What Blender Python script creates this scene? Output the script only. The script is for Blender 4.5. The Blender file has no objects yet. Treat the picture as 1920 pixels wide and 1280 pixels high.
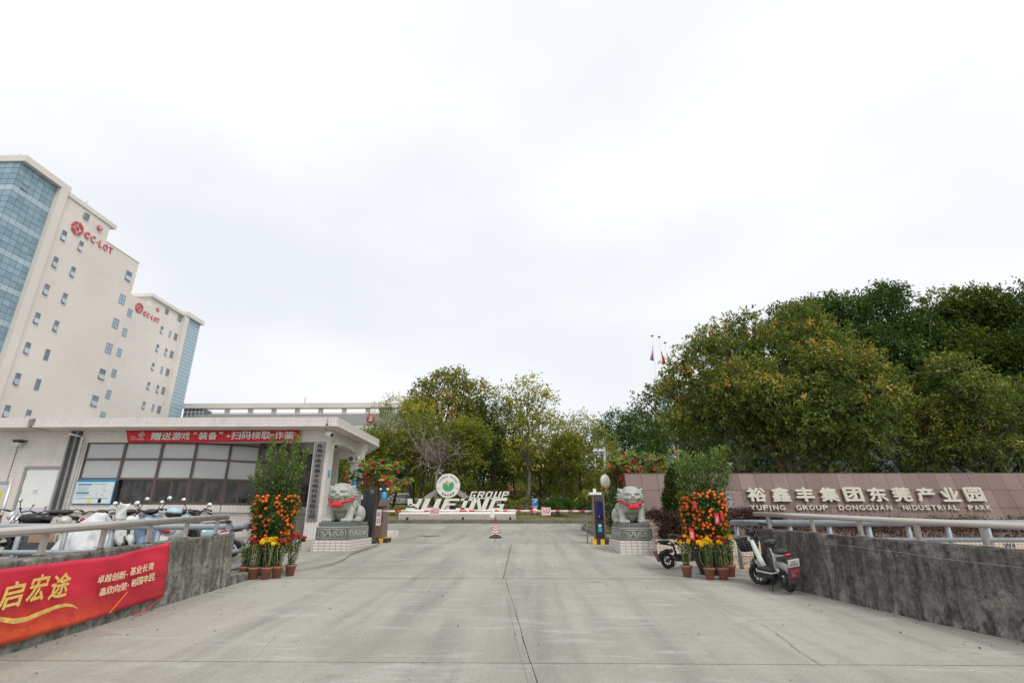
import bpy, math, random
import numpy as np
from mathutils import Vector, Matrix
from mathutils import noise as mnoise

# ------------------------------------------------------------------ camera, sky, sun, exposure
SC = bpy.context.scene
COL = SC.collection
EYE = 1.55                      # eye height above the ramp
PITCH = math.atan(332 / 960.0)
YAW = math.radians(1.15)
cam = bpy.data.cameras.new('camera')
cam.lens = 18.0; cam.sensor_width = 36.0
cam.clip_start = 0.05; cam.clip_end = 3000
camo = bpy.data.objects.new('camera', cam)
COL.objects.link(camo)
camo.location = (0, 0, EYE)
camo.rotation_euler = (math.radians(90) + PITCH, 0, YAW)
SC.camera = camo

SUN_EL, SUN_AZ = math.radians(52), math.radians(140)   # azimuth from +Y clockwise: behind the camera, to the right
W = bpy.data.worlds.new('World'); SC.world = W; W.use_nodes = True
nt = W.node_tree; nt.nodes.clear()
def N(t, x=0, y=0):
    n = nt.nodes.new(t); return n
out = N('ShaderNodeOutputWorld'); bg = N('ShaderNodeBackground')
sky = N('ShaderNodeTexSky'); sky.sky_type = 'NISHITA'; sky.sun_disc = False
sky.sun_elevation = SUN_EL; sky.sun_rotation = SUN_AZ
sky.dust_density = 3.0; sky.air_density = 1.0
sk = N('ShaderNodeMixRGB'); sk.blend_type = 'MULTIPLY'; sk.inputs[0].default_value = 1
sk.inputs[2].default_value = (.08, .08, .08, 1)
nt.links.new(sky.outputs[0], sk.inputs[1])
tc = N('ShaderNodeTexCoord'); mp = N('ShaderNodeMapping')
mp.inputs['Scale'].default_value = (1.0, 1.0, 2.2); mp.inputs['Location'].default_value = (2.3, .4, .6)
nt.links.new(tc.outputs['Generated'], mp.inputs[0])
cn = N('ShaderNodeTexNoise'); cn.inputs['Scale'].default_value = 1.15; cn.inputs['Detail'].default_value = 4
cn.inputs['Roughness'].default_value = .45
nt.links.new(mp.outputs[0], cn.inputs['Vector'])
cr = N('ShaderNodeValToRGB')
cr.color_ramp.elements[0].position = .33; cr.color_ramp.elements[0].color = (.83, .865, .905, 1)
cr.color_ramp.elements[1].position = .62; cr.color_ramp.elements[1].color = (1.08, 1.07, 1.08, 1)
e = cr.color_ramp.elements.new(.48); e.color = (.95, .965, .985, 1)
nt.links.new(cn.outputs[0], cr.inputs[0])
mx = N('ShaderNodeMixRGB'); mx.inputs[0].default_value = .90    # nine tenths cloud over the clear sky
nt.links.new(sk.outputs[0], mx.inputs[1]); nt.links.new(cr.outputs[0], mx.inputs[2])
nt.links.new(mx.outputs[0], bg.inputs[0]); bg.inputs[1].default_value = 1.0
nt.links.new(bg.outputs[0], out.inputs[0])

sl = bpy.data.lights.new('sun', 'SUN'); sl.energy = 1.5; sl.angle = math.radians(20); sl.color = (1, .965, .92)
so = bpy.data.objects.new('sun', sl); COL.objects.link(so)
_d = Vector((math.sin(SUN_AZ) * math.cos(SUN_EL), math.cos(SUN_AZ) * math.cos(SUN_EL), math.sin(SUN_EL)))
so.rotation_euler = _d.to_track_quat('Z', 'Y').to_euler()
so.location = (0, -10, 40)

vs = SC.view_settings
vs.view_transform = 'Standard'; vs.look = 'None'; vs.gamma = 1; vs.exposure = 0.16; vs.use_curve_mapping = False
SC.cycles.max_bounces = 8
SC.cycles.use_denoising = True

# ------------------------------------------------------------------ where things stand
def ray(px, py):
    u = (px - 960) / 960.0; v = (640 - py) / 960.0
    y = math.cos(PITCH) - v * math.sin(PITCH); z = math.sin(PITCH) + v * math.cos(PITCH)
    c, s = math.cos(YAW), math.sin(YAW)
    X = u * c - y * s; Y = u * s + y * c
    return X / Y, z / Y
def P(px, py, Y):
    a, b = ray(px, py); return Vector((a * Y, Y, EYE + b * Y))
def PX(px, py, X):
    a, b = ray(px, py); Y = X / a; return Vector((X, Y, EYE + b * Y))
SLOPE, CREST = .04, 32.0
def gz(Y): return SLOPE * min(Y, CREST)
def G(px, py):
    a, b = ray(px, py); Y = EYE / (SLOPE - b)
    return Vector((a * Y, Y, gz(Y)))

# ------------------------------------------------------------------ materials
def ramp(nt, fac, stops):
    r = nt.nodes.new('ShaderNodeValToRGB')
    el = r.color_ramp.elements
    while len(el) > 1: el.remove(el[-1])
    el[0].position = stops[0][0]; el[0].color = (*stops[0][1], 1)
    for p, c in stops[1:]:
        q = el.new(p); q.color = (*c, 1)
    nt.links.new(fac, r.inputs[0]); return r.outputs[0]
def noise(nt, vec, scale, detail=4, rough=.55, dist=0):
    n = nt.nodes.new('ShaderNodeTexNoise'); n.inputs['Scale'].default_value = scale
    n.inputs['Detail'].default_value = detail; n.inputs['Roughness'].default_value = rough
    n.inputs['Distortion'].default_value = dist
    nt.links.new(vec, n.inputs['Vector']); return n.outputs[0]
def mix(nt, fac, a, b, mode='MIX'):
    m = nt.nodes.new('ShaderNodeMixRGB'); m.blend_type = mode
    for i, s in ((0, fac), (1, a), (2, b)):
        if isinstance(s, (int, float)): m.inputs[i].default_value = s
        elif isinstance(s, tuple): m.inputs[i].default_value = (*s, 1)
        else: nt.links.new(s, m.inputs[i])
    return m.outputs[0]
def mapping(nt, vec, scale=(1, 1, 1), loc=(0, 0, 0), rot=(0, 0, 0)):
    m = nt.nodes.new('ShaderNodeMapping')
    m.inputs['Scale'].default_value = scale; m.inputs['Location'].default_value = loc
    m.inputs['Rotation'].default_value = rot
    nt.links.new(vec, m.inputs[0]); return m.outputs[0]
def bump(nt, h, strength, dist=.01):
    b = nt.nodes.new('ShaderNodeBump'); b.inputs['Strength'].default_value = strength
    b.inputs['Distance'].default_value = dist
    nt.links.new(h, b.inputs['Height']); return b.outputs[0]
def newmat(name):
    m = bpy.data.materials.new(name); m.use_nodes = True
    t = m.node_tree; p = t.nodes['Principled BSDF']
    c = t.nodes.new('ShaderNodeTexCoord')
    return m, t, p, c
MATS = {}
def MT(name, col, rough=.7, metal=0.0, var=.12, scale=3.0, bmp=.15, bscale=40.0, dirt=0.0, objvar=0.0, spec=None):
    """a painted, moulded or cast surface: colour with soft wear, fine relief"""
    if name in MATS: return MATS[name]
    m, t, p, c = newmat(name)
    v = c.outputs['Object']
    dark = tuple(x * (1 - var) for x in col); lite = tuple(min(1, x * (1 + var)) for x in col)
    o = ramp(t, noise(t, v, scale, 5), [(.3, dark), (.7, lite)])
    if dirt:
        f = ramp(t, noise(t, v, scale * 2.7, 6, .65), [(.45, (0, 0, 0)), (.75, (dirt,) * 3)])
        o = mix(t, f, o, (.10, .085, .065))
    if objvar:
        oi = t.nodes.new('ShaderNodeObjectInfo')
        o = mix(t, 1.0, o, ramp(t, oi.outputs['Random'], [(0, (1 - objvar,) * 3), (1, (1,) * 3)]), 'MULTIPLY')
    t.links.new(o, p.inputs['Base Color'])
    p.inputs['Metallic'].default_value = metal
    rr = ramp(t, noise(t, v, scale * 4, 3), [(.2, (max(0, rough - .08),) * 3), (.8, (min(1, rough + .08),) * 3)])
    t.links.new(rr, p.inputs['Roughness'])
    if spec is not None: p.inputs['Specular IOR Level'].default_value = spec
    if bmp: t.links.new(bump(t, noise(t, v, bscale, 4), bmp, .004), p.inputs['Normal'])
    MATS[name] = m; return m

# ------------------------------------------------------------------ mesh building
class MB:
    def __init__(s): s.v = []; s.f = []; s.m = []; s.s = []
    def add(s, verts, faces, m=0, smooth=False):
        b = len(s.v); s.v += [tuple(p) for p in verts]
        for f in faces: s.f.append(tuple(i + b for i in f)); s.m.append(m); s.s.append(smooth)
        return s
    def hexa(s, c, m=0):
        """8 corners: bottom loop 0-3, top loop 4-7, counter-clockwise from above"""
        return s.add(c, [(3, 2, 1, 0), (4, 5, 6, 7), (0, 1, 5, 4), (1, 2, 6, 5), (2, 3, 7, 6), (3, 0, 4, 7)], m)
    def box(s, x0, x1, y0, y1, z0, z1, m=0, M=None):
        c = [(x0, y0, z0), (x1, y0, z0), (x1, y1, z0), (x0, y1, z0), (x0, y0, z1), (x1, y0, z1), (x1, y1, z1), (x0, y1, z1)]
        if M is not None: c = [M @ Vector(p) for p in c]
        return s.hexa(c, m)
    def prism(s, poly, z0, z1, m=0, M=None, axis='z'):
        n = len(poly)
        if axis == 'z': a = [(x, y, z0) for x, y in poly]; b = [(x, y, z1) for x, y in poly]
        elif axis == 'y': a = [(x, z0, y) for x, y in poly]; b = [(x, z1, y) for x, y in poly]
        else: a = [(z0, x, y) for x, y in poly]; b = [(z1, x, y) for x, y in poly]
        c = a + b
        if M is not None: c = [M @ Vector(p) for p in c]
        return s.add(c, [tuple(range(n))[::-1], tuple(range(n, 2 * n))] + [(i, (i + 1) % n, n + (i + 1) % n, n + i) for i in range(n)], m)
    def tube(s, pts, r, n=8, m=0, cap=True, smooth=True):
        pts = [Vector(p) for p in pts]
        if isinstance(r, (int, float)): r = [r] * len(pts)
        vs = []; prev = None
        for i, p in enumerate(pts):
            d = (pts[min(i + 1, len(pts) - 1)] - pts[max(i - 1, 0)])
            d = d.normalized() if d.length > 1e-9 else Vector((0, 0, 1))
            if prev is None:
                u = d.orthogonal().normalized()
            else:
                u = prev - d * prev.dot(d)
                u = u.normalized() if u.length > 1e-6 else d.orthogonal().normalized()
            prev = u; w = d.cross(u)
            for k in range(n):
                a = 2 * math.pi * k / n
                vs.append(p + (u * math.cos(a) + w * math.sin(a)) * r[i])
        fs = []
        for i in range(len(pts) - 1):
            for k in range(n):
                fs.append((i * n + k, i * n + (k + 1) % n, (i + 1) * n + (k + 1) % n, (i + 1) * n + k))
        b = len(s.v); s.add(vs, fs, m, smooth)
        if cap:
            s.f.append(tuple(b + k for k in range(n))[::-1]); s.m.append(m); s.s.append(False)
            e = b + (len(pts) - 1) * n
            s.f.append(tuple(e + k for k in range(n))); s.m.append(m); s.s.append(False)
        return s
    def ball(s, c, r, nu=12, nv=8, m=0, M=None):
        if isinstance(r, (int, float)): r = (r, r, r)
        vs = [(0, 0, 1)]
        for j in range(1, nv):
            t = math.pi * j / nv
            for i in range(nu):
                a = 2 * math.pi * i / nu
                vs.append((math.sin(t) * math.cos(a), math.sin(t) * math.sin(a), math.cos(t)))
        vs.append((0, 0, -1)); L = len(vs) - 1
        vs = [Vector((x * r[0], y * r[1], z * r[2])) for x, y, z in vs]
        if M is not None: vs = [M @ v for v in vs]
        c = Vector(c); vs = [v + c for v in vs]
        fs = [(0, 1 + i, 1 + (i + 1) % nu) for i in range(nu)]
        for j in range(nv - 2):
            for i in range(nu):
                a = 1 + j * nu + i; b = 1 + j * nu + (i + 1) % nu
                fs.append((a, a + nu, b + nu, b))
        k = 1 + (nv - 2) * nu
        fs += [(k + i, L, k + (i + 1) % nu) for i in range(nu)]
        return s.add(vs, fs, m, True)
    def lathe(s, prof, c=(0, 0, 0), n=16, m=0, smooth=True, M=None):
        vs = []
        for r, z in prof:
            for k in range(n):
                a = 2 * math.pi * k / n
                p = Vector((r * math.cos(a), r * math.sin(a), z))
                if M is not None: p = M @ p
                vs.append(p + Vector(c))
        fs = []
        for i in range(len(prof) - 1):
            for k in range(n):
                fs.append((i * n + k, i * n + (k + 1) % n, (i + 1) * n + (k + 1) % n, (i + 1) * n + k))
        return s.add(vs, fs, m, smooth)
    def disc(s, c, r, nrm, n=24, m=0):
        nrm = Vector(nrm).normalized(); u = nrm.orthogonal().normalized(); w = nrm.cross(u); c = Vector(c)
        return s.add([c + u * r * math.cos(2 * math.pi * k / n) + w * r * math.sin(2 * math.pi * k / n) for k in range(n)], [tuple(range(n))], m)
    def mesh(s, name, mats):
        me = bpy.data.meshes.new(name)
        me.from_pydata(s.v, [], s.f)
        for m in (mats if isinstance(mats, (list, tuple)) else [mats]): me.materials.append(m)
        me.polygons.foreach_set('material_index', s.m)
        me.polygons.foreach_set('use_smooth', s.s)
        boxuv(me)
        me.validate(); me.update()
        return me
    def build(s, name, mats, parent=None, bevel=0, **tags):
        return put(name, s.mesh(name, mats), parent, bevel, **tags)

def boxuv(me):
    """texture coordinates in metres, projected along each face's main axis"""
    uv = me.uv_layers.new(name='UVMap'); me.update()
    n = len(me.loops)
    vi = np.empty(n, np.int32); me.loops.foreach_get('vertex_index', vi)
    co = np.empty(len(me.vertices) * 3, np.float32); me.vertices.foreach_get('co', co); co = co.reshape(-1, 3)
    nr = np.empty(len(me.polygons) * 3, np.float32); me.polygons.foreach_get('normal', nr); nr = np.abs(nr.reshape(-1, 3))
    lt = np.empty(len(me.polygons), np.int32); me.polygons.foreach_get('loop_total', lt)
    ax = np.repeat(nr.argmax(1), lt); c = co[vi]
    u = np.where(ax == 0, c[:, 1], c[:, 0]); v = np.where(ax == 2, c[:, 1], c[:, 2])
    uv.data.foreach_set('uv', np.stack([u, v], 1).astype(np.float32).ravel())

def wloc(o):
    l = Vector((0, 0, 0))
    while o is not None: l += o.location; o = o.parent
    return l
def tagit(o, label=None, cat=None, group=None, kind=None):
    if label: o['label'] = label
    if cat: o['category'] = cat
    if group: o['group'] = group
    if kind: o['kind'] = kind
    return o
def put(name, me, parent=None, bevel=0, label=None, cat=None, group=None, kind=None, local=False):
    """link a mesh; its vertices are world coordinates unless local"""
    o = bpy.data.objects.new(name, me); COL.objects.link(o)
    if parent is not None:
        o.parent = parent
        if not local: o.location = -wloc(parent)
    if bevel:
        b = o.modifiers.new('bevel', 'BEVEL'); b.width = bevel; b.segments = 2; b.limit_method = 'ANGLE'
        b.angle_limit = math.radians(40)
    return tagit(o, label, cat, group, kind)
def thing(name, loc, label, cat, group=None, rz=0):
    o = bpy.data.objects.new(name, None); COL.objects.link(o)
    o.location = loc; o.rotation_euler = (0, 0, rz); o.empty_display_size = .2
    return tagit(o, label, cat, group)
def structure(name, mb, mats, parent=None, **k):
    return mb.build(name, mats, parent, kind='structure' if parent is None else None, **k)
KIDS = {}
def copytree(o, loc=None, rz=None, label=None, group=None, parent=None):
    c = o.copy(); COL.objects.link(c)
    if parent is not None: c.parent = parent
    if loc is not None: c.location = loc
    if rz is not None: c.rotation_euler = (c.rotation_euler[0], c.rotation_euler[1], rz)
    if label: c['label'] = label
    if group: c['group'] = group
    for ch in list(o.children): copytree(ch, parent=c)
    return c

# ------------------------------------------------------------------ lettering
TXT = {}
def textmesh(s, extrude=.01, offset=0.0, shear=0.0, mat=None, space=1.0, key=''):
    """lettering as a solid; offset thickens the strokes by laying shifted copies into each other"""
    k = (s, extrude, offset, shear, mat.name if mat else '', space)
    if k in TXT: return TXT[k]
    c = bpy.data.curves.new('lettering', 'FONT'); c.body = s; c.extrude = extrude; c.offset = 0
    c.shear = shear; c.size = 1.0; c.resolution_u = 3; c.space_character = space
    o = bpy.data.objects.new('lettering', c); COL.objects.link(o)
    dg = bpy.context.evaluated_depsgraph_get()
    me = bpy.data.meshes.new_from_object(o.evaluated_get(dg))
    bpy.data.objects.remove(o); bpy.data.curves.remove(c)
    co = np.array([v.co[:] for v in me.vertices])
    if offset > .001:
        fs = [tuple(p.vertices) for p in me.polygons]; V = []; F = []
        for j, (dx, dy) in enumerate(((0, 0), (1, 0), (-1, 0), (0, 1), (0, -1))):
            q = co + np.array([dx * offset, dy * offset, 0.0]); q[:, 2] += j * .05
            F += [tuple(i + len(V) for i in f) for f in fs]; V += q.tolist()
        bpy.data.meshes.remove(me)
        me = bpy.data.meshes.new('lettering'); me.from_pydata(V, [], F); co = np.array(V)
    me.materials.clear()
    if mat: me.materials.append(mat)
    mn, mxx = co.min(0), co.max(0)
    co[:, 0] -= mn[0]; co[:, 1] -= mn[1]
    me.vertices.foreach_set('co', co.astype(np.float32).ravel()); me.update()
    TXT[k] = (me, mxx[0] - mn[0], mxx[1] - mn[1]); return TXT[k]
def lettering(name, s, origin, xd, up, width, height, mat, parent, depth=.01, offset=0.0, shear=0.0, space=1.0, **tags):
    """text standing on origin (lower left of its ink), its ink width x height, running along xd"""
    me, w, h = textmesh(s, .5, offset, shear, mat, space)
    xd = Vector(xd).normalized(); up = Vector(up); nz = xd.cross(up).normalized(); up = up.normalized()
    sx = width / w if width else height / h
    M = Matrix((xd * sx, up * (height / h), nz * depth)).transposed().to_4x4()
    M.translation = Vector(origin) + nz * depth * .5
    o = bpy.data.objects.new(name, me); COL.objects.link(o)
    if parent is not None:
        o.parent = parent; M = Matrix.Translation(-wloc(parent)) @ M
    o.matrix_local = M
    return tagit(o, **tags)
# ------------------------------------------------------------------ special surfaces
def concrete_road():
    m, t, p, c = newmat('road concrete'); v = c.outputs['Object']
    geo = t.nodes.new('ShaderNodeNewGeometry'); v = geo.outputs['Position']
    a = ramp(t, noise(t, v, .35, 6, .6), [(.30, (.282, .270, .232)), (.5, (.340, .326, .281)), (.70, (.396, .380, .328))])
    # tyre-worn streaks along the lane
    s = noise(t, mapping(t, v, (1.6, .12, 1)), 1.3, 5, .6)
    a = mix(t, ramp(t, s, [(.45, (0, 0, 0)), (.68, (.8, .8, .8))]), a, (.225, .217, .198))
    b = noise(t, mapping(t, v, (.5, 2.0, 1), rot=(0, 0, .3)), 2.2, 7, .65)
    a = mix(t, ramp(t, b, [(.54, (0, 0, 0)), (.68, (.6, .6, .6))]), a, (.44, .435, .41))
    pk = noise(t, v, 2.6, 5, .7)
    a = mix(t, ramp(t, pk, [(.55, (0, 0, 0)), (.68, (.4, .4, .4))]), a, (.265, .25, .235))
    sp = noise(t, v, 60, 3, .6)
    a = mix(t, 1.0, a, ramp(t, sp, [(.25, (.70, .70, .70)), (.55, (1.05, 1.05, 1.05))]), 'MULTIPLY')
    pt = noise(t, v, 9, 4, .7)
    a = mix(t, ramp(t, pt, [(.66, (0, 0, 0)), (.76, (.6, .6, .6))]), a, (.15, .14, .13))
    vo = t.nodes.new('ShaderNodeTexVoronoi'); vo.inputs['Scale'].default_value = .55; vo.inputs['Randomness'].default_value = 1; t.links.new(mapping(t, v, (1, 1, 0)), vo.inputs['Vector'])
    oil = mix(t, 1.0, ramp(t, vo.outputs['Distance'], [(.02, (1,) * 3), (.10, (0,) * 3)]), ramp(t, noise(t, v, 14, 3), [(.4, (.2,) * 3), (.6, (.8,) * 3)]), 'MULTIPLY')
    a = mix(t, oil, a, (.17, .16, .15))
    t.links.new(a, p.inputs['Base Color']); p.inputs['Roughness'].default_value = .85
    p.inputs['Specular IOR Level'].default_value = .25
    t.links.new(bump(t, noise(t, v, 45, 6, .7), .35, .006), p.inputs['Normal'])
    return m
def stained(name, base, dark, pale, amt=.6):
    """old cast concrete: runs of black mould from the top, worn pale patches"""
    m, t, p, c = newmat(name)
    v = t.nodes.new('ShaderNodeNewGeometry').outputs['Position']
    a = ramp(t, noise(t, v, 1.2, 6, .65), [(.3, tuple(x * .75 for x in base)), (.7, base)])
    runs = noise(t, mapping(t, v, (7, 7, .55)), 1.0, 6, .68)
    a = mix(t, ramp(t, runs, [(.40, (min(1, amt * 1.25),) * 3), (.60, (0, 0, 0))]), a, dark)
    blot = noise(t, v, 2.4, 7, .7, .6)
    a = mix(t, ramp(t, blot, [(.54, (0, 0, 0)), (.62, (.55,) * 3)]), a, pale)
    blk = noise(t, v, 3.3, 6, .6)
    a = mix(t, ramp(t, blk, [(.50, (0, 0, 0)), (.72, (.6,) * 3)]), a, dark)
    md = noise(t, v, 11, 6, .75)
    a = mix(t, 1.0, a, ramp(t, md, [(.34, (.50,) * 3), (.5, (.95,) * 3), (.66, (1.30,) * 3)]), 'MULTIPLY')
    gr = noise(t, v, 38, 4, .7)
    a = mix(t, 1.0, a, ramp(t, gr, [(.3, (.62,) * 3), (.6, (1.12,) * 3)]), 'MULTIPLY')
    sz = t.nodes.new('ShaderNodeSeparateXYZ'); t.links.new(v, sz.inputs[0])
    lo = t.nodes.new('ShaderNodeMath'); lo.operation = 'MULTIPLY_ADD'; lo.inputs[1].default_value = -.04; t.links.new(sz.outputs[1], lo.inputs[0]); t.links.new(sz.outputs[2], lo.inputs[2])
    pn = mix(t, 1.0, ramp(t, lo.outputs[0], [(.05, (1,) * 3), (.55, (0,) * 3)]), ramp(t, noise(t, mapping(t, v, (1, 1, .6)), 4.5, 6, .7), [(.50, (0,) * 3), (.62, (.75,) * 3)]), 'MULTIPLY')
    a = mix(t, pn, a, tuple(x * 1.15 for x in pale))
    t.links.new(a, p.inputs['Base Color']); p.inputs['Roughness'].default_value = .93
    p.inputs['Specular IOR Level'].default_value = .2
    h = mix(t, .5, noise(t, v, 30, 6, .75), blot)
    t.links.new(bump(t, h, .7, .012), p.inputs['Normal'])
    return m
def tiled(name, col, col2, mortar, w=.105, h=.055, gap=.006, dirt=(.45, .42, .38)):
    """small glazed wall tiles"""
    m, t, p, c = newmat(name)
    uvn = t.nodes.new('ShaderNodeUVMap'); uvn.uv_map = 'UVMap'
    b = t.nodes.new('ShaderNodeTexBrick'); b.offset = 0.0; b.squash = 1.0
    b.inputs['Scale'].default_value = 1.0
    b.inputs['Brick Width'].default_value = w; b.inputs['Row Height'].default_value = h
    b.inputs['Mortar Size'].default_value = gap; b.inputs['Mortar Smooth'].default_value = .2
    b.inputs['Bias'].default_value = 0
    b.inputs['Color1'].default_value = (*col, 1); b.inputs['Color2'].default_value = (*col2, 1)
    b.inputs['Mortar'].default_value = (*mortar, 1)
    t.links.new(uvn.outputs[0], b.inputs['Vector'])
    v = t.nodes.new('ShaderNodeNewGeometry').outputs['Position']
    d = noise(t, mapping(t, v, (3, 3, .8)), 1.2, 6, .6)
    a = mix(t, ramp(t, d, [(.45, (0, 0, 0)), (.75, (.42,) * 3)]), b.outputs['Color'], dirt)
    t.links.new(a, p.inputs['Base Color']); p.inputs['Roughness'].default_value = .35
    inv = t.nodes.new('ShaderNodeInvert'); t.links.new(b.outputs['Fac'], inv.inputs[1])
    t.links.new(bump(t, inv.outputs[0], .5, .004), p.inputs['Normal'])
    return m
def granite(name, col, spread=.14, speck=.25):
    m, t, p, c = newmat(name)
    v = t.nodes.new('ShaderNodeNewGeometry').outputs['Position']
    oi = t.nodes.new('ShaderNodeObjectInfo')
    base = ramp(t, oi.outputs['Random'], [(0, tuple(x * (1 - spread) for x in col)), (.35, (col[0] * 1.02, col[1] * .96, col[2] * .98)),
                                          (.7, (col[0] * .98, col[1] * 1.03, col[2] * .98)), (1, tuple(x * (1 + spread) for x in col))])
    a = mix(t, 1.0, base, ramp(t, noise(t, v, 130, 3, .7), [(.3, (1 - speck,) * 3), (.7, (1 + speck * .6,) * 3)]), 'MULTIPLY')
    a = mix(t, 1.0, a, ramp(t, noise(t, mapping(t, v, (1.5, 1.5, .5)), 1.4, 6, .6), [(.3, (.86, .85, .84)), (.7, (1.07, 1.07, 1.07))]), 'MULTIPLY')
    t.links.new(a, p.inputs['Base Color']); p.inputs['Roughness'].default_value = .42
    t.links.new(bump(t, noise(t, v, 90, 3), .12, .002), p.inputs['Normal'])
    return m
def render_wall(name, col, streak=(.50, .44, .33)):
    """painted render on a tall wall: faint rain runs and pale cloudy patches"""
    m, t, p, c = newmat(name)
    v = t.nodes.new('ShaderNodeNewGeometry').outputs['Position']
    a = ramp(t, noise(t, v, .09, 5, .6), [(.35, tuple(x * .93 for x in col)), (.65, tuple(min(1, x * 1.04) for x in col))])
    f = noise(t, mapping(t, v, (.10, .10, .9)), 1.0, 5, .6)
    a = mix(t, ramp(t, f, [(.58, (0, 0, 0)), (.74, (.35,) * 3)]), a, tuple(x * .88 for x in col))
    f2 = noise(t, mapping(t, v, (1.4, 1.4, .12)), 1.0, 5, .6)
    a = mix(t, ramp(t, f2, [(.6, (0, 0, 0)), (.8, (.3,) * 3)]), a, streak)
    t.links.new(a, p.inputs['Base Color']); p.inputs['Roughness'].default_value = .8
    t.links.new(bump(t, noise(t, v, 12, 4), .08, .01), p.inputs['Normal'])
    return m
def glass(name, col, rough=.06, rnd=.25, metal=0.0, spec=.5):
    """opaque window glass: dark body stands in for the dim room, sharp sky reflection"""
    m, t, p, c = newmat(name)
    oi = t.nodes.new('ShaderNodeObjectInfo')
    a = mix(t, 1.0, col, ramp(t, oi.outputs['Random'], [(0, (1 - rnd,) * 3), (1, (1 + rnd,) * 3)]), 'MULTIPLY')
    t.links.new(a, p.inputs['Base Color']); p.inputs['Roughness'].default_value = rough
    p.inputs['Metallic'].default_value = metal; p.inputs['Specular IOR Level'].default_value = spec
    v = t.nodes.new('ShaderNodeNewGeometry').outputs['Position']
    t.links.new(bump(t, noise(t, v, 1.2, 2), .05, .01), p.inputs['Normal'])
    return m
def leafmat(name, stops, trans=.28, rough=.5):
    """leaf colour by a random number kept on every leaf, light comes through the blade"""
    m, t, p, c = newmat(name)
    at = t.nodes.new('ShaderNodeAttribute'); at.attribute_name = 'rnd'; at.attribute_type = 'GEOMETRY'
    col = ramp(t, at.outputs['Fac'], stops)
    t.links.new(col, p.inputs['Base Color']); p.inputs['Roughness'].default_value = rough
    p.inputs['Specular IOR Level'].default_value = .35
    tr = t.nodes.new('ShaderNodeBsdfTranslucent')
    t.links.new(mix(t, 1.0, col, (1.25, 1.35, .7), 'MULTIPLY'), tr.inputs[0])
    ms = t.nodes.new('ShaderNodeMixShader'); ms.inputs[0].default_value = trans
    t.links.new(p.outputs[0], ms.inputs[1]); t.links.new(tr.outputs[0], ms.inputs[2])
    t.links.new(ms.outputs[0], t.nodes['Material Output'].inputs[0])
    return m

M_ROAD = concrete_road()
M_JOINT = MT('joint filler', (.09, .08, .07), .95)
M_WALLC = stained('mouldy concrete', (.27, .255, .225), (.075, .072, .062), (.33, .315, .28), .62)
M_WALLD = stained('blackened concrete', (.185, .172, .155), (.042, .040, .037), (.27, .26, .235), .60)
M_TILE = tiled('white wall tile', (.77, .72, .675), (.72, .67, .63), (.43, .40, .37))
M_TILE2 = tiled('cream wall tile', (.70, .61, .50), (.64, .56, .46), (.27, .22, .17), .10, .06, .007)
M_TILE3 = tiled('white base tile', (.72, .69, .64), (.67, .63, .59), (.34, .30, .27), .16, .075, .009)
M_GRAN = granite('rose granite', (.212, .143, .126), .22)
M_GRANJ = MT('granite joint', (.09, .045, .04), .9)
M_STONE = granite('grey green stone', (.385, .395, .355), .05, .16)
M_STONED = granite('dark green stone', (.135, .15, .14), .05, .2)
M_CREAM = render_wall('cream facade', (.68, .635, .58))
M_CREAM2 = render_wall('cream facade far', (.69, .65, .60))
M_BLUEG = glass('blue tower glass', (.215, .325, .395), .12, .16, 0, .6)
M_BLUEF = glass('far tower glass with painted haze', (.31, .42, .49), .15, .16, 0, .6)  # paler copy of the tower glass: distance haze put into its colour
M_BLUEP = glass('pale spandrel glass', (.36, .47, .52), .15, .06, 0, .6)
M_WIN = glass('facade window glass', (.16, .19, .215), .08, .2)
M_WINL = glass('tilted sash glass', (.40, .44, .50), .1, .15)  # paler than the fixed panes: sky reflection put into the colour
M_WINB = glass('blue window glass', (.30, .40, .50), .1, .15)
M_FRAMEB = MT('grey blue window frame', (.24, .30, .34), .4)
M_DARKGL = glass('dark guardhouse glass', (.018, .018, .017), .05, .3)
_t = M_DARKGL.node_tree; _v = _t.nodes.new('ShaderNodeNewGeometry').outputs['Position']      # vague reflections and dim interior painted into the glass colour
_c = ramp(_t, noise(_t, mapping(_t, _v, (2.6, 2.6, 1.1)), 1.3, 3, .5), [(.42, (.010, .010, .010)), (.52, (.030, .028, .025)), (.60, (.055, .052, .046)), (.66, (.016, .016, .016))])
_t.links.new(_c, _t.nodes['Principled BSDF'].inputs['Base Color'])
M_BROWN = MT('brown window frame', (.105, .078, .072), .45)
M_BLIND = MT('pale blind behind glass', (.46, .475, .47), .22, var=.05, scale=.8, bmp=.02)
M_PAINTW = MT('white soffit paint', (.70, .66, .62), .8, var=.05, scale=1.2, dirt=.25)
M_ASPH = MT('distant asphalt', (.30, .295, .28), .9, var=.15, scale=.4)
M_SOIL = MT('grass soil', (.105, .095, .055), .95, var=.35, scale=.9, bmp=.6, bscale=20)
M_DRYG = MT('dry lawn', (.165, .15, .065), .95, var=.3, scale=.7, bmp=.6, bscale=25)
M_DIRT = MT('reddish dirt', (.33, .25, .18), .95, var=.25, scale=1.5, bmp=.5, bscale=25)
M_STEEL = MT('weathered steel', (.40, .37, .34), .42, .35, var=.1, scale=2.5, dirt=.3, bmp=.02, bscale=12)
M_STEELB = MT('polished steel top rail', (.55, .51, .475), .30, .55, var=.05, scale=1.5, bmp=.01, bscale=8)
M_GALV = MT('grey painted pipe', (.30, .335, .36), .5, .15, var=.14, scale=5, dirt=.3)
M_BLACK = MT('black plastic', (.022, .022, .024), .42, var=.2)
M_RUBBER = MT('rubber', (.025, .025, .025), .85, var=.2)
M_WHITE = MT('white paint', (.74, .745, .72), .45, var=.04)
M_GREYP = MT('grey paint', (.30, .30, .295), .5)
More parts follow.
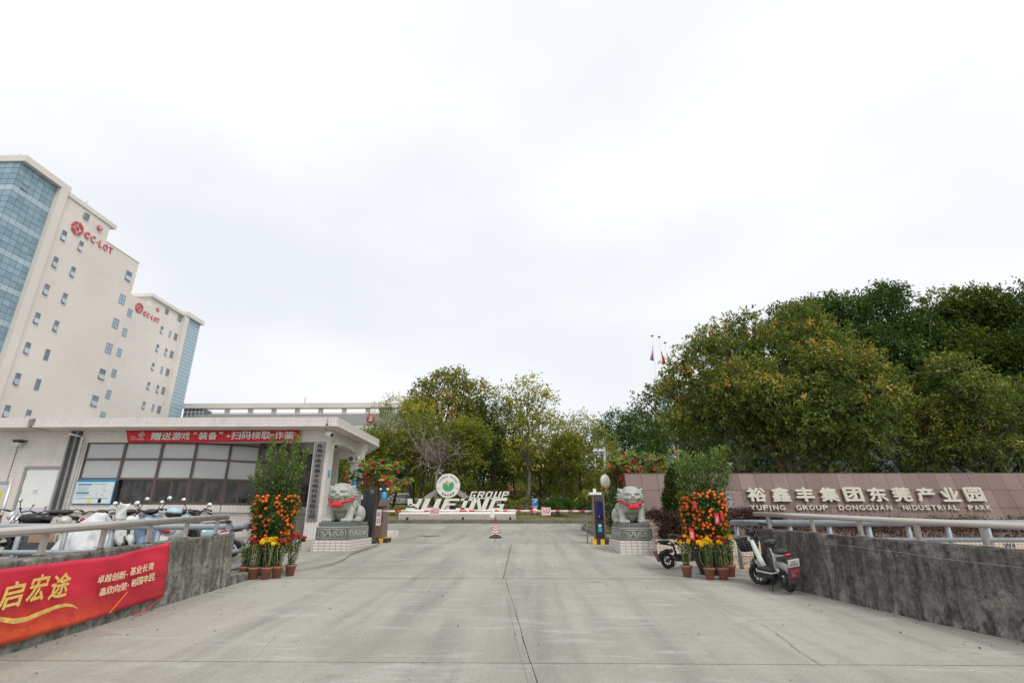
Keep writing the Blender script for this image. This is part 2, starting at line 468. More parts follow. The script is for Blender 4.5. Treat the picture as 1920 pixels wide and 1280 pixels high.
M_DGREY = MT('dark grey metal', (.085, .085, .085), .45, .3)
M_RED = MT('red cloth', (.62, .022, .035), .6, var=.08, scale=2)
M_REDF = MT('red flower fabric', (.60, .012, .02), .6, var=.15, scale=8)
M_YEL = MT('yellow paint', (.78, .46, .04), .5, var=.08, dirt=.25)
M_BLKP = MT('black kerb paint', (.03, .03, .028), .6, dirt=.3)

# ------------------------------------------------------------------ ground
mb = MB()
xs = [-900, -300, -80, -30, -14, -8, 0, 8, 16, 40, 120, 400, 900]
ys = [-200, -60, -20, 0, 10, 20, 26, CREST, 40, 60, 100, 200, 500, 1500]
vs_ = [(x, y, SLOPE * min(max(y, -60), CREST) - .035) for y in ys for x in xs]
nx = len(xs)
mb.add(vs_, [(j * nx + i, j * nx + i + 1, (j + 1) * nx + i + 1, (j + 1) * nx + i) for j in range(len(ys) - 1) for i in range(nx - 1)])
structure('ground', mb, M_ASPH)

def slab_poly(poly, top=0.0, th=.15):
    """a slab following the ramp; poly is counter-clockwise plan outline"""
    n = len(poly)
    v = [(x, y, gz(y) + top - th) for x, y in poly] + [(x, y, gz(y) + top) for x, y in poly]
    return v, [tuple(range(n))[::-1], tuple(range(n, 2 * n))] + [(i, (i + 1) % n, n + (i + 1) % n, n + i) for i in range(n)]
road = bpy.data.objects.new('road', None); COL.objects.link(road); road['kind'] = 'structure'
road.location = (0, 0, 0)
rnd = random.Random(5)
rows = [-6.0, 0.2, 5.72, 11.02, 18.86, 25.4, 32.0]
cx = -.2
def jit(x): return x
lastx = {0: -16, 1: 12}
for k in range(len(rows) - 1):
    y0, y1 = rows[k] + (.010 if k < 3 else .018), rows[k + 1] - (.010 if k < 2 else .018)
    if k == 3: y0 += .006
    dy = (rnd.random() - .5) * .008
    left0, right0 = (-5.32, 6.9) if y1 < 11.1 else (-14, 11.5)
    if y1 > 24: left0, right0 = -20, 16
    # the middle joint wanders a little and has a narrow filled strip beside it
    ys_ = [y0 + (y1 - y0) * i / 14 for i in range(15)]
    ctr = [.06 - .08 * (y - 5.4) + .006 * math.sin(y * 1.7) + rnd.uniform(-.003, .003) for y in ys_]
    if y1 < 11.1:
        L = [(left0, y0)] + [(c - .048, y) for c, y in zip(ctr, ys_)] + [(left0, y1)]
        S = [(c - .045, y) for c, y in zip(ctr, ys_)][::-1] + [(c + .033 + rnd.uniform(-.004, .003), y) for c, y in zip(ctr, ys_)]
        R = [(c + .038 + rnd.uniform(-.001, .004), y) for c, y in zip(ctr, ys_)][::-1] + [(right0, y0), (right0, y1)]
        for nm, pl in (('slab', L), ('joint_strip', S), ('slab', R)):
            m_ = MB(); v, f = slab_poly(pl, dy if nm == 'slab' else -.004); m_.add(v, f); m_.build(nm, M_ROAD, road)
    else:
        for a, b in ((left0, ctr[0] - .012), (ctr[0] + .012, right0)):
            m_ = MB(); v, f = slab_poly([(a, y0), (b, y0), (b, y1), (a, y1)], dy); m_.add(v, f); m_.build('slab', M_ROAD, road)
# hairline cracks, cut as thin dark strips lying in the surface
def crack(pts, w):
    m_ = MB(); L = []; R = []
    for i, (x, y) in enumerate(pts):
        a = pts[max(i - 1, 0)]; b = pts[min(i + 1, len(pts) - 1)]
        d = Vector((b[0] - a[0], b[1] - a[1])).normalized(); n = Vector((-d.y, d.x))
        ww = w * rnd.uniform(.4, 1.2) if 0 < i < len(pts) - 1 else .001
        L.append((x + n.x * ww, y + n.y * ww, gz(y) + .0075)); R.append((x - n.x * ww, y - n.y * ww, gz(y) + .0075))
    k = len(pts)
    m_.add(L + R, [(i, k + i, k + i + 1, i + 1) for i in range(k - 1)]); return m_
def wander(a, b, n, amp):
    a = Vector(a); b = Vector(b); d = (b - a); nn = Vector((-d.y, d.x)).normalized(); o = 0; out_ = []
    for i in range(n + 1):
        t = i / n; o += rnd.uniform(-amp, amp); q = a + d * t + nn * o * (1 - t if i else 1)
        out_.append((q.x, q.y))
    return out_
g1, g2, g3 = G(1425, 1168), G(1440, 1190), G(1545, 1250)
crack(wander(g1.xy, g3.xy, 34, .018), .0035).build('crack', M_JOINT, road)
g1, g2 = G(1200, 1088), G(1425, 1168)
crack(wander(g1.xy, g2.xy, 40, .02), .0018).build('crack', M_JOINT, road)
crack(wander(G(520, 1192).xy, G(470, 1240).xy, 16, .02), .0015).build('crack', M_JOINT, road)
g = G(806, 1004)
mc = MB(); mc.lathe([(0, .006), (.30, .006), (.305, .002)], (g.x, g.y, gz(g.y)), 28); mc.lathe([(.33, .001), (.33, .008), (.40, .008), (.40, .001)], (g.x, g.y, gz(g.y)), 28)
mc.build('manhole_cover', M_DGREY, None, label='dark round iron manhole cover set in the concrete beyond the barrier', cat='manhole cover')

# raised apron under the left lion, running to the guardhouse
pa = [(-9.6, 24.0), (-20.5, 24.0), (-20.5, 12.6), (-7.4, 12.3), (-5.75, 11.5), (-5.30, 11.28), (-4.93, 11.75), (-4.62, 12.3), (-4.46, 13.0), (-4.50, 13.9), (-4.72, 15.0), (-4.72, 17.8), (-6.5, 24.0)]
m_ = MB(); v, f = slab_poly(pa[::-1], .055, .3); m_.add(v, f)
structure('forecourt_pavement', m_, M_ROAD)
# level parking strip behind the pipe railing
m_ = MB(); m_.box(-45, -6.9, 11.6, 19.75, -.2, .74)
structure('parking_pavement', m_, M_ROAD)
m_ = MB(); v, f = slab_poly([(4.9, 11.1), (40, 11.1), (40, 14.9), (3.5, 14.9), (4.4, 13.3)], .012, .2); m_.add(v, f)
structure('dirt_ground', m_, M_DIRT)
# kerb stones and mound of the planted island in front of the gate
kp = [(-22, 33.2), (-16, 33.3), (-9, 33.4), (-3, 33.5), (2, 33.9), (6, 35.0), (9, 38.5), (11, 46), (12, 60), (13, 90)]
def resample(pts, step):
    out_ = [Vector(pts[0])]
    for a, b in zip(pts[:-1], pts[1:]):
        a = Vector(a); b = Vector(b); n = max(1, round((b - a).length / step))
        for i in range(1, n + 1): out_.append(a + (b - a) * i / n)
    return out_
kr = resample(kp, 1.0)
isl = bpy.data.objects.new('planted_island', None); COL.objects.link(isl); isl['kind'] = 'structure'; isl.location = (0, 40, 1.28)
kb = MT('old kerb stone', (.20, .185, .155), .9, var=.25, scale=2, dirt=.5, bmp=.5, objvar=.2)
for a, b in zip(kr[:-1], kr[1:]):
    d = (b - a).normalized(); n = Vector((-d.y, d.x)); q = b - d * .02
    c = [(*(a), 1.2), (*(q), 1.2), (*(q + n * .15), 1.2), (*(a + n * .15), 1.2)]
    c += [(x, y, 1.2 + .27) for x, y, _ in c]
    MB().hexa(c).build('kerb_stone', kb, isl)
def moundz(d): return 1.42 + .30 * min(1, d / 3.0) + .055 * max(0, d - 2)
m_ = MB(); V_ = []; ds = [.1, 1, 2.2, 4, 8, 14, 25, 60]
inner = [Vector((p.x, p.y)) for p in kr]
for p in inner:
    for d in ds:
        q = (min(p.x, 9) - d * .12, min(p.y, 46) + d)
        V_.append((q[0], q[1], moundz(d)))
nd = len(ds)
m_.add(V_, [(i * nd + j, (i + 1) * nd + j, (i + 1) * nd + j + 1, i * nd + j + 1) for i in range(len(inner) - 1) for j in range(nd - 1)])
m_.build('lawn', M_DRYG, isl)

# ------------------------------------------------------------------ tower blocks on the left
def window(parent, X, y0, y1, z0, z1, kind, frame_mat=None):
    """a window set into a facade facing +X: reveal frame, upper pane, lower sash (tilted out or shut)"""
    fr = MB(); t_ = .06
    for a, b, c, d in ((y0, y1, z0, z0 + t_), (y0, y1, z1 - t_, z1), (y0, y0 + t_, z0 + t_, z1 - t_), (y1 - t_, y1, z0 + t_, z1 - t_)):
        fr.box(X - .12, X + .05, a, b, c, d)
    zm = (z0 + z1) / 2
    fr.box(X - .1, X + .03, y0 + t_, y1 - t_, zm - .03, zm + .03)
    if kind == 'grid': fr.box(X - .1, X + .03, (y0 + y1) / 2 - .03, (y0 + y1) / 2 + .03, z0 + t_, z1 - t_)
    f = fr.build('window', M_FRAMEB, parent)
    if kind == 'grid':
        MB().box(X - .02, X + .008, y0 + t_, y1 - t_, z0 + t_, z1 - t_).build('pane', M_WINB, f, local=True)
    elif kind == 'shut':
        MB().box(X - .02, X + .006, y0 + t_, y1 - t_, zm, z1 - t_).build('pane', M_WINB, f, local=True)
        MB().box(X - .03, X + .012, y0 + t_, y1 - t_, z0 + t_, zm).build('pane', M_WINL, f, local=True)
    elif kind == 'dark':
        MB().box(X - .05, X + .008, y0 + t_, y1 - t_, z0 + t_, z1 - t_).build('pane', M_WIN, f, local=True)
    else:
        MB().box(X - .06, X + .006, y0 + t_, y1 - t_, z0 + t_, z1 - t_).build('pane', M_WIN, f, local=True)
        o = .16
        s = MB().hexa([(X + o, y0 + .03, z0 + .05), (X + o + .04, y0 + .03, z0 + .05), (X + o + .04, y1 - .03, z0 + .05), (X + o, y1 - .03, z0 + .05),
                       (X, y0 + .03, zm), (X + .04, y0 + .03, zm), (X + .04, y1 - .03, zm), (X, y1 - .03, zm)])
        s.build('open_sash', M_WINL, f, local=True)
    return f
M_SIGNR = MT('red sign enamel', (.62, .10, .12), .5, var=.06)
M_SIGNW = MT('white sign enamel', (.75, .73, .70), .5, var=.04)
def knot(parent, X, cy, cz, R):
    """red interlaced knot emblem with an H inside"""
    e = MB()
    for k in range(8):
        a = k * math.pi / 4
        pts = []
        for i in range(7):
            b = a - .50 + i * .19
            rr = R * (1.0 - .20 * abs(i - 2.2) / 3.0)
            pts.append((X + .12, cy + math.cos(b) * rr, cz + math.sin(b) * rr))
        e.tube(pts, R * .085, 5)
    for k in range(4):
        a = k * math.pi / 2 + .35
        e.tube([(X + .12, cy + math.cos(a + i * .25) * R * .66, cz + math.sin(a + i * .25) * R * .66) for i in range(5)], R * .065, 5)
    h = R * .36
    for y in (-.5, .5): e.box(X + .04, X + .16, cy + h * y - h * .17, cy + h * y + h * .17, cz - h, cz + h)
    e.box(X + .04, X + .16, cy - h * .5, cy + h * .5, cz - h * .17, cz + h * .17)
    return e.build('emblem', M_SIGNR, parent)
def tower_letters(parent, X, y0, z0, h, adv, small=1.0):
    x = y0
    specs = [('C', .78, h, 'bold'), ('C', .72, h, ''), ('·', .18, .2, 'dot'), ('L', .5, h, ''), ('O', .72, h * .95, ''), ('T', .6, h, '')]
    for ch, w, hh, sty in specs:
        if sty == 'dot':
            MB().box(X + .02, X + .14, x + .12, x + .12 + h * .16, z0 + h * .4, z0 + h * .56).build('letter', M_SIGNR, parent); x += .45 * adv
        else:
            lettering('letter', ch, (X + .03, x, z0), (0, 1, 0), (0, 0, 1), w * adv * .92, hh, M_SIGNR, parent, .12, .035 if sty == 'bold' else .0)
            x += w * adv + .18 * adv
bA = thing('office_tower', (-60, 55, 0), 'nearest cream tower block with big blue glass corner and red CC-LOT sign', 'tower block')
XA = -60.0
m_ = MB()
m_.box(XA - 18, XA, 56.1, 70.8, 0, 39.4)                 # main block
m_.box(XA - 18, XA - .15, 56.1, 64.2, 39.4, 42.0)        # upper storey
m_.build('wall', M_CREAM, bA)
m_ = MB(); m_.box(XA - 17.5, XA + .55, 55.02, 56.1, 0, 42.1)     # pier beside the glass
m_.build('corner_pier', M_CREAM, bA)
m_ = MB(); m_.box(XA - 18, XA + .55, 49.8, 56.3, 42.12, 42.95)
m_.build('tower_cornice', M_CREAM, bA)
m_ = MB(); m_.box(XA - 18, XA + .02, 56.31, 65.1, 42.0, 42.62)
m_.build('roof_slab', M_CREAM, bA)
m_ = MB(); m_.box(XA - 18.05, XA + .06, 64.2, 70.86, 39.4, 39.55); m_.build('parapet_coping', M_CREAM, bA)
m_ = MB(); m_.box(XA - 17, XA - .12, 50.12, 55.0, 0, 42.1); m_.build('curtain_wall_frame', M_FRAMEB, bA)
# facade features: thin floor bands
pm = {}
def pane_mesh(mat, ax):
    k = (mat.name, ax)
    if k not in pm:
        b = MB()
        if ax == 'x': b.box(-.03, .03, .02, .795, .02, .745)
        else: b.box(.02, .85, -.03, .03, .02, .745)
        pm[k] = b.mesh('pane', mat)
    return pm[k]
rp = random.Random(9)
stuffb = MB(); stuffp = MB()
cnt = 0
for r_ in range(54):
    z = 42.1 - .78 * (r_ + 1)
    if z < .3: break
    band = (r_ % 5) == 4
    mat = M_BLUEP if band else M_BLUEG
    for i in range(6):
        if r_ < 38:
            o = put('glass_pane', pane_mesh(mat, 'x'), bA, local=True); o.location = Vector((XA - .08, 50.09 + .817 * i, z)) - bA.location
            if r_ == 3 and i == 1: o.rotation_euler = (0, math.radians(-28), 0); o.location.x += .15
            else: o.rotation_euler = (0, math.radians(rp.uniform(-.35, .35)), math.radians(rp.uniform(-.35, .35)))
        else: (stuffp if band else stuffb).box(XA - .11, XA - .05, 50.11 + .817 * i, 50.11 + .817 * i + .775, z + .02, z + .745)
    for i in range(19):
        if i < 3 and r_ < 14:
            o = put('glass_pane', pane_mesh(mat, 'y'), bA, local=True); o.location = Vector((XA - .95 - .873 * i, 50.06, z)) - bA.location
            o.rotation_euler = (math.radians(rp.uniform(-.35, .35)), 0, math.radians(rp.uniform(-.35, .35)))
        else: (stuffp if band else stuffb).box(XA - .93 - .873 * i, XA - .93 - .873 * i + .83, 50.03, 50.09, z + .02, z + .745)
stuffb.build('lower_glass', M_BLUEG, bA, kind='stuff'); stuffp.build('lower_spandrels', M_BLUEP, bA, kind='stuff')
for k in range(9):
    z = 35.9 - 3.875 * k
    if z < 1: break
    window(bA, XA, 57.42, 58.1, z, z + 1.42, 'open')
    window(bA, XA, 60.15, 60.8, z, z + 1.42, 'open' if k in (0, 1, 2, 3, 6) else 'dark')
    window(bA, XA, 68.9, 70.0, z - .1, z + 1.38, 'open' if k in (0, 4, 5, 6) else 'grid')
for k in range(10):
    z = 40.1 - 3.92 * k
    if z < 1: break
    window(bA, XA, 56.12, 56.52, z, z + 1.45, 'shut')
window(bA, XA, 59.7, 60.45, 40.6, 41.45, 'dark')
knot(bA, XA, 59.2, 38.6, .92)
tower_letters(bA, XA, 60.45, 38.05, .95, 1.12)
m_ = MB(); Mx = Matrix.Rotation(math.radians(90), 3, 'Y')
m_.lathe([(.40, -.05), (.40, .05), (.0, .055)], (XA + .06, 62.45, 40.65), 20, M=Mx); m_.build('badge', M_SIGNR, bA)
lettering('badge_number', '5', (XA + .13, 62.28, 40.42), (0, 1, 0), (0, 0, 1), .34, .46, M_SIGNW, bA, .03, .03)
m_ = MB()
for (x, y) in ((XA - 1, 50.3), (XA - .6, 60)): m_.tube([(x, y, 42.6), (x, y, 43.5)], .03, 5)
m_.build('lightning_rod', M_DGREY, bA)

XB = -73.0
bB = thing('office_tower', (XB, 97, 0), 'farther cream tower block behind the first, narrow blue glass end, red CC-LOT sign', 'tower block')
m_ = MB()
m_.box(XB - 20, XB, 78, 101.3, 0, 41.2)
m_.box(XB - 20, XB - .12, 91.5, 101.3, 41.2, 42.9)
m_.build('wall', M_CREAM2, bB)
m_ = MB(); m_.box(XB - 20, XB + .3, 90.9, 101.3, 42.9, 43.55); m_.build('roof_slab', M_CREAM2, bB)
m_ = MB(); m_.box(XB - 19, XB + .5, 101.3, 102.6, 0, 43.1); m_.build('corner_pier', M_CREAM2, bB)
m_ = MB(); m_.box(XB - 20, XB + .7, 101.25, 107.6, 43.1, 44.0); m_.build('tower_cornice', M_CREAM2, bB)
m_ = MB(); m_.box(XB - 18, XB, 102.6, 107.3, 0, 43.1); m_.build('curtain_wall_frame', M_FRAMEB, bB)
sb, sp_ = MB(), MB()
for r_ in range(54):
    z = 43.0 - .78 * (r_ + 1)
    if z < .3: break
    for i in range(6):
        (sp_ if (r_ % 5) == 4 else sb).box(XB - .02, XB + .05, 102.62 + .78 * i, 102.62 + .78 * i + .72, z + .03, z + .73)
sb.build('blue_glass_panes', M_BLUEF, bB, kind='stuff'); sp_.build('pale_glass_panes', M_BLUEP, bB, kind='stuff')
for k in range(10):
    z = 37.0 - 3.875 * k
    if z < 1: break
    window(bB, XB, 86.45, 87.5, z, z + 1.5, 'grid')
    window(bB, XB, 95.55, 96.25, z, z + 1.45, 'open')
    window(bB, XB, 98.2, 98.85, z, z + 1.45, 'open' if k % 2 else 'shut')
    window(bB, XB, 99.8, 100.8, z, z + 1.5, 'dark')
window(bB, XB, 95.8, 96.65, 41.3, 42.4, 'dark'); window(bB, XB, 99.85, 100.85, 41.2, 42.6, 'dark')
knot(bB, XB, 88.8, 39.55, .95)
tower_letters(bB, XB, 90.1, 38.6, .95, 1.0)
m_ = MB(); m_.lathe([(.42, -.05), (.42, .05), (.0, .055)], (XB + .06, 93.6, 41.2), 20, M=Mx); m_.build('badge', M_SIGNR, bB)
lettering('badge_number', '3', (XB + .13, 93.45, 40.97), (0, 1, 0), (0, 0, 1), .34, .46, M_SIGNW, bB, .03, .03)

# ------------------------------------------------------------------ long low block between towers and trees
YC = 110.0
bC = thing('factory_building', (-50, YC, 0), 'long low cream block with open roof frame and a red number 3', 'factory')
M_GREYB = render_wall('grey band paint', (.33, .34, .33))
m_ = MB(); m_.box(-72.3, -20, YC, YC + 14, 0, 19.8); m_.build('wall', M_CREAM2, bC)
m_ = MB(); m_.box(-71.5, -20, YC - .25, YC - .02, 20.9, 23.1); m_.build('grey_parapet', M_GREYB, bC)
m_ = MB(); m_.box(-74.6, -19, YC - .5, YC + 1.2, 24.45, 25.5); m_.box(-74.6, -19, YC + 9, YC + 10, 24.45, 25.3); m_.build('roof_beam', M_CREAM2, bC)
m_ = MB(); m_.box(-72.3, -20, YC, YC + 14, 19.8, 20.88); m_.build('cornice', M_CREAM2, bC)
xx = -65.5
for k in range(9):
    MB().box(xx + k * 5.2, xx + k * 5.2 + .8, YC + .2, YC + 1.0, 20.88, 24.44).build('roof_post', M_CREAM2, bC)
M_LOUV = glass('grey stair glazing', (.13, .16, .17), .2)
for x0 in (-74.3, -31.0):
    m_ = MB(); m_.box(x0, x0 + 4.3 if x0 < -50 else x0 + 2.6, YC - .1, YC + 3, 19.8, 24.4); g_ = m_.build('stair_glazing', M_LOUV, bC)
    m_ = MB(); wv = 4.3 if x0 < -50 else 2.6
    for i in range(6): m_.box(x0 + i * wv / 5 - .05, x0 + i * wv / 5 + .05, YC - .17, YC - .1, 19.8, 24.4)
    for z in (20.6, 21.6, 22.6, 23.6): m_.box(x0, x0 + wv, YC - .18, YC - .1, z, z + .1)
    m_.build('glazing_bar', M_CREAM2, g_, local=True)
for fl in range(4):
    z = 16.0 - fl * 4.2
    m_ = MB(); m_.box(-72.0, -21, YC - .12, YC - .01, z - 1.4, z + 3.0); m_.build('grey_panel_band', M_GREYB, bC)
    for k in range(15):
        x = -70.5 + k * 3.35
        fr = MB(); fr.box(x, x + 2.2, YC - .2, YC - .12, z + .5, z + 2.6); w_ = fr.build('window', M_WIN, bC)
        MB().box(x + 1.05, x + 1.15, YC - .24, YC - .2, z + .5, z + 2.6).build('frame', M_WHITE, w_, local=True)
m_ = MB(); m_.lathe([(1.0, -.05), (1.0, .05), (0, .06)], (-32.8, YC - .3, 22.1), 22, M=Matrix.Rotation(math.radians(90), 3, 'X')); m_.build('badge', M_SIGNR, bC)
lettering('badge_number', '3', (-33.25, YC - .40, 21.5), (1, 0, 0), (0, 0, 1), .85, 1.15, M_SIGNW, bC, .04, .05)
m_ = MB(); m_.tube([(-48, YC + .3, 25.5), (-48, YC + .3, 27)], .06, 5); m_.build('lightning_rod', M_DGREY, bC)
# ------------------------------------------------------------------ guardhouse
GY = 19.8                                  # plane of its front wall
gh = thing('guardhouse', (-12, 19.8, .8), 'low white tiled guardhouse with flat roof, brown curved window band and corner canopy', 'guardhouse')
ZS, ZR = 4.81, 5.155
def gp(px, py): return P(px, py, GY)
# walls: the straight front, its window opening left free
m_ = MB()
m_.box(-40, -19.12, GY, GY + .25, .3, ZS)                     # left of the door
m_.box(-19.12, -17.66, GY, GY + .25, 3.45, ZS)                # above the door
m_.box(-17.66, -16.98, GY, GY + .25, .3, ZS)
m_.box(-16.98, -12.95, GY, GY + .25, 4.36, ZS)
m_.build('wall', M_TILE, gh)
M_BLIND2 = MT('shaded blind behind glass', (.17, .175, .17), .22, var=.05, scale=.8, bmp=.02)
glz = [(-16.93, 19.85), (-15.42, 19.85), (-13.98, 19.87), (-12.72, 20.0), (-11.62, 20.46), (-10.78, 21.13), (-10.25, 22.05), (-9.86, 23.3), (-9.75, 24.2)]
def strip(a, b, d0, d1, z0, z1, mbd):
    """an upright panel from plan point a to b, between depths d0 and d1 behind the line"""
    a = Vector(a); b = Vector(b); d = (b - a).normalized(); n = Vector((-d.y, d.x))
    c = [a + n * d0, b + n * d0, b + n * d1, a + n * d1]
    mbd.hexa([(p.x, p.y, z0) for p in c] + [(p.x, p.y, z1) for p in c])
m_ = MB()
for a, b in zip(glz[:-1], glz[1:]): strip(a, b, .02, .25, .3, 1.78, m_)
m_.box(-17.0, -16.93, GY, GY + .3, .3, 4.36)
m_.build('dado_wall', M_TILE, gh)
m_ = MB()
for a, b in zip(glz[:-1], glz[1:]): strip(a, b, -.10, .25, 1.785, 2.045, m_)
m_.build('window_sill', M_TILE, gh)
ZT = [2.05, 2.99, 3.72, 4.34]
def lerp(a, b, t): return (a[0] + (b[0] - a[0]) * t, a[1] + (b[1] - a[1]) * t)
for i, (a, b) in enumerate(zip(glz[:-1], glz[1:])):
    L = math.dist(a, b); e_ = .045 / L
    fr = MB()
    for z in ZT: strip(a, b, -.02, .09, z - .035, z + .035, fr)
    for t0, t1 in ((0, e_), (1 - e_, 1)): strip(lerp(a, b, t0), lerp(a, b, t1), -.03, .09, ZT[0] - .03, ZT[3] + .03, fr)
    f = fr.build('window', M_BROWN, gh)
    for k in (1, 2):
        m_ = MB(); strip(lerp(a, b, e_), lerp(a, b, 1 - e_), .03, .045, ZT[k] + .035, ZT[k + 1] - .035, m_)
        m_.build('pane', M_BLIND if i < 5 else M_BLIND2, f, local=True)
    if i < 2:
        m_ = MB(); strip(lerp(a, b, e_), lerp(a, b, 1 - e_), .03, .045, ZT[0] + .035, ZT[1] - .035, m_); m_.build('pane', M_DARKGL, f, local=True)
    else:
        for h_ in (0, 1):
            p0, p1 = lerp(a, b, e_ + (1 - 2 * e_) * h_ * .5), lerp(a, b, e_ + (1 - 2 * e_) * (h_ + 1) * .5)
            ee = .05 / math.dist(p0, p1); dd = .015 + .03 * h_
            s_ = MB()
            for z0, z1 in ((ZT[0] + .035, ZT[0] + .09), (ZT[1] - .09, ZT[1] - .035)): strip(p0, p1, dd, dd + .03, z0, z1, s_)
            for t0, t1 in ((0, ee), (1 - ee, 1)): strip(lerp(p0, p1, t0), lerp(p0, p1, t1), dd, dd + .03, ZT[0] + .09, ZT[1] - .09, s_)
            s_.build('sliding_sash', M_BROWN, f, local=True)
            m_ = MB(); strip(lerp(p0, p1, ee), lerp(p0, p1, 1 - ee), dd + .01, dd + .02, ZT[0] + .09, ZT[1] - .09, m_); m_.build('pane', M_DARKGL, f, local=True)
# end wall with a side door recess behind the pillar
m_ = MB(); m_.box(-9.78, -8.6, 24.2, 24.4, .9, ZS); m_.build('end_wall', M_TILE, gh)
m_ = MB(); m_.box(-9.1, -8.3, 23.9, 24.1, 1.1, 2.1); m_.build('doorway', M_DARKGL, gh)
m_ = MB(); m_.box(-9.2, -8.2, 23.8, 24.05, .9, 1.12); m_.box(-8.28, -8.2, 23.8, 24.1, 1.12, 2.15); m_.build('door_frame', MT('dull red paint', (.30, .06, .07), .6), gh)
# roof
def roofpoly(): return [(-40, 18.3), (-18.38, 18.3), (-18.38, 30), (-40, 30)]
m_ = MB(); m_.box(-40, -18.66, 18.97, 30, ZS + .002, ZR + .03); m_.build('roof', M_TILE, gh)
m_ = MB(); m_.prism([(-18.45, 18.95), (-6.91, 18.95), (-6.91, 24.8), (-9.5, 30), (-18.45, 30)], ZS + .06, ZR); m_.build('roof', M_TILE, gh)
m_ = MB(); m_.prism([(-18.48, 18.92), (-6.88, 18.92), (-6.88, 24.82), (-9.5, 30.05), (-18.48, 30.05)], ZS, ZS + .058); m_.build('roof_edge', M_PAINTW, gh)
m_ = MB(); m_.prism([(-18.4, 19.0), (-6.96, 19.0), (-6.96, 24.7), (-9.5, 29.9), (-18.4, 29.9)], ZS - .012, ZS - .002); m_.build('soffit', M_PAINTW, gh)
m_ = MB(); m_.box(-18.655, -18.455, 19.0, 24, ZS + .02, ZR - .02)
m_.box(-18.65, -18.46, 18.90, 18.99, ZS + .03, ZR - .04)
m_.build('expansion_joint', MT('blotched joint mortar', (.22, .21, .19), .9, var=.5, scale=9), gh)
# beams
m_ = MB()
m_.box(-12.95, -7.42, GY, GY + .35, 4.36, ZS - .014)
m_.box(-7.76, -7.42, GY + .36, 23.4, 4.42, ZS - .014)
m_.build('canopy_beam', M_TILE, gh)
m_ = MB()
pts = [(a, .0) for a in range(0)]
NV = 14
for i in range(NV):                          # arched lower edge of the side beam
    y0 = 20.32 + (22.98 - 20.32) * i / NV; y1 = 20.32 + (22.98 - 20.32) * (i + 1) / NV
    f0 = abs(2 * i / NV - 1) ** 2.5; f1 = abs(2 * (i + 1) / NV - 1) ** 2.5
    m_.hexa([(-7.74, y0, 4.40 - .10 * f0), (-7.43, y0, 4.40 - .10 * f0), (-7.43, y1, 4.40 - .10 * f1), (-7.74, y1, 4.40 - .10 * f1),
             (-7.74, y0, 4.419), (-7.43, y0, 4.419), (-7.43, y1, 4.419), (-7.74, y1, 4.419)])
m_.build('arch_beam', M_PAINTW, gh)
m_ = MB(); m_.box(-8.02, -7.42, GY, GY + .5, .7, 4.355); m_.build('pillar', M_TILE, gh)
m_ = MB(); m_.box(-7.60, -7.12, 23.0, 23.45, .8, ZS - .015); m_.build('pillar', M_TILE, gh)
m_ = MB(); m_.box(-12.0, -7.12, 23.46, 23.7, 4.45, ZS - .02); m_.build('canopy_beam', M_PAINTW, gh)
# channel between the two halves, downpipe
m_ = MB(); m_.box(-17.63, -17.40, GY - .03, GY - .002, .7, ZS - .02); m_.build('wall_channel', M_DGREY, gh)
m_ = MB(); m_.box(-17.33, -17.21, GY - .03, GY - .002, .7, ZS - .02); m_.build('wall_channel', M_DGREY, gh)
m_ = MB(); m_.tube([(-17.12, GY - .08, .75), (-17.12, GY - .08, 4.55), (-17.3, GY - .5, 4.62)], .045, 10); m_.build('downpipe', M_WHITE, gh)
m_ = MB(); m_.box(-17.64, -17.63 + .03, GY - .10, GY - .001, .7, ZS - .02); m_.box(-17.385, -17.345, GY - .10, GY - .001, .7, ZS - .02); m_.build('channel_flange', M_GREYP, gh)
# door
m_ = MB()
m_.box(-19.12, -19.03, GY - .02, GY + .15, .85, 3.44); m_.box(-17.74, -17.66, GY - .02, GY + .15, .85, 3.44); m_.box(-19.03, -17.74, GY - .02, GY + .15, 3.36, 3.44)
dr = m_.build('door_frame', M_GREYP, gh)
m_ = MB(); m_.box(-19.02, -17.75, GY + .02, GY + .07, .88, 3.355); dl = m_.build('door', M_WHITE, gh, bevel=.004)
m_ = MB()
for z in (3.0, 2.45): m_.box(-19.03, -18.99, GY + .0, GY + .02, z, z + .15)
m_.box(-17.9, -17.84, GY - .03, GY + .02, 1.85, 2.0); m_.build('hinge', M_STEEL, dl, local=True)
m_ = MB(); m_.box(-18.6, -18.28, GY + .012, GY + .018, 2.42, 2.62); pp = m_.build('notice_sheet', MT('paper', (.78, .77, .75), .8, var=.03), dl, local=True)
M_INK = MT('black ink', (.03, .03, .035), .7)
M_INKG = MT('grey ink', (.20, .20, .22), .7)
for k in range(3): MB().box(-18.55, -18.34 - .05 * (k == 1), GY + .008, GY + .0115, 2.57 - k * .05, 2.585 - k * .05).build('print_line', M_INKG, dl, local=True)
m_ = MB(); m_.box(-18.98, -17.79, GY + .012, GY + .018, .9, 1.95); m_.build('kick_panel', MT('pale lilac panel', (.56, .54, .58), .5, var=.04), dl, local=True)
# small blue plate on the pillar side, switch boxes
m_ = MB(); m_.box(-7.415, -7.405, GY + .16, GY + .34, 3.05, 3.3); m_.build('number_plate', MT('cyan enamel', (.03, .36, .55), .4), gh)

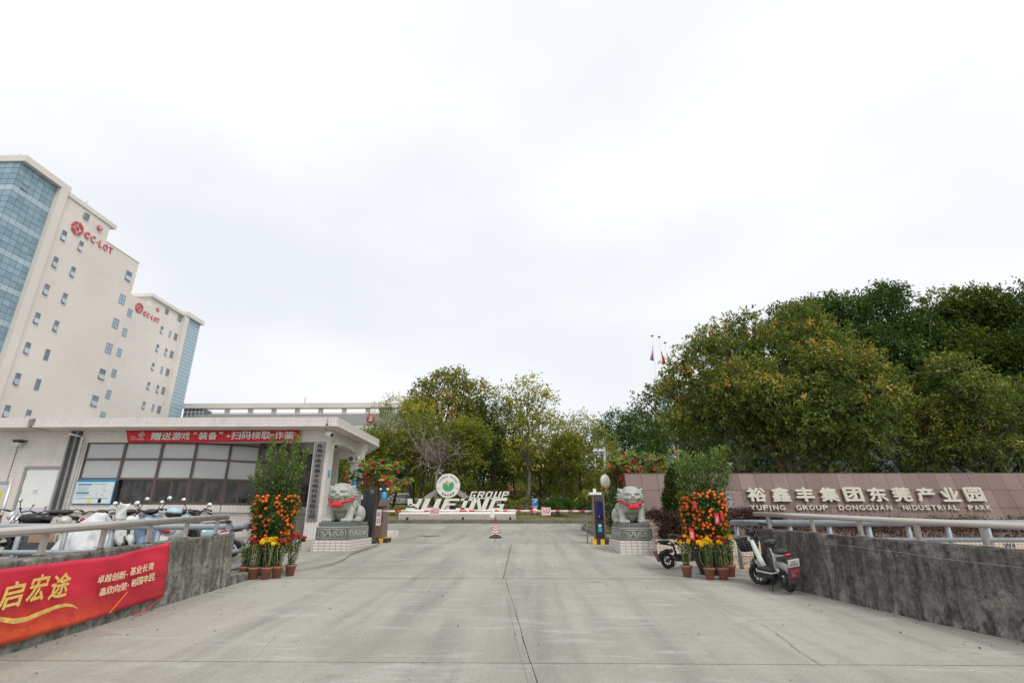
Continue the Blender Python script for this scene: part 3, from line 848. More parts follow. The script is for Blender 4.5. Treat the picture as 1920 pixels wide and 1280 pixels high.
# things fixed to the guardhouse
fl = thing('floodlight', P(33, 829, GY - .15), 'black floodlight with a pale lens high on the guardhouse wall above the white door', 'floodlight')
c0 = P(33, 829, GY - .2)
m_ = MB(); m_.box(c0.x - .14, c0.x + .14, GY - .28, GY - .12, c0.z - .02, c0.z + .10); m_.box(c0.x - .04, c0.x + .2, GY - .119, GY, c0.z + .04, c0.z + .09); m_.build('housing', M_BLACK, fl, bevel=.01)
m_ = MB(); m_.hexa([(c0.x - .12, GY - .30, c0.z - .14), (c0.x + .14, GY - .30, c0.z - .14), (c0.x + .14, GY - .18, c0.z - .14), (c0.x - .12, GY - .18, c0.z - .14),
                    (c0.x - .15, GY - .34, c0.z - .02), (c0.x + .16, GY - .34, c0.z - .02), (c0.x + .16, GY - .14, c0.z - .022), (c0.x - .15, GY - .14, c0.z - .022)])
m_.build('lens', MT('lamp lens', (.62, .62, .58), .25), fl)
m_ = MB(); m_.tube([(c0.x - .12, GY - .02, c0.z), (c0.x - .13, GY - .012, 3.2), (c0.x - .15, GY - .012, 2.2)], .008, 5); m_.build('cable', M_BLACK, fl)

def camera_unit(name, loc, d, s, label, cat='security camera'):
    t = thing(name, loc, label, cat); l = Vector(loc); d = Vector(d).normalized()
    m = MB(); m.tube([l, l + d * .28 * s], .06 * s, 10); m.build('housing', M_WHITE, t)
    m = MB(); m.tube([l + d * .281 * s, l + d * .30 * s], .045 * s, 10); m.build('lens', M_BLACK, t)
    m = MB(); m.tube([l + d * .08 * s, l - d * .1 * s + Vector((0, .0, .16 * s)), l - d * .1 * s + Vector((0, 0, .24 * s))], .02 * s, 6); m.build('bracket', M_GREYP, t)
    return t
camera_unit('security_camera', P(611, 812, 19.4), (.8, -.6, -.25), 1.5, 'white bullet camera under the guardhouse roof corner above the pillar')
camera_unit('security_camera', (-7.9, 20.9, 4.34), (1, -.3, -.1), 1.3, 'dark capped camera hanging under the canopy soffit behind the signed pillar')
q = P(662, 858, 22.9)
t = thing('loudspeaker', q, 'square grey loudspeaker with a side camera on top of the rear canopy pillar', 'loudspeaker')
m_ = MB(); m_.box(q.x - .16, q.x + .12, 22.72, 22.95, q.z - .22, q.z + .1); m_.build('housing', MT('beige plastic', (.50, .47, .43), .5), t, bevel=.015)
m_ = MB(); m_.lathe([(.09, 0), (.09, .02), (0, .025)], (q.x - .02, 22.715, q.z - .06), 14, M=Matrix.Rotation(math.radians(90), 3, 'X')); m_.build('grille', M_DGREY, t)
m_ = MB(); m_.tube([(q.x + .14, 22.9, q.z + .02), (q.x + .32, 22.75, q.z + .0)], .05, 8); m_.build('side_camera', M_WHITE, t)

# vertical company board on the pillar
t = thing('name_board', P(585, 902, GY), 'tall dark metal name board with black characters running down the front pillar', 'sign board')
bx0, bx1 = -7.96, -7.58
m_ = MB(); m_.box(bx0, bx1, GY - .04, GY - .003, 1.46, 4.33); m_.build('board', MT('brushed board', (.24, .225, .215), .35, .6, var=.15, scale=6), t, bevel=.006)
for i, ch in enumerate('东莞中电裕鑫丰光电科技有限公司'):
    hh = (4.27 - 1.52) / 15
    lettering('character', ch, (bx0 + .075, GY - .042, 4.27 - hh * (i + 1) + .02), (1, 0, 0), (0, 0, 1), .23, hh * .84, M_INK, t, .01, .02)
# blue vertical notice on the rear pillar
t = thing('vertical_notice', (-7.4, 22.98, 2.9), 'narrow blue vertical notice with white characters on the rear canopy pillar', 'sign board')
q0, q1 = P(662, 880, 22.96), P(673, 931, 22.96)
m_ = MB(); m_.box(q0.x, q0.x + .28, 22.955, 22.985, q1.z, q0.z); m_.build('board', MT('sky blue print', (.02, .30, .50), .45), t)
rq = random.Random(12)
for i in range(11):
    hh = (q0.z - q1.z - .08) / 11; zc_ = q0.z - .04 - hh * (i + .5); m_ = MB()
    for k in range(3): m_.box(q0.x + .09 + rq.random() * .02, q0.x + .17 + rq.random() * .03, 22.949, 22.954, zc_ - .03 + k * .026, zc_ - .018 + k * .026)
    m_.box(q0.x + .13, q0.x + .15, 22.947, 22.953, zc_ - .04, zc_ + .04); m_.build('printed_mark', M_WHITE, t)
# information board leaning in the window
t = thing('information_board', (-16, 19.7, 2.5), 'white and blue information board fixed over the first lower guardhouse window', 'notice board')
ix0, ix1, iz0, iz1 = -16.86, -15.36, 2.06, 2.96
m_ = MB(); m_.box(ix0, ix1, 19.70, 19.73, iz0, iz1); m_.build('board', MT('board blue', (.02, .22, .42), .4), t)
m_ = MB(); m_.box(ix0 + .03, ix1 - .03, 19.692, 19.70, iz0 + .03, iz1 - .10); m_.build('sheet', MT('board white', (.62, .66, .70), .3, var=.05), t)
def bars(parent, lst):
    for (a, b, c, d, m, nm) in lst: MB().box(ix0 + a, ix0 + b, 19.684, 19.690, iz0 + c, iz0 + d).build(nm, m, parent)
MBL, MGR, MLG, MYL = MT('print blue', (.02, .20, .45), .5), MT('print green', (.03, .35, .22), .5), MT('print pale green', (.42, .62, .50), .5), MT('print yellow', (.72, .62, .03), .5)
bars(t, [(.10, .62, .69, .74, MBL, 'heading_bar'), (.10, .58, .38, .43, MBL, 'heading_bar'), (.68, 1.2, .70, .77, MLG, 'heading_bar'), (.12, 1.34, .205, .22, MGR, 'divider'),
         (.58, .72, .06, .18, MYL, 'pictogram'), (1.0, 1.12, .05, .20, M_INK, 'pictogram'), (1.035, 1.085, .09, .16, MGR, 'pictogram')])
rr_ = random.Random(3)
m_ = MB()
for k in range(6): m_.box(ix0 + .10, ix0 + .62 - rr_.random() * .2, 19.687, 19.691, iz0 + .63 - k * .035, iz0 + .64 - k * .035)
for k in range(2): m_.box(ix0 + .10, ix0 + .7 - rr_.random() * .3, 19.687, 19.691, iz0 + .33 - k * .035, iz0 + .34 - k * .035)
for k in range(9):
    a = ix0 + .72 + rr_.random() * .5; b = iz0 + .28 + rr_.random() * .36; m_.box(a, a + .1, 19.687, 19.691, b, b + .012)
m_.build('print_lines', MT('print grey green', (.30, .42, .40), .6), t)
# red banner along the roof beam
t = thing('red_banner', (-12, GY - .1, 4.6), 'long red cloth banner with white characters under the guardhouse roof edge', 'banner')
b0, b1 = P(236, 805, GY - .12), P(562, 806, GY - .12)
b0b, b1b = P(239, 829, GY - .12), P(562, 826, GY - .12)
m_ = MB(); n_ = 40; V_ = []
for i in range(n_ + 1):
    f = i / n_; a = b0.lerp(b1, f); b = b0b.lerp(b1b, f)
    a.z -= .0 + .03 * math.sin(f * math.pi); b.z += .03 * math.sin(f * 9) * .3 - .02 * math.sin(f * math.pi)
    a.y += .012 * math.sin(f * 37); b.y += .02 * math.sin(f * 29 + 1)
    for k in range(4): V_.append(a.lerp(b, k / 3))
m_.add(V_, [(i * 4 + k, i * 4 + k + 1, i * 4 + k + 5, i * 4 + k + 4) for i in range(n_) for k in range(3)], 0, True)
o = m_.build('cloth', M_RED, t); sd = o.modifiers.new('thickness', 'SOLIDIFY'); sd.thickness = .006
zc = (b0.z + b0b.z) / 2 - .02
def bx(px): return P(px, 816, GY - .14).x
hgt = .30
for s_, a, b in (('赠', 284, 303), ('送', 304, 322), ('游', 323, 341), ('戏', 341, 357), ('“', 363, 369), ('装', 373, 390), ('备', 391, 408), ('”', 411, 418), ('+', 425, 433), ('扫', 434, 452), ('码', 453, 471), ('领', 471, 489), ('取', 490, 507), ('=', 506, 514), ('诈', 516, 532), ('骗', 533, 551)):
    h_ = hgt if s_ not in '“”+=' else (.1 if s_ in '“”' else .12)
    zz = zc - .15 if s_ not in '“”' else zc + .05
    if s_ in '+=': zz = zc - .08
    lettering('character', s_, (bx(a), GY - .15, zz + .03 * (bx(a) - b0.x) / 7), (1, 0, .004), (0, 0, 1), bx(b) - bx(a), h_, M_WHITE, t, .008, .018)
m_ = MB(); c_ = Vector((bx(266), GY - .15, zc + .07))
for k in range(4):
    for s_ in (-1, 1):
        a = k * math.pi / 2
        pts = [c_ + Vector((math.cos(a + s_ * .0) * r * .11 + s_ * .05 * math.sin(r * 3.0) * -math.sin(a), 0, math.sin(a) * r * .11 + s_ * .05 * math.sin(r * 3.0) * math.cos(a))) for r in (0, .3, .6, .9, 1.05)]
        m_.tube(pts, .012, 4)
m_.build('emblem', M_WHITE, t)
lettering('small_lettering', 'China', (bx(246), GY - .15, zc - .05), (1, 0, 0), (0, 0, 1), .2, .06, M_WHITE, t, .006, .0)
lettering('small_lettering', 'unicom中国联通', (bx(246), GY - .15, zc - .135), (1, 0, 0), (0, 0, 1), bx(272) - bx(246), .06, M_WHITE, t, .006, .0)
# antenna spike on the roof edge
t = thing('lightning_rod', P(613, 800, 19.0), 'short dark spike standing at the guardhouse roof corner', 'rod')
a = P(613, 797, 18.88); m_ = MB(); m_.tube([a, a + Vector((0, 0, .06))], .035, 6); m_.tube([a, a + Vector((0, 0, .30))], .008, 5); m_.build('spike', M_BLACK, t)
# yellow poster stand at the left edge
q = P(24, 893, 13.0)
t = thing('poster_stand', (q.x, 13, .55), 'steel framed notice stand with a yellow poster at the left edge', 'notice stand')
m_ = MB(); m_.tube([(q.x, 13, .5), (q.x, 13, q.z)], .042, 10); m_.build('post', M_STEELB, t)
m_ = MB(); m_.tube([(q.x - 1.5, 13, .5), (q.x - 1.5, 13, q.z)], .042, 10); m_.build('post', M_STEELB, t)
zt = P(18, 902, 13).z
m_ = MB(); m_.box(q.x - 1.46, q.x - .04, 12.97, 13.03, zt - .06, zt); m_.box(q.x - 1.46, q.x - .04, 12.97, 13.03, zt - 1.0, zt - .95); m_.build('frame', M_STEEL, t)
m_ = MB(); m_.box(q.x - 1.45, q.x - .045, 12.985, 13.015, zt - .95, zt - .06); m_.build('panel', MT('pale panel', (.55, .57, .60), .4), t)
m_ = MB(); m_.box(q.x - 1.3, q.x - .12, 12.978, 12.984, zt - .92, zt - .22); ps = m_.build('poster', MT('poster yellow', (.66, .60, .02), .5, var=.05), t)
m_ = MB()
for k in range(4): m_.box(q.x - .6, q.x - .2 - .06 * (k % 2), 12.972, 12.977, zt - .36 - k * .1, zt - .345 - k * .1)
m_.build('print_lines', M_INK, ps, local=True)

# ------------------------------------------------------------------ parapets of the ramp with their rails
def parapet(name, pts, h0, h1, th, side, mat, label):
    """pts: foot line of the inner face from far end to near; side -1 thickens to the left, +1 to the right"""
    t = thing(name, (pts[0][0], pts[0][1], gz(pts[0][1])), label, 'parapet')
    dense = resample([Vector(p) for p in pts], .25)
    L = len(dense); V_ = []
    tot = sum((dense[i + 1] - dense[i]).length for i in range(L - 1)); s = 0
    for i, p in enumerate(dense):
        d = (dense[min(i + 1, L - 1)] - dense[max(i - 1, 0)]).normalized(); n = Vector((-d.y, d.x))
        if n.x * side < 0: n = -n
        h = h0 + (h1 - h0) * s / tot; z = gz(p.y)
        if i < L - 1: s += (dense[i + 1] - dense[i]).length
        j = mnoise.noise(Vector((p.y * 2.3, 1.7 * side, 0))) * .012
        prof = [(0, -.1), (.02 + j, .08), (.035 + j, h * .5), (.05 + j, h * .56), (.06, h - .02), (.075, h), (.06 + th, h + j), (.07 + th, -.1)]
        V_ += [(p.x + n.x * a, p.y + n.y * a, z + b) for a, b in prof]
    m = MB(); k = 8
    F_ = [(i * k + j, i * k + j + 1, (i + 1) * k + j + 1, (i + 1) * k + j) for i in range(L - 1) for j in range(k - 1)]
    F_ += [tuple(range(k)), tuple((L - 1) * k + j for j in range(k))[::-1]]
    if side > 0: F_ = [f[::-1] for f in F_]
    m.add(V_, F_); m.build('wall', mat, t)
    return t
pl = parapet('concrete_parapet', [(-5.32, 10.1), (-5.30, 5.8), (-5.30, 1.0), (-5.30, -4)], .885, .93, .22, -1, M_WALLC, 'stained grey concrete parapet on the left of the ramp with the red banner on it')
pr = parapet('concrete_parapet', [(4.42, 10.45), (4.69, 9.69), (5.15, 7.6), (5.62, 6.2), (6.2, 3.5), (6.9, 0), (7.2, -4)], .95, .98, .22, 1, M_WALLD, 'blackened mouldy concrete parapet on the right of the ramp behind the white e-bike')
def handrail(parent, pts, z_of, top_r, post_at, name_mat, h, squash=True):
    m = MB(); m.tube([(x, y, z_of(y) + h) for x, y in pts], top_r, 12); m.build('top_rail', name_mat, parent)
    for x, y in post_at:
        m = MB()
        if squash: m.box(x - .022, x + .022, y - .03, y + .03, z_of(y) - .02, z_of(y) + h - top_r * .6); m.box(x - .05, x + .05, y - .055, y + .055, z_of(y), z_of(y) + .012)
        else: m.tube([(x, y, z_of(y) - .02), (x, y, z_of(y) + h)], .033, 10)
        m.build('post', M_STEEL, parent)
t = thing('handrail', (-5.52, 9.7, 1.3), 'brownish steel handrail on top of the left parapet', 'handrail')
handrail(t, [(-5.52, 10.0), (-5.50, 6), (-5.50, -4)], lambda y: gz(y) + .91, .052, [(-5.52, 9.7 - .87 * k) for k in range(12)], M_STEELB, .275)
m_ = MB(); m_.ball((-5.52, 10.0, gz(10) + .91 + .275), .054, 10, 8); m_.build('rail_end', M_STEEL, t)
t = thing('handrail', (4.6, 9.7, 1.3), 'bright steel handrail on top of the blackened right parapet', 'handrail')
rline = [(4.50, 10.6), (4.85, 9.69), (5.31, 7.6), (5.78, 6.2), (6.36, 3.5), (7.06, 0), (7.3, -4)]
def atY(line, y):
    for a, b in zip(line[:-1], line[1:]):
        if b[1] <= y <= a[1]: return a[0] + (b[0] - a[0]) * (a[1] - y) / (a[1] - b[1])
    return line[0][0]
handrail(t, rline, lambda y: gz(y) + .965, .042, [(atY(rline, y), y) for y in (10.3, 9.35, 8.4, 7.5, 6.75, 6.05, 5.2, 4.2, 3.2, 2.2)], M_STEELB, .25)

def pipe_rail(name, loc, segs, zs, posts, label, r=.062):
    t = thing(name, loc, label, 'railing')
    for k, z in enumerate(zs):
        for sgm in segs:
            m = MB(); m.tube([(x, y, z) for x, y in sgm], r if k == 0 else r * .7, 12); m.build('rail', M_GALV, t)
    for x, y in posts:
        m = MB(); m.tube([(x, y, gz(y) - .05), (x, y, zs[0] - r * .3)], r * .72, 10); m.build('post', M_GALV, t)
    return t
t = pipe_rail('pipe_railing', (-8, 10.9, .44), [[(-24, 10.85), (-5.88, 10.85)], [(-5.88, 10.80), (-5.95, 13.1)]], [1.40, .92, .60], [(-5.93, 11.0), (-5.95, 13.0)] + [(-6.4 - .95 * k, 10.87) for k in range(1, 17)],
              'grey painted pipe railing behind the left parapet in front of the parked scooters')
m_ = MB(); m_.lathe([(0, -.012), (.072, -.01), (.072, .02)], (-5.88, 10.79, 1.40), 16, M=Matrix.Rotation(math.radians(90), 3, 'X')); m_.build('end_cap', M_GALV, t)
t = pipe_rail('pipe_railing', (6, 10.9, .44), [[(4.86, 10.9), (26, 10.9)], [(4.86, 10.85), (4.82, 12.6)]], [1.47, 1.16], [(4.86, 11.0), (4.82, 12.4)] + [(5.3 + .77 * k, 10.92) for k in range(0, 20)],
              'grey painted pipe railing behind the blackened right parapet in front of the tiled planter')
m_ = MB(); m_.lathe([(0, -.012), (.072, -.01), (.072, .02)], (4.86, 10.84, 1.46), 16, M=Matrix.Rotation(math.radians(90), 3, 'X')); m_.build('end_cap', M_GALV, t)
# low kerb beside the left wall end
t = MB(); t.box(-5.95, -5.36, 10.25, 11.35, .35, .56); t.box(-6.6, -5.96, 10.6, 10.8, .3, .60)
t.build('concrete_kerb', M_WALLC, None, bevel=.015, label='rough grey concrete kerb block between the left parapet end and the flower pots', cat='kerb')

# ------------------------------------------------------------------ red banner on the left parapet
t = thing('red_banner', (-5.2, 6.5, .8), 'wind rippled red and gold banner with calligraphy hung on the left parapet', 'banner')
BX = -5.262
def btop(y): return np.interp(y, [1.5, 5.6, 7.0, 8.0], [.98, 1.075, 1.10, 1.215])
def bbot(y): return np.interp(y, [1.5, 5.8, 6.7, 8.2], [.20, .345, .385, .495])
M_BAN, tb, pb, cb = newmat('printed banner cloth')
gp_ = tb.nodes.new('ShaderNodeNewGeometry').outputs['Position']
sepn = tb.nodes.new('ShaderNodeSeparateXYZ'); tb.links.new(gp_, sepn.inputs[0])
base = ramp(tb, noise(tb, gp_, .9, 3), [(.3, (.46, .012, .034)), (.7, (.62, .020, .050))])
# gold sparks and an orange glow printed low on the cloth
mr = tb.nodes.new('ShaderNodeMapRange'); mr.inputs['From Min'].default_value = .40; mr.inputs['From Max'].default_value = .72
mr.inputs['To Min'].default_value = 1; mr.inputs['To Max'].default_value = 0
tb.links.new(sepn.outputs[2], mr.inputs[0])
mr2 = tb.nodes.new('ShaderNodeMapRange'); mr2.inputs['From Min'].default_value = 7.6; mr2.inputs['From Max'].default_value = 6.2
tb.links.new(sepn.outputs[1], mr2.inputs[0])
mm = tb.nodes.new('ShaderNodeMath'); mm.operation = 'MULTIPLY'; tb.links.new(mr.outputs[0], mm.inputs[0]); tb.links.new(mr2.outputs[0], mm.inputs[1])
glow = mix(tb, 1.0, mm.outputs[0], ramp(tb, noise(tb, gp_, 5, 4), [(.3, (.25,) * 3), (.65, (1,) * 3)]), 'MULTIPLY')
c1 = mix(tb, glow, base, (.85, .13, .02))
vo = tb.nodes.new('ShaderNodeTexVoronoi'); vo.inputs['Scale'].default_value = 22; tb.links.new(gp_, vo.inputs['Vector'])
spk = ramp(tb, vo.outputs['Distance'], [(.10, (1, 1, 1)), (.22, (0, 0, 0))])
spm = mix(tb, 1.0, spk, glow, 'MULTIPLY')
c2 = mix(tb, spm, c1, (.9, .42, .06))
tb.links.new(c2, pb.inputs['Base Color']); pb.inputs['Roughness'].default_value = .5
tb.links.new(bump(tb, noise(tb, gp_, 120, 2), .1, .002), pb.inputs['Normal'])
m_ = MB(); NY, NZ = 120, 14; V_ = []
def bwave(y, f):
    w_ = .014 * math.sin(y * 2.4 + f * 2.2) + .010 * math.sin(y * 5.3 - f * 5 + 1) + .006 * math.sin(y * 13 + f * 11)
    near = math.exp(-((8.05 - y) / 1.3) ** 2)                       # tension creases fan out from the tied end
    w_ += near * .012 * math.sin(f * 26 + y * 5) + .006 * math.sin(f * 15 + y * 3.1)
    return min(.036, w_ * (1 - .35 * abs(2 * f - 1))) + .018 * math.sin(f * math.pi)
for i in range(NY + 1):
    y = 1.5 + (8.05 - 1.5) * i / NY
    for k in range(NZ + 1):
        f = k / NZ; yy = y + .13 * (1 - f) * (i / NY)
        V_.append((BX + bwave(y, f), yy, bbot(y) + (btop(y) - bbot(y)) * f))
m_.add(V_, [(i * (NZ + 1) + k, (i + 1) * (NZ + 1) + k, (i + 1) * (NZ + 1) + k + 1, i * (NZ + 1) + k + 1) for i in range(NY) for k in range(NZ)], 0, True)
o = m_.build('cloth', M_BAN, t); sd = o.modifiers.new('thickness', 'SOLIDIFY'); sd.thickness = .004
def onban(s, px0, py0, px1, py1, hpx, mat, off=.014, depth=.004, shear=0):
    """one printed character between two pixel feet, laid just proud of the cloth"""
    a = PX(px0, py0, BX + .060); b = PX(px1, py1, BX + .060); c = PX(px0, py0 - hpx, BX + .060)
    return lettering('character', s, a, (b - a), (0, 0, 1), (b - a).length, (c.z - a.z), mat, t, depth, off, shear)
M_GOLDP = MT('pale gold print', (.72, .58, .38), .5, var=.12, scale=12)
M_GOLD = MT('gold print', (.66, .47, .12), .45, var=.3, scale=14)
for i, ch in enumerate('卓越创新'):
    x = 181.5 + i * 13.4; onban(ch, x, 1094 - i * 2.6, x + 12, 1091.5 - i * 2.6, 15, M_GOLDP)
for i, ch in enumerate('基业长青'):
    x = 243 + i * 11.2; onban(ch, x, 1078 - i * 2.9, x + 10.2, 1075.6 - i * 2.9, 14.5, M_GOLDP)
for i, ch in enumerate('鑫欣向荣'):
    x = 185 + i * 13.0; onban(ch, x, 1117 - i * 3.0, x + 12, 1114.5 - i * 3.0, 15, M_GOLDP)
for i, ch in enumerate('裕国丰民'):
    x = 244.5 + i * 11.2; onban(ch, x, 1100 - i * 3.4, x + 10.2, 1097.2 - i * 3.4, 14.5, M_GOLDP)
for x, y in ((237, 1078), (239, 1098)): onban('·', x, y, x + 2, y - .5, 2.5, M_GOLDP)
onban('启', -10, 1147, 40, 1128, 50, M_GOLD, .018, .004, .25)
onban('宏', 46, 1131, 85, 1119, 50, M_GOLD, .02, .004, .25)
onban('途', 88, 1125, 126, 1113, 46, M_GOLD, .02, .004, .2)
# printed gold swoosh
m_ = MB(); n_ = 30; V_ = []
sw = [(0, 1160, 9), (25, 1164, 10), (50, 1160, 9), (80, 1147, 8), (105, 1137, 7), (125, 1133, 6), (138, 1135, 4), (147, 1141, .5)]
sx_ = [s[0] for s in sw]
for i in range(n_ + 1):
    x = 147 * i / n_; y = np.interp(x, sx_, [s[1] for s in sw]); w_ = np.interp(x, sx_, [s[2] for s in sw])
    a = PX(x, y - w_ / 2, BX + .062); b = PX(x, y + w_ / 2, BX + .062); V_ += [a, b]
m_.add(V_, [(2 * i, 2 * i + 1, 2 * i + 3, 2 * i + 2) for i in range(n_)]); m_.build('gold_swoosh', M_GOLD, t)
# cords at the free end
m_ = MB(); a = Vector((BX, 8.2, .50)); m_.tube([a, (BX - .02, 8.05, .42), (BX + .03, 7.8, .35), (BX + .06, 7.55, .33)], .008, 5); m_.build('tie_cord', M_RED, t)
m_ = MB(); m_.tube([(BX, 8.06, 1.21), (BX - .08, 8.1, 1.24)], .006, 5); m_.build('tie_cord', M_RED, t)

# thin orange light streak printed on the banner, and a string along the right parapet
m_ = MB(); q_ = [PX(x, y, BX + .058) for x, y in ((203, 1149), (207, 1148), (241, 1108), (238, 1109))]; m_.add(q_, [(0, 1, 2, 3)]); m_.build('printed_streak', MT('orange print', (.78, .22, .03), .5), t)
m_ = MB(); pp_ = []
for px, py in ((1545, 1019), (1600, 1024), (1680, 1034), (1760, 1046), (1840, 1055), (1935, 1066)):
    a_, b_ = ray(px, py)
    Yh = 3.0
    while Yh < 10 and a_ * Yh < atY([(4.42, 10.45), (4.69, 9.69), (5.15, 7.6), (5.62, 6.2), (6.2, 3.5), (6.9, 0)], Yh) - .004: Yh += .005
    pp_.append((a_ * Yh, Yh, EYE + b_ * Yh))
m_.tube(pp_, .0026, 5); m_.build('string', M_GREYP, None, label='thin pale string sagging along the face of the blackened right parapet', cat='string')
# ------------------------------------------------------------------ granite sign wall, leaning back
gw = thing('granite_sign_wall', (12, 21, .84), 'long rose granite sign wall leaning back with cream company lettering', 'sign wall')
Z0, ZTOP, Y0, LEAN = .78, 3.29, 20.86, .25       # front foot line and lean (metres back per metre up)
def gwp(x, z, off=0): return Vector((x, Y0 + (z - Z0) * LEAN - off, z))
m_ = MB(); pr_ = [(Y0 + .03, .5), (Y0 + .03 + (ZTOP - .03 - Z0) * LEAN, ZTOP - .03), (Y0 + 1.0, ZTOP - .03), (Y0 + 1.0, .5)]
m_.prism(pr_, 4.14, 30, axis='x'); m_.build('core', M_GRANJ, gw)
m_ = MB(); m_.box(4.10, 30, Y0 + (ZTOP - .028 - Z0) * LEAN - .005, Y0 + 1.02, ZTOP - .027, ZTOP); m_.build('coping', M_GRAN, gw)
up_ = Vector((0, LEAN, 1)).normalized(); nrm_ = Vector((0, -1, LEAN)).normalized()
tw, tg = .65, .012
rowz = [ZTOP - .03, 2.62, 1.95, 1.28, .78]
tmesh = {}
for r_ in range(4):
    zt, zb = rowz[r_], rowz[r_ + 1]; L = (zt - zb) / up_.z - tg
    m_ = MB(); o0 = gwp(0, zb, 0)
    c = []
    for dn in (0.0, .028):
        for (xx, ss) in ((0, 0), (tw - tg, 0), (tw - tg, L), (0, L)): c.append(Vector((xx, 0, 0)) + up_ * ss + nrm_ * dn)
    m_.add(c, [(0, 1, 2, 3)[::-1], (4, 5, 6, 7), (0, 1, 5, 4), (1, 2, 6, 5), (2, 3, 7, 6), (3, 0, 4, 7)][:]); me = m_.mesh('panel', M_GRAN)
    for i in range(39):
        o = put('panel', me, gw, local=True); p_ = gwp(4.14 + i * tw, zb, -.03) + nrm_ * rnd.uniform(-.002, .002)
        o.location = p_ - gw.location
# left return face of the wall
M_LET = MT('cream metal letters', (.56, .52, .44), .45, .1, var=.06)
def wallhit(px, py):
    a, b = ray(px, py); # Y = Y0 + (EYE + b Y - Z0) * LEAN - front
    Yh = (Y0 - .02 + (EYE - Z0) * LEAN) / (1 - b * LEAN); return Vector((a * Yh, Yh, EYE + b * Yh))
for i, ch in enumerate('裕鑫丰集团东莞产业园'):
    x0 = 1401 + 45.55 * i
    a = wallhit(x0 + 1.5, 941.5); b = wallhit(x0 + 37, 941.5); c = wallhit(x0, 914.5)
    lettering('letter', ch, a + nrm_ * .03, (1, 0, 0), up_, b.x - a.x, (c - a).dot(up_), M_LET, gw, .07, .038)
for w_, x0, x1 in (('YUFING', 1406, 1475), ('GROUP', 1493, 1555), ('DONGGUAN', 1573, 1675), ('NIDUSTRIAL', 1693, 1800), ('PARK', 1816, 1861)):
    a = wallhit(x0, 956.5); b = wallhit(x1, 956.5); c = wallhit(x0, 947.2); n_ = len(w_)
    W_ = [(.5 if ch in 'I' else 1) for ch in w_]; tot = sum(W_); x = a.x; gap = (b.x - a.x) / tot
    for ch, ww in zip(w_, W_):
        lettering('small_letter', ch, Vector((x, a.y, a.z)) + nrm_ * .02, (1, 0, 0), up_, gap * (.80 if ch != 'I' else .16), (c - a).dot(up_), M_LET, gw, .04, .020)
        x += gap * ww
# round grey emblem half hidden behind the right kumquat tree
c_ = wallhit(1352, 937); m_ = MB(); m_.lathe([(.42, 0), (.42, .05), (0, .055)], c_ + nrm_ * .005, 28, smooth=False, M=nrm_.to_track_quat('Z', 'Y').to_matrix())
em = m_.build('emblem_disc', MT('blue grey enamel', (.20, .235, .27), .45), gw)
m_ = MB()
for k in range(3): m_.tube([c_ + nrm_ * .07 + Vector((.12, 0, -.3 + .22 * k)), c_ + nrm_ * .07 + Vector((.22, 0, -.14 + .22 * k)), c_ + nrm_ * .07 + Vector((.34, 0, -.20 + .22 * k))], .03, 5)
m_.build('emblem_relief', M_LET, em, local=True)

# ------------------------------------------------------------------ tiled planter in front of it
pt = thing('planter_wall', (10, 15, .6), 'long low planter faced with cream wall tiles on the right behind the railing', 'planter')
m_ = MB(); m_.box(3.62, 34, 14.95, 15.2, .2, 1.02); m_.box(3.62, 3.86, 15.21, 20.6, .2, 1.02)
m_.build('wall', M_TILE2, pt)
m_ = MB(); m_.box(3.85, 34, 15.21, 20.7, .3, .93); m_.build('soil', M_SOIL, pt)
a = P(1884, 1027, 14.94); b = P(1905, 1027, 14.94); lettering('graffiti', 'W4', a, (1, 0, .04), (0, 0, 1), b.x - a.x, .13, M_INK, pt, .003, -.01)

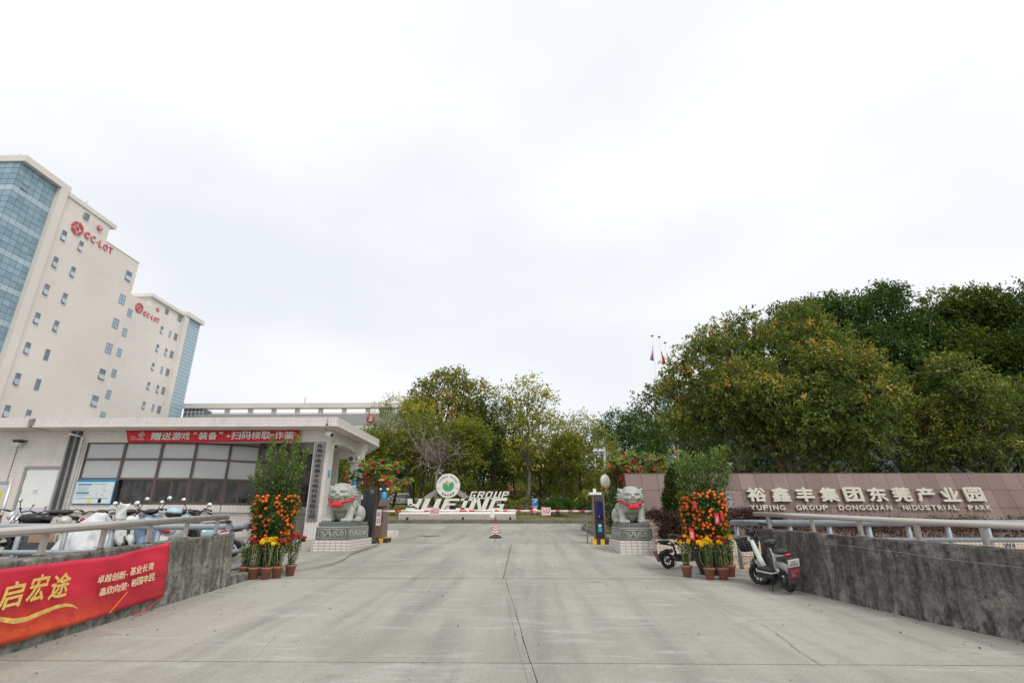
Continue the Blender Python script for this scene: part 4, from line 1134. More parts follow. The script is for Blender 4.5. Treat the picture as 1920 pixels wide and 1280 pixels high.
# ------------------------------------------------------------------ stone lions
def spiral(c, r0, turns, r, m, ux, uz, n=26, ph=0, sgn=1):
    pts = []
    for i in range(n):
        f = i / (n - 1); a = ph + sgn * f * turns * 2 * math.pi; rr = r0 * (1 - .85 * f)
        pts.append(c + ux * math.cos(a) * rr + uz * math.sin(a) * rr)
    m.tube(pts, r, 5)
def lion_sculpture(open_mouth):
    """a seated guardian lion looking towards -Y, modelled as lumps fused by a fine remesh; feet at z = 0"""
    m = MB(); B = m.ball
    # haunches, back and belly
    B((0, 1.02, .38), (.40, .48, .40), 18, 12); B((0, .62, .48), (.36, .50, .40), 18, 12); B((0, .25, .45), (.33, .30, .45), 18, 12)
    for s in (-1, 1):
        B((s * .33, .92, .30), (.17, .36, .33), 14, 10); B((s * .37, .58, .10), (.13, .26, .11), 12, 8)
        for k in range(4): B((s * .37 - .09 + .06 * k, .36, .06), (.038, .08, .06), 8, 6)
        m.tube([(s * .27, .15, .72), (s * .31, .02, .45), (s * .29, -.06, .22), (s * .29, -.1, .1)], [.16, .125, .115, .13], 12)      # forelegs
        B((s * .29, -.20, .085), (.165, .20, .10), 14, 10)
        for k in range(4):                                          # toes
            B((s * .29 - .115 + .077 * k, -.375, .07), (.043, .075, .068), 10, 8); B((s * .29 - .115 + .077 * k, -.44, .035), (.022, .03, .03), 6, 5)
        m.tube([(s * .36, .1, .75), (s * .42, .2, .6), (s * .40, .3, .42)], [.10, .08, .03], 8)
    B((0, .0, .62), (.34, .24, .27), 18, 12)                          # chest
    B((0, -.02, 1.02), (.41, .34, .37), 20, 14)                       # mane mass
    B((0, -.20, 1.04), (.30, .24, .30), 18, 12)                       # face
    B((0, -.40, .955), (.165, .13, .11), 14, 10)                      # muzzle
    for s in (-1, 1):
        B((s * .085, -.46, .955), (.085, .07, .075), 10, 8); B((s * .18, -.335, .98), (.10, .08, .085), 10, 8)
        m.tube([(s * .05, -.42, 1.135), (s * .14, -.43, 1.165), (s * .25, -.34, 1.14)], [.035, .042, .022], 8)      # brow
        B((s * .135, -.385, 1.095), (.062, .04, .036), 10, 8)
        m.tube([(s * .12, -.41, 1.065), (s * .20, -.37, 1.06)], [.012, .01], 6)
        m.tube([(s * .30, -.02, 1.22), (s * .36, -.06, 1.31), (s * .41, -.06, 1.36)], [.085, .06, .012], 8)        # ears
    m.tube([(0, -.42, 1.12), (0, -.49, 1.06), (0, -.53, 1.035)], [.045, .05, .045], 10); B((0, -.53, 1.03), (.07, .045, .038), 10, 8)
    jaw = .80 if open_mouth else .85
    B((0, -.36, jaw), (.155, .13, .055), 14, 8); B((0, -.33, jaw - .07), (.17, .12, .09), 12, 8)
    if open_mouth:
        for k in range(5): B((-.08 + .04 * k, -.475, jaw + .045), (.015, .015, .022), 6, 5); B((-.08 + .04 * k, -.50, .895), (.014, .014, .02), 6, 5)
        for s in (-1, 1): B((s * .11, -.47, .875), (.02, .02, .045), 6, 5)
        B((0, -.42, .845), (.07, .07, .02), 8, 6)
    else:
        m.tube([(-.16, -.42, .86), (-.08, -.49, .885), (0, -.51, .88), (.08, -.49, .885), (.16, -.42, .86)], .022, 6)
    rl = random.Random(7)
    for s in (-1, 1):                                                 # mane locks
        for i in range(11):
            a = math.radians(-78 + i * 17)
            for j, (r0, r1, y0, y1) in enumerate(((.27, .42, -.30, -.12), (.33, .47, -.14, .10), (.30, .44, .08, .32))):
                p = [(s * math.cos(a) * r0, y0, 1.02 + math.sin(a) * r0), (s * math.cos(a + .10) * (r0 + r1) / 2, (y0 + y1) / 2 - .02, 1.02 + math.sin(a + .10) * (r0 + r1) / 2 * .97), (s * math.cos(a + .26) * r1, y1, 1.01 + math.sin(a + .26) * r1 * .9)]
                m.tube(p, [.032, .036, .012], 6)
        for i in range(4):                                            # beard and chest locks
            m.tube([(s * (.04 + .075 * i), -.30 + .04 * i, .78), (s * (.05 + .085 * i), -.27 + .05 * i, .64), (s * (.05 + .08 * i), -.25 + .05 * i, .50 + .02 * i)], [.035, .042, .01], 6)
        for i in range(3): m.tube([(s * (.36 + .01 * i), -.02 + .1 * i, .70), (s * (.41), -.02 + .12 * i, .56), (s * .40, .02 + .12 * i, .40)], [.04, .04, .01], 6)
    for i in range(7):                                                # crest
        x = -.18 + .06 * i; h = 1.36 + .07 * math.cos(x * 7)
        m.tube([(x * .8, -.26, 1.26), (x, -.22, h - .02), (x * 1.1, -.12, h + .02)], [.035, .038, .014], 6)
    m.tube([(.0, 1.38, .1), (.05, 1.46, .35), (0, 1.44, .62), (0, 1.36, .74)], [.07, .09, .12, .03], 8)
    return m
def lion_set(x0, x1, y, z_foot, zt, zs, zc, yback, open_mouth, lab, lab2, mirror):
    """tiled plinth + carved stone pedestal as one thing, the lion on it as another"""
    t = thing('lion_plinth', ((x0 + x1) / 2, y, z_foot), lab2, 'plinth')
    e = .06
    m = MB(); m.box(x0 - e, x1 + e + .04, y, yback, z_foot - .25, zt); m.build('tiled_base', M_TILE3, t)
    m = MB(); m.box(x0, x1, y + .05, yback - .1, zt, zs); ps = m.build('carved_block', M_STONED, t, bevel=.01)
    m = MB(); m.box(x0 + .035, x1 - .035, y + .09, yback - .14, zs, zc); m.build('cap_slab', M_STONED, t, bevel=.02)
    m = MB(); m.box(x0 + .01, x1 - .01, y + .06, yback - .11, zs - .002, zs + .03); m.build('moulding', M_STONE, t)
    sx = -1 if mirror else 1
    for face in ('front', 'side'):
        m = MB(); ux, uz = (Vector((1, 0, 0)), Vector((0, 0, 1))) if face == 'front' else (Vector((0, 1, 0)), Vector((0, 0, 1)))
        W_ = (x1 - x0) if face == 'front' else (yback - y - .15)
        sidex = x0 if not mirror else x1
        o = Vector((x0, y + .048, zt)) if face == 'front' else Vector((sidex - .002 * sx, y + .05, zt))
        H_ = zs - zt; a, b = .07, .045
        fr = [o + ux * a + uz * (b + .04), o + ux * (a + .04) + uz * b, o + ux * (W_ - a - .04) + uz * b, o + ux * (W_ - a) + uz * (b + .04), o + ux * (W_ - a) + uz * (H_ - b - .04), o + ux * (W_ - a - .04) + uz * (H_ - b), o + ux * (a + .04) + uz * (H_ - b), o + ux * a + uz * (H_ - b - .04), o + ux * a + uz * (b + .04)]
        m.tube(fr, .010, 5)
        m2 = MB()
        k = max(4, int(W_ / .2))
        for i in range(k):
            cx_ = a + .06 + (W_ - 2 * a - .12) * (i + .5) / k
            spiral(o + ux * cx_ + uz * (H_ * (.60 if i % 2 else .42)), .075, 1.4, .013, m2, ux, uz, ph=i * 1.3, sgn=1 if i % 2 else -1)
            spiral(o + ux * (cx_ + .05) + uz * (H_ * (.28 if i % 2 else .76)), .04, 1.1, .010, m2, ux, uz, n=14, ph=i * 2.1)
        pts = [o + ux * (a + .05 + (W_ - 2 * a - .1) * i / 30) + uz * (H_ * .5 + .06 * math.sin(i * .75)) for i in range(31)]
        m2.tube(pts, .017, 6)
        m.build('carved_border', M_STONE, ps, local=True); m2.build('carved_scroll', M_STONE, ps, local=True)
    t2 = thing('stone_lion', ((x0 + x1) / 2, y + .7, zc), lab, 'stone lion')
    mm_ = lion_sculpture(open_mouth); s_ = (x1 - x0) * .985
    mm_.v = [((x0 + x1) / 2 + v[0] * s_ * 1.08, y + .62 + v[1] * s_ * .98, zc - .01 + v[2] * s_ * .85) for v in mm_.v]
    o = mm_.build('body', M_STONE, t2)
    r = o.modifiers.new('fuse', 'REMESH'); r.mode = 'VOXEL'; r.voxel_size = .0125; r.use_smooth_shade = True
    sm = o.modifiers.new('soften', 'SMOOTH'); sm.iterations = 2; sm.factor = .5
    dg = bpy.context.evaluated_depsgraph_get(); me = bpy.data.meshes.new_from_object(o.evaluated_get(dg))
    o.modifiers.clear(); o.data = me
    for p_ in me.polygons: p_.use_smooth = True
    # red cloth tied round the neck, knotted in front
    cx_, cy_, cz_ = (x0 + x1) / 2, y + .62, zc
    def Q(a, b, c): return Vector((cx_ + a * s_ * 1.08, cy_ + b * s_ * .98, cz_ - .01 + c * s_ * .85))
    m = MB(); n_ = 22; V_ = []
    for i in range(n_ + 1):
        a = math.radians(-20 + 220 * i / n_)
        x = -math.cos(a) * .41; yv = -.0 - max(0, math.sin(a)) * .42; z = .90 - .20 * max(0, math.sin(a)) ** 1.3
        V_ += [Q(x, yv, z + .055 + .010 * math.sin(i * 1.9)), Q(x * 1.03, yv - .02, z), Q(x, yv, z - .05 + .01 * math.sin(i * 1.3))]
    m.add(V_, [(3 * i + k, 3 * i + k + 1, 3 * i + k + 4, 3 * i + k + 3) for i in range(n_) for k in range(2)], 0, True)
    o = m.build('sash', M_RED, t2)
    band = o; sd = o.modifiers.new('thickness', 'SOLIDIFY'); sd.thickness = .012
    m = MB(); rl = random.Random(4)
    for i in range(9): m.ball(Q(-.10 + .025 * i + rl.uniform(-.02, .02), -.50 + rl.uniform(-.02, .02), .66 - .012 * abs(i - 4) + rl.uniform(-.04, .03)), (.065 * s_, .04 * s_, .085 * s_), 8, 6)
    for i in range(6): m.tube([Q(-.09 + .035 * i, -.50, .68), Q(-.10 + .04 * i, -.53, .60), Q(-.08 + .032 * i, -.52, .545)], [.03, .03, .012], 6)
    m.build('bow', M_RED, band, local=True)
lion_set(2.79, 3.66, 15.5, .62, .965, 1.285, 1.43, 17.45, True, 'grey stone guardian lion with open mouth on the pedestal right of the gate',
         'carved dark stone lion pedestal on a tiled base right of the gate', False)
lion_set(-5.90, -4.98, 15.4, .62, .985, 1.31, 1.465, 17.6, False, 'grey stone guardian lion with closed mouth on the pedestal beside the guardhouse',
         'carved dark stone lion pedestal on a tiled base beside the guardhouse', True)

# ------------------------------------------------------------------ barrier gear
def striped_base(t, x0, x1, y0, y1, z0, z1, n):
    for i in range(n):
        a = x0 + (x1 - x0) * i / n; b = x0 + (x1 - x0) * (i + 1) / n
        MB().box(a, b, y0, y1, z0, z1).build('base_stripe', M_BLKP if i % 2 else M_YEL, t)
t = thing('gate_terminal', (-5.2, 18.3, .73), 'pair of tall black terminal columns on a yellow and black base beside the left lion', 'gate terminal')
striped_base(t, -5.40, -4.86, 18.0, 18.5, .6, .86, 4)
a, b = P(682, 915, 18.25), P(700, 915, 18.25)
m_ = MB(); m_.box(-5.50, -5.27, 18.3, 18.62, .862, a.z); m_.build('rear_column', M_BLACK, t, bevel=.01)
m_ = MB(); m_.box(-5.25, -5.02, 18.1, 18.4, .862, a.z + .02); c1_ = m_.build('front_column', M_BLACK, t, bevel=.012)
m_ = MB(); m_.box(-5.22, -5.05, 18.09, 18.098, a.z - .2, a.z - .03); m_.build('camera_window', M_DGREY, c1_, local=True)
m_ = MB(); m_.ball((-5.13, 18.085, a.z - .11), .018, 8, 6); m_.build('lens', M_WHITE, c1_, local=True)
M_TAN = MT('bronze barrier casing', (.245, .165, .125), .4, .35, var=.08)
t = thing('barrier_housing', (-5.0, 19.2, .77), 'bronze barrier cabinet with a white exit plate, carrying the left striped boom', 'barrier cabinet')
striped_base(t, -5.33, -4.72, 19.0, 19.55, .65, .90, 4)
ZB = 1.83
m_ = MB(); m_.box(-5.22, -4.93, 19.05, 19.45, .902, 1.93); cb_ = m_.build('cabinet', M_TAN, t, bevel=.015)
m_ = MB(); m_.box(-5.26, -4.89, 19.0, 19.5, 1.932, 1.99); m_.build('lid', M_DGREY, t, bevel=.01)
m_ = MB(); m_.box(-5.18, -5.01, 19.035, 19.045, 1.32, 1.86); pl_ = m_.build('exit_plate', M_WHITE, t)
lettering('character', '出', (-5.155, 19.03, 1.64), (1, 0, 0), (0, 0, 1), .12, .15, M_SIGNR, pl_, .004, .01)
lettering('character', '口', (-5.15, 19.03, 1.42), (1, 0, 0), (0, 0, 1), .11, .12, M_SIGNR, pl_, .004, .01)
m_ = MB(); m_.ball((-5.08, 19.04, 1.12), .02, 8, 6); m_.build('lock', M_DGREY, t)
t = thing('entry_column', (-4.9, 19.9, .8), 'tall bronze column behind the exit cabinet with two small lamps and a blue canister on top', 'column')
q = P(720, 937, 19.9)
m_ = MB(); m_.box(q.x - .14, q.x + .18, 19.75, 20.05, .7, q.z); m_.build('column', M_TAN, t, bevel=.012)
m_ = MB(); m_.box(q.x - .20, q.x + .30, 19.68, 20.3, .6, .93); m_.build('base', M_YEL, t)
t = thing('water_canister', (q.x, 19.9, q.z), 'translucent blue canister standing on top of the bronze column', 'canister')
m_ = MB(); m_.lathe([(.0, 0), (.10, 0), (.11, .03), (.11, .2), (.09, .26), (.05, .28), (.05, .30), (0, .30)], (q.x + .0, 19.88, q.z), 16); m_.build('canister', MT('blue canister plastic', (.04, .27, .50), .15, var=.2), t)
t = thing('signal_lamp_bar', (q.x, 19.9, q.z), 'pair of small white round lamps on stalks above the blue canister', 'lamp')
m_ = MB()
for s in (-1, 1): m_.ball((q.x + .0 + s * .13, 19.8, q.z + .38), .045, 10, 8)
m_.build('lamp', M_WHITE, t)
m_ = MB()
for s in (-1, 1): m_.tube([(q.x + s * .13, 19.85, q.z), (q.x + s * .13, 19.82, q.z + .36)], .012, 5)
m_.build('stalk', M_DGREY, t)
t = thing('concrete_plinth', (-5.2, 21.6, .85), 'low pale concrete block beside the road behind the exit cabinet', 'block')
MB().box(-5.42, -5.02, 21.0, 22.0, .6, 1.10).build('block', M_PAINTW, t, bevel=.02)
M_BOOM = MT('boom white', (.72, .64, .58), .4, var=.05)
M_BRED = MT('boom red', (.58, .05, .06), .4, var=.1)
def boom(xa, xb, y, z0, z1, reds, label, tip):
    t = thing('barrier_boom', (xa, y, z0), label, 'barrier boom')
    d = 1 if xb > xa else -1; r = .033
    cuts = sorted([xa] + [c for rr2 in reds for c in rr2] + [xb], reverse=d < 0)
    for i in range(len(cuts) - 1):
        a, b = cuts[i], cuts[i + 1]; mid = (a + b) / 2
        red = any(min(p) <= mid <= max(p) for p in reds)
        za = z0 + (z1 - z0) * (a - xa) / (xb - xa); zb = z0 + (z1 - z0) * (b - xa) / (xb - xa)
        m = MB(); m.tube([(a, y, za), (b, y, zb)], r, 10); m.build('stripe' if red else 'tube', M_BRED if red else M_BOOM, t)
    if tip:
        m = MB(); m.hexa([(xb - .09, y - .02, z1 - .22), (xb + .09, y - .02, z1 - .22), (xb + .09, y + .02, z1 - .22), (xb - .09, y + .02, z1 - .22), (xb - .03, y - .02, z1 + .03), (xb + .03, y - .02, z1 + .03), (xb + .03, y + .02, z1 + .03), (xb - .03, y + .02, z1 + .03)]); m.build('fork_rest', M_WHITE, t)
    return t
def bxx(px, Y=18.9): return P(px, 957, Y).x
zb_ = P(800, 958.2, 18.9).z
t = boom(-4.93, bxx(923), 18.9, zb_ + .0, zb_ + .02, [(bxx(a), bxx(b)) for a, b in ((741, 753), (862, 874), (880, 890), (796, 804))], 'left half of the white and red striped barrier boom, over the exit lane', True)
t = boom(bxx(1113), bxx(927), 18.9, zb_, zb_ + .02, [(bxx(a), bxx(b)) for a, b in ((928, 934), (944, 951), (969, 976), (993, 1000), (1042, 1049), (1066, 1073), (1086, 1096))], 'right half of the white and red striped barrier boom, over the entry lane', False)
M_PINK = MT('faded pink plate', (.72, .50, .52), .5, var=.05)
for lab, chs, px in (('faded pink plate with exit characters hung under the left boom', '出口', 815), ('faded pink plate with entrance characters hung under the right boom', '入口', 1024)):
    q = P(px, 957, 18.84)
    t = thing('boom_plate', q, lab, 'sign plate')
    m_ = MB(); m_.box(q.x - .16, q.x + .16, 18.83, 18.85, q.z - .15, q.z + .11); m_.build('plate', M_PINK, t)
    for i, ch in enumerate(chs): lettering('character', ch, (q.x - .13 + i * .135, 18.825, q.z - .075), (1, 0, 0), (0, 0, 1), .115, .13, M_SIGNR, t, .003, -.005)
t = thing('boom_rest', (2.2, 18.95, .75), 'thin grey post holding up the right boom beside the entry terminal', 'post')
m_ = MB(); m_.tube([(2.22, 18.97, .7), (2.22, 18.97, zb_ - .03)], .02, 8); m_.build('post', M_GREYP, t)
t = thing('entry_terminal', (2.6, 18.5, .74), 'black entry terminal with dark blue screen and yellow black base right of the barrier', 'gate terminal')
striped_base(t, 2.33, 2.86, 18.4, 18.9, .6, .90, 4)
q = P(1125, 928, 18.5)
m_ = MB(); m_.box(2.42, 2.80, 18.45, 18.80, .902, q.z); cas = m_.build('casing', M_TAN, t, bevel=.012)
m_ = MB(); m_.box(2.445, 2.745, 18.437, 18.448, .93, q.z - .02); m_.build('black_front', M_BLACK, t)
m_ = MB(); m_.box(2.46, 2.73, 18.428, 18.435, q.z - .78, q.z - .24); m_.build('screen', MT('dim blue screen', (.012, .014, .075), .12, var=.3), t)
m_ = MB(); m_.box(2.47, 2.72, 18.42, 18.436, q.z - .19, q.z - .04); m_.ball((2.54, 18.42, q.z - .11), .028, 8, 6); m_.ball((2.64, 18.42, q.z - .11), .028, 8, 6); m_.build('camera_unit', M_DGREY, t)
m_ = MB(); m_.box(2.54, 2.66, 18.425, 18.436, 1.13, 1.38); st_ = m_.build('blue_label', MT('label blue', (.03, .33, .50), .4), t)
m_ = MB(); m_.box(2.555, 2.645, 18.42, 18.4245, 1.31, 1.36); m_.build('print_line', M_WHITE, st_, local=True)
m_ = MB(); m_.ball((2.60, 18.43, 1.62), .015, 8, 6); m_.build('button', M_WHITE, t)
m_ = MB(); m_.box(2.30, 2.72, 18.42, 18.7, q.z + .01, q.z + .09); m_.box(2.44, 2.54, 18.5, 18.6, q.z + .09, q.z + .22); m_.build('top_unit', M_WHITE, t, bevel=.01)

# ------------------------------------------------------------------ white letter monument
mo = thing('letter_monument', (-4.2, 34.5, 1.4), 'white slanted letter sculpture with round tulip logo disc on the island', 'monument')
YM = 34.3
a0, a1 = P(746, 975, YM), P(967, 968, YM)
zb0 = 1.40
M_MON = MT('monument white', (.76, .745, .69), .45, var=.04, dirt=.12)
M_MONS = MT('monument stone base', (.52, .46, .42), .7, var=.08, dirt=.2)
zt0 = P(800, 955, YM + .8).z; zl = P(747, 963, YM).z
m_ = MB(); m_.prism([(YM, zb0 - .2), (YM, zl), (YM + .8, zt0), (YM + 2.2, zt0), (YM + 2.2, zb0 - .2)], a0.x, a1.x, axis='x'); m_.build('plinth', M_MONS, mo, bevel=.01)
m_ = MB(); m_.hexa([(a0.x + .02, YM - .004, zl - .03), (a1.x - .02, YM - .004, zl - .03), (a1.x - .05, YM + .74, zt0 - .03), (a0.x + .4, YM + .74, zt0 - .03),
                    (a0.x + .02, YM - .008, zl + .015), (a1.x - .02, YM - .008, zl + .015), (a1.x - .05, YM + .76, zt0 + .012), (a0.x + .4, YM + .76, zt0 + .012)]); m_.build('plinth_slope', M_MON, mo)
YL = YM + 1.0
zw = P(850, 955.3, YL).z
def stroke(polys, x0, x1, z0, z1, nm, depth=.28, sh=.42):
    """a heavy slanted capital drawn in a 0-1 box from convex polygons"""
    m = MB(); W_, H_ = x1 - x0, z1 - z0
    ww = W_ - sh * H_
    for pg in polys:
        pts = [(x0 + u * ww + v * H_ * sh, z0 + v * H_) for u, v in pg]
        m.prism(pts, YL, YL + depth, axis='y')
    return m.build(nm, M_MON, mo)
def R(a, b, c, d): return [(a, c), (b, c), (b, d), (a, d)]
zt1 = P(850, 934.2, YL).z
GL = {
 'Y': [R(.02, .95, .0, .19), [(.08, .36), (.40, .44), (.12, 1), (-.22, 1)], R(.14, .74, .34, .53), R(.74, 1.02, .08, 1)],
 'U': [R(.0, .3, .0, 1), R(.3, .75, .0, .2), R(.7, 1.0, .0, 1)],
 'F': [R(.0, .28, .0, 1), R(.28, 1.1, .8, 1), R(.28, .95, .40, .58)],
 'I': [R(.30, .68, .0, 1), R(-.15, 1.05, .0, .18), R(-.05, 1.15, .82, 1)],
 'N': [R(.0, .28, .0, 1), R(.74, 1.0, .0, 1), [(.60, .0), (.80, .0), (.40, 1), (.2, 1)]],
 'G': [R(.0, .28, .0, 1), R(.28, 1.05, .82, 1), R(.28, 1.0, .0, .18), R(.74, 1.0, .18, .52), R(.5, .74, .38, .52)],
 'R': [R(.0, .25, .0, 1), R(.25, .95, .78, 1), R(.25, .9, .38, .56), R(.75, 1.0, .5, .85), [(.55, .38), (.8, .38), (1.0, 0), (.75, 0)]],
 'O': [R(.0, .26, .1, .9), R(.74, 1.0, .1, .9), R(.1, .9, .0, .2), R(.1, .9, .8, 1)],
 'P': [R(.0, .25, .0, 1), R(.25, .95, .78, 1), R(.25, .9, .36, .56), R(.75, 1.0, .45, .88)]}
def lx(px): return P(px, 945, YL).x
for ch, x0, x1 in (('Y', 760, 791), ('U', 789, 828), ('F', 826, 859), ('I', 857, 885), ('N', 878, 918), ('G', 915, 950)):
    stroke(GL[ch], lx(x0), lx(x1), zw, zt1, 'letter')
zg0, zg1 = P(850, 933.2, YL).z, P(850, 920.8, YL).z
for ch, x0, x1 in (('G', 879, 894), ('R', 893, 910), ('O', 908, 925), ('U', 924, 941), ('P', 939, 956)):
    stroke(GL[ch], lx(x0), lx(x1), zg0, zg1, 'letter', .2)
m_ = MB(); m_.box(lx(880), lx(951), YL + .05, YL + .2, zg0 - .05, zg0 + .02); m_.build('letter_rail', M_MON, mo)
dc = P(840.5, 910.5, YL + .1); rd_ = (P(862, 910, YL + .1).x - dc.x) * 1.02
Rm = Matrix.Rotation(math.radians(90), 3, 'X')
m_ = MB(); m_.lathe([(0, -.12), (rd_, -.12), (rd_, .12), (rd_ * .97, .14), (0, .14)], dc, 48, M=Rm, smooth=False); dk = m_.build('logo_disc', M_MON, mo)
M_LG = MT('logo green', (.05, .36, .16), .45); M_LG2 = MT('logo dark green', (.07, .27, .15), .45); M_LO = MT('logo orange', (.68, .32, .16), .45); M_LK = MT('logo grey', (.14, .15, .14), .5)
def petal(cx_, cz_, ang, L, W_, mat, off):
    pts = []
    for i in range(13):
        f = i / 12; pts.append((f * L, math.sin(f * math.pi) ** .75 * W_))
    pts += [(x, -y) for x, y in pts[-2:0:-1]]
    ca, sa = math.cos(ang), math.sin(ang)
    q_ = [(cx_ + x * ca - y * sa, cz_ + x * sa + y * ca) for x, y in pts]
    MB().prism(q_, dc.y - .15 - off, dc.y - .135 - off, axis='y').build('petal', mat, dk, local=True)
rr_ = rd_
petal(dc.x - rr_ * .02, dc.z - rr_ * .45, math.radians(118), rr_ * .78, rr_ * .22, M_LG, .012)
petal(dc.x + rr_ * .06, dc.z - rr_ * .45, math.radians(60), rr_ * .82, rr_ * .22, M_LG, .010)
petal(dc.x + rr_ * .10, dc.z - rr_ * .20, math.radians(66), rr_ * .58, rr_ * .14, M_LG2, .004)
petal(dc.x - rr_ * .05, dc.z + rr_ * .02, math.radians(100), rr_ * .42, rr_ * .16, M_LO, .002)
def ring_text(s, r, a0_, a1_, size, flip):
    for i, ch in enumerate(s):
        if ch == ' ': continue
        a = math.radians(a0_ + (a1_ - a0_) * i / (len(s) - 1))
        rad = Vector((math.cos(a), 0, math.sin(a))); up2 = rad if not flip else -rad
        xd = Vector((up2.z, 0, -up2.x))
        o = Vector((dc.x, dc.y - .142, dc.z)) + rad * r - xd * size * .32 - up2 * size * .5
        lettering('ring_letter', ch, o, xd, up2, size * .62 if ord(ch) < 200 else size, size, M_LK, dk.parent, .01, .01)
ring_text('YUFING GROUP', rd_ * .78, 160, 22, rd_ * .17, False)
ring_text('裕鑫丰集团', rd_ * .77, 235, 305, rd_ * .18, True)
for s in (-1, 1): MB().lathe([(.035, 0), (.035, .02), (0, .02)], (dc.x + s * rd_ * .80 , dc.y - .14, dc.z - rd_ * .22), 8, M=Rm).build('dot', M_LK, dk, local=True)
for p0, p1 in (((824, 917), (796, 936)), ((858, 921), (876, 934))):
    a = P(*p0, YL + .5); b = P(*p1, YL + .5); d = (b - a).normalized(); n = Vector((-d.z, 0, d.x)) * .16
    MB().hexa([tuple(a - n + Vector((0, 0, 0))), tuple(b - n), tuple(b - n + Vector((0, .2, 0))), tuple(a - n + Vector((0, .2, 0))), tuple(a + n), tuple(b + n), tuple(b + n + Vector((0, .2, 0))), tuple(a + n + Vector((0, .2, 0)))]).build('strut', MT('strut grey', (.33, .33, .31), .5), mo)
m_ = MB(); m_.box(dc.x - .12, dc.x + .12, YL + .1, YL + .3, zw - .1, dc.z - rd_ * .8); m_.build('disc_stem', M_MON, mo)
for px, lb in ((764, 'left'), (868, 'middle'), (957, 'right')):
    q = P(px, 975, YM - .25); t = thing('ground_spotlight', (q.x, YM - .3, 1.4), lb + ('most' if lb != 'middle' else '') + ' of the three small dark spotlights before the letter monument base', 'spotlight', 'ground spotlights before the letter monument')
    m_ = MB(); m_.tube([(q.x, YM - .3, 1.4), (q.x, YM - .3, 1.52)], .03, 6); m_.build('stem', M_BLACK, t); m_ = MB(); m_.tube([(q.x, YM - .38, 1.54), (q.x, YM - .22, 1.60)], .07, 8); m_.build('head', M_BLACK, t)

# ------------------------------------------------------------------ cone, signs, posts
q = G(929, 1008)
t = thing('traffic_cone', q, 'lone traffic cone with red and white chevron sleeve on the road beyond the barrier', 'traffic cone')
m_ = MB(); m_.box(q.x - .22, q.x + .22, q.y - .22, q.y + .22, q.z, q.z + .07); m_.build('base', MT('cone base', (.045, .06, .05), .7), t, bevel=.015)
m_ = MB(); m_.lathe([(.17, .07), (.045, .60), (.035, .62)], q, 4, smooth=False, M=Matrix.Rotation(math.radians(45), 3, 'Z')); m_.build('cone', MT('cone dark green', (.05, .085, .07), .6), t)
m_ = MB(); m_.lathe([(.045, .58), (.035, .70), (.018, .72), (.018, .80), (0, .80)], q, 12); m_.build('cap', M_DGREY, t)
zz0, zz1, W0, W1 = .13, .52, .175, .080
def sq(z): return W0 + (W1 - W0) * (z - zz0) / (zz1 - zz0)
m_ = MB(); m_.lathe([(sq(zz0) * 1.06, zz0), (sq(zz1) * 1.06, zz1)], q, 4, smooth=False, M=Matrix.Rotation(math.radians(45), 3, 'Z')); slv = m_.build('sleeve', M_WHITE, t)
for k in range(4):
    z0 = zz0 + .01 + k * .095
    for s in (-1, 1):
        for ax in range(2):
            V_ = []
            for (u, dz) in ((0, 0), (1, .05), (1, .095), (0, .045)):
                z = min(z0 + dz, zz1); h_ = sq(z) * 1.06 / math.sqrt(2); p_ = (s * u * h_ * .99, -h_ - .004)
                if ax: p_ = (h_ + .004, s * u * h_ * .99)
                V_.append((q.x + p_[0], q.y + p_[1], q.z + z))
            m_ = MB(); m_.add(V_, [(0, 1, 2, 3)]); m_.build('chevron', M_BRED, slv, local=True)
# blue direction sign and round limit sign on the lawn
q = P(1003, 945, 33.9)
t = thing('direction_sign', (q.x, 33.9, 1.45), 'blue square sign with a white curved arrow on a post on the island lawn', 'traffic sign')
M_TB = MT('traffic blue', (.015, .16, .42), .4, var=.05)
zt_, zb2 = P(1003, 934, 33.9).z, P(1003, 951, 33.9).z
m_ = MB(); m_.tube([(q.x, 33.95, 1.3), (q.x, 33.95, zt_)], .03, 8); m_.build('post', M_GREYP, t)
m_ = MB(); m_.box(q.x - .2, q.x + .2, 33.88, 33.91, zb2, zt_); bd = m_.build('board', M_TB, t)
m_ = MB(); zc = (zb2 + zt_) / 2
m_.tube([(q.x - .08, 33.87, zc - .13), (q.x - .07, 33.87, zc + .02), (q.x + .03, 33.87, zc + .10)], .028, 6); m_.tube([(q.x + .0, 33.87, zc + .03), (q.x + .12, 33.87, zc + .17)], [.08, .0], 6); m_.build('arrow', M_WHITE, bd, local=True)
m_ = MB(); m_.box(q.x - .17, q.x + .17, 33.868, 33.878, zt_ - .08, zt_ - .04); m_.box(q.x - .17, q.x + .17, 33.868, 33.878, zb2 + .04, zb2 + .08); m_.build('print_line', M_WHITE, bd, local=True)
q2 = P(1003, 957, 33.8)
t = thing('round_sign', (q2.x, 33.8, 1.45), 'small round red rimmed sign low on the lawn just below the blue sign', 'traffic sign')
m_ = MB(); m_.lathe([(0, 0), (.2, 0), (.2, .02), (0, .02)], (q2.x, 33.8, q2.z), 24, M=Rm); m_.build('rim', M_BRED, t)
m_ = MB(); m_.lathe([(.155, .0), (.155, .026), (0, .026)], (q2.x, 33.8, q2.z), 20, M=Rm); m_.build('face', M_WHITE, t)
lettering('numeral', '5', (q2.x - .055, 33.77, q2.z - .08), (1, 0, 0), (0, 0, 1), .11, .16, M_INK, t, .005, .02)
m_ = MB(); m_.tube([(q2.x, 33.82, 1.3), (q2.x, 33.82, q2.z)], .02, 6); m_.build('post', M_GREYP, t)
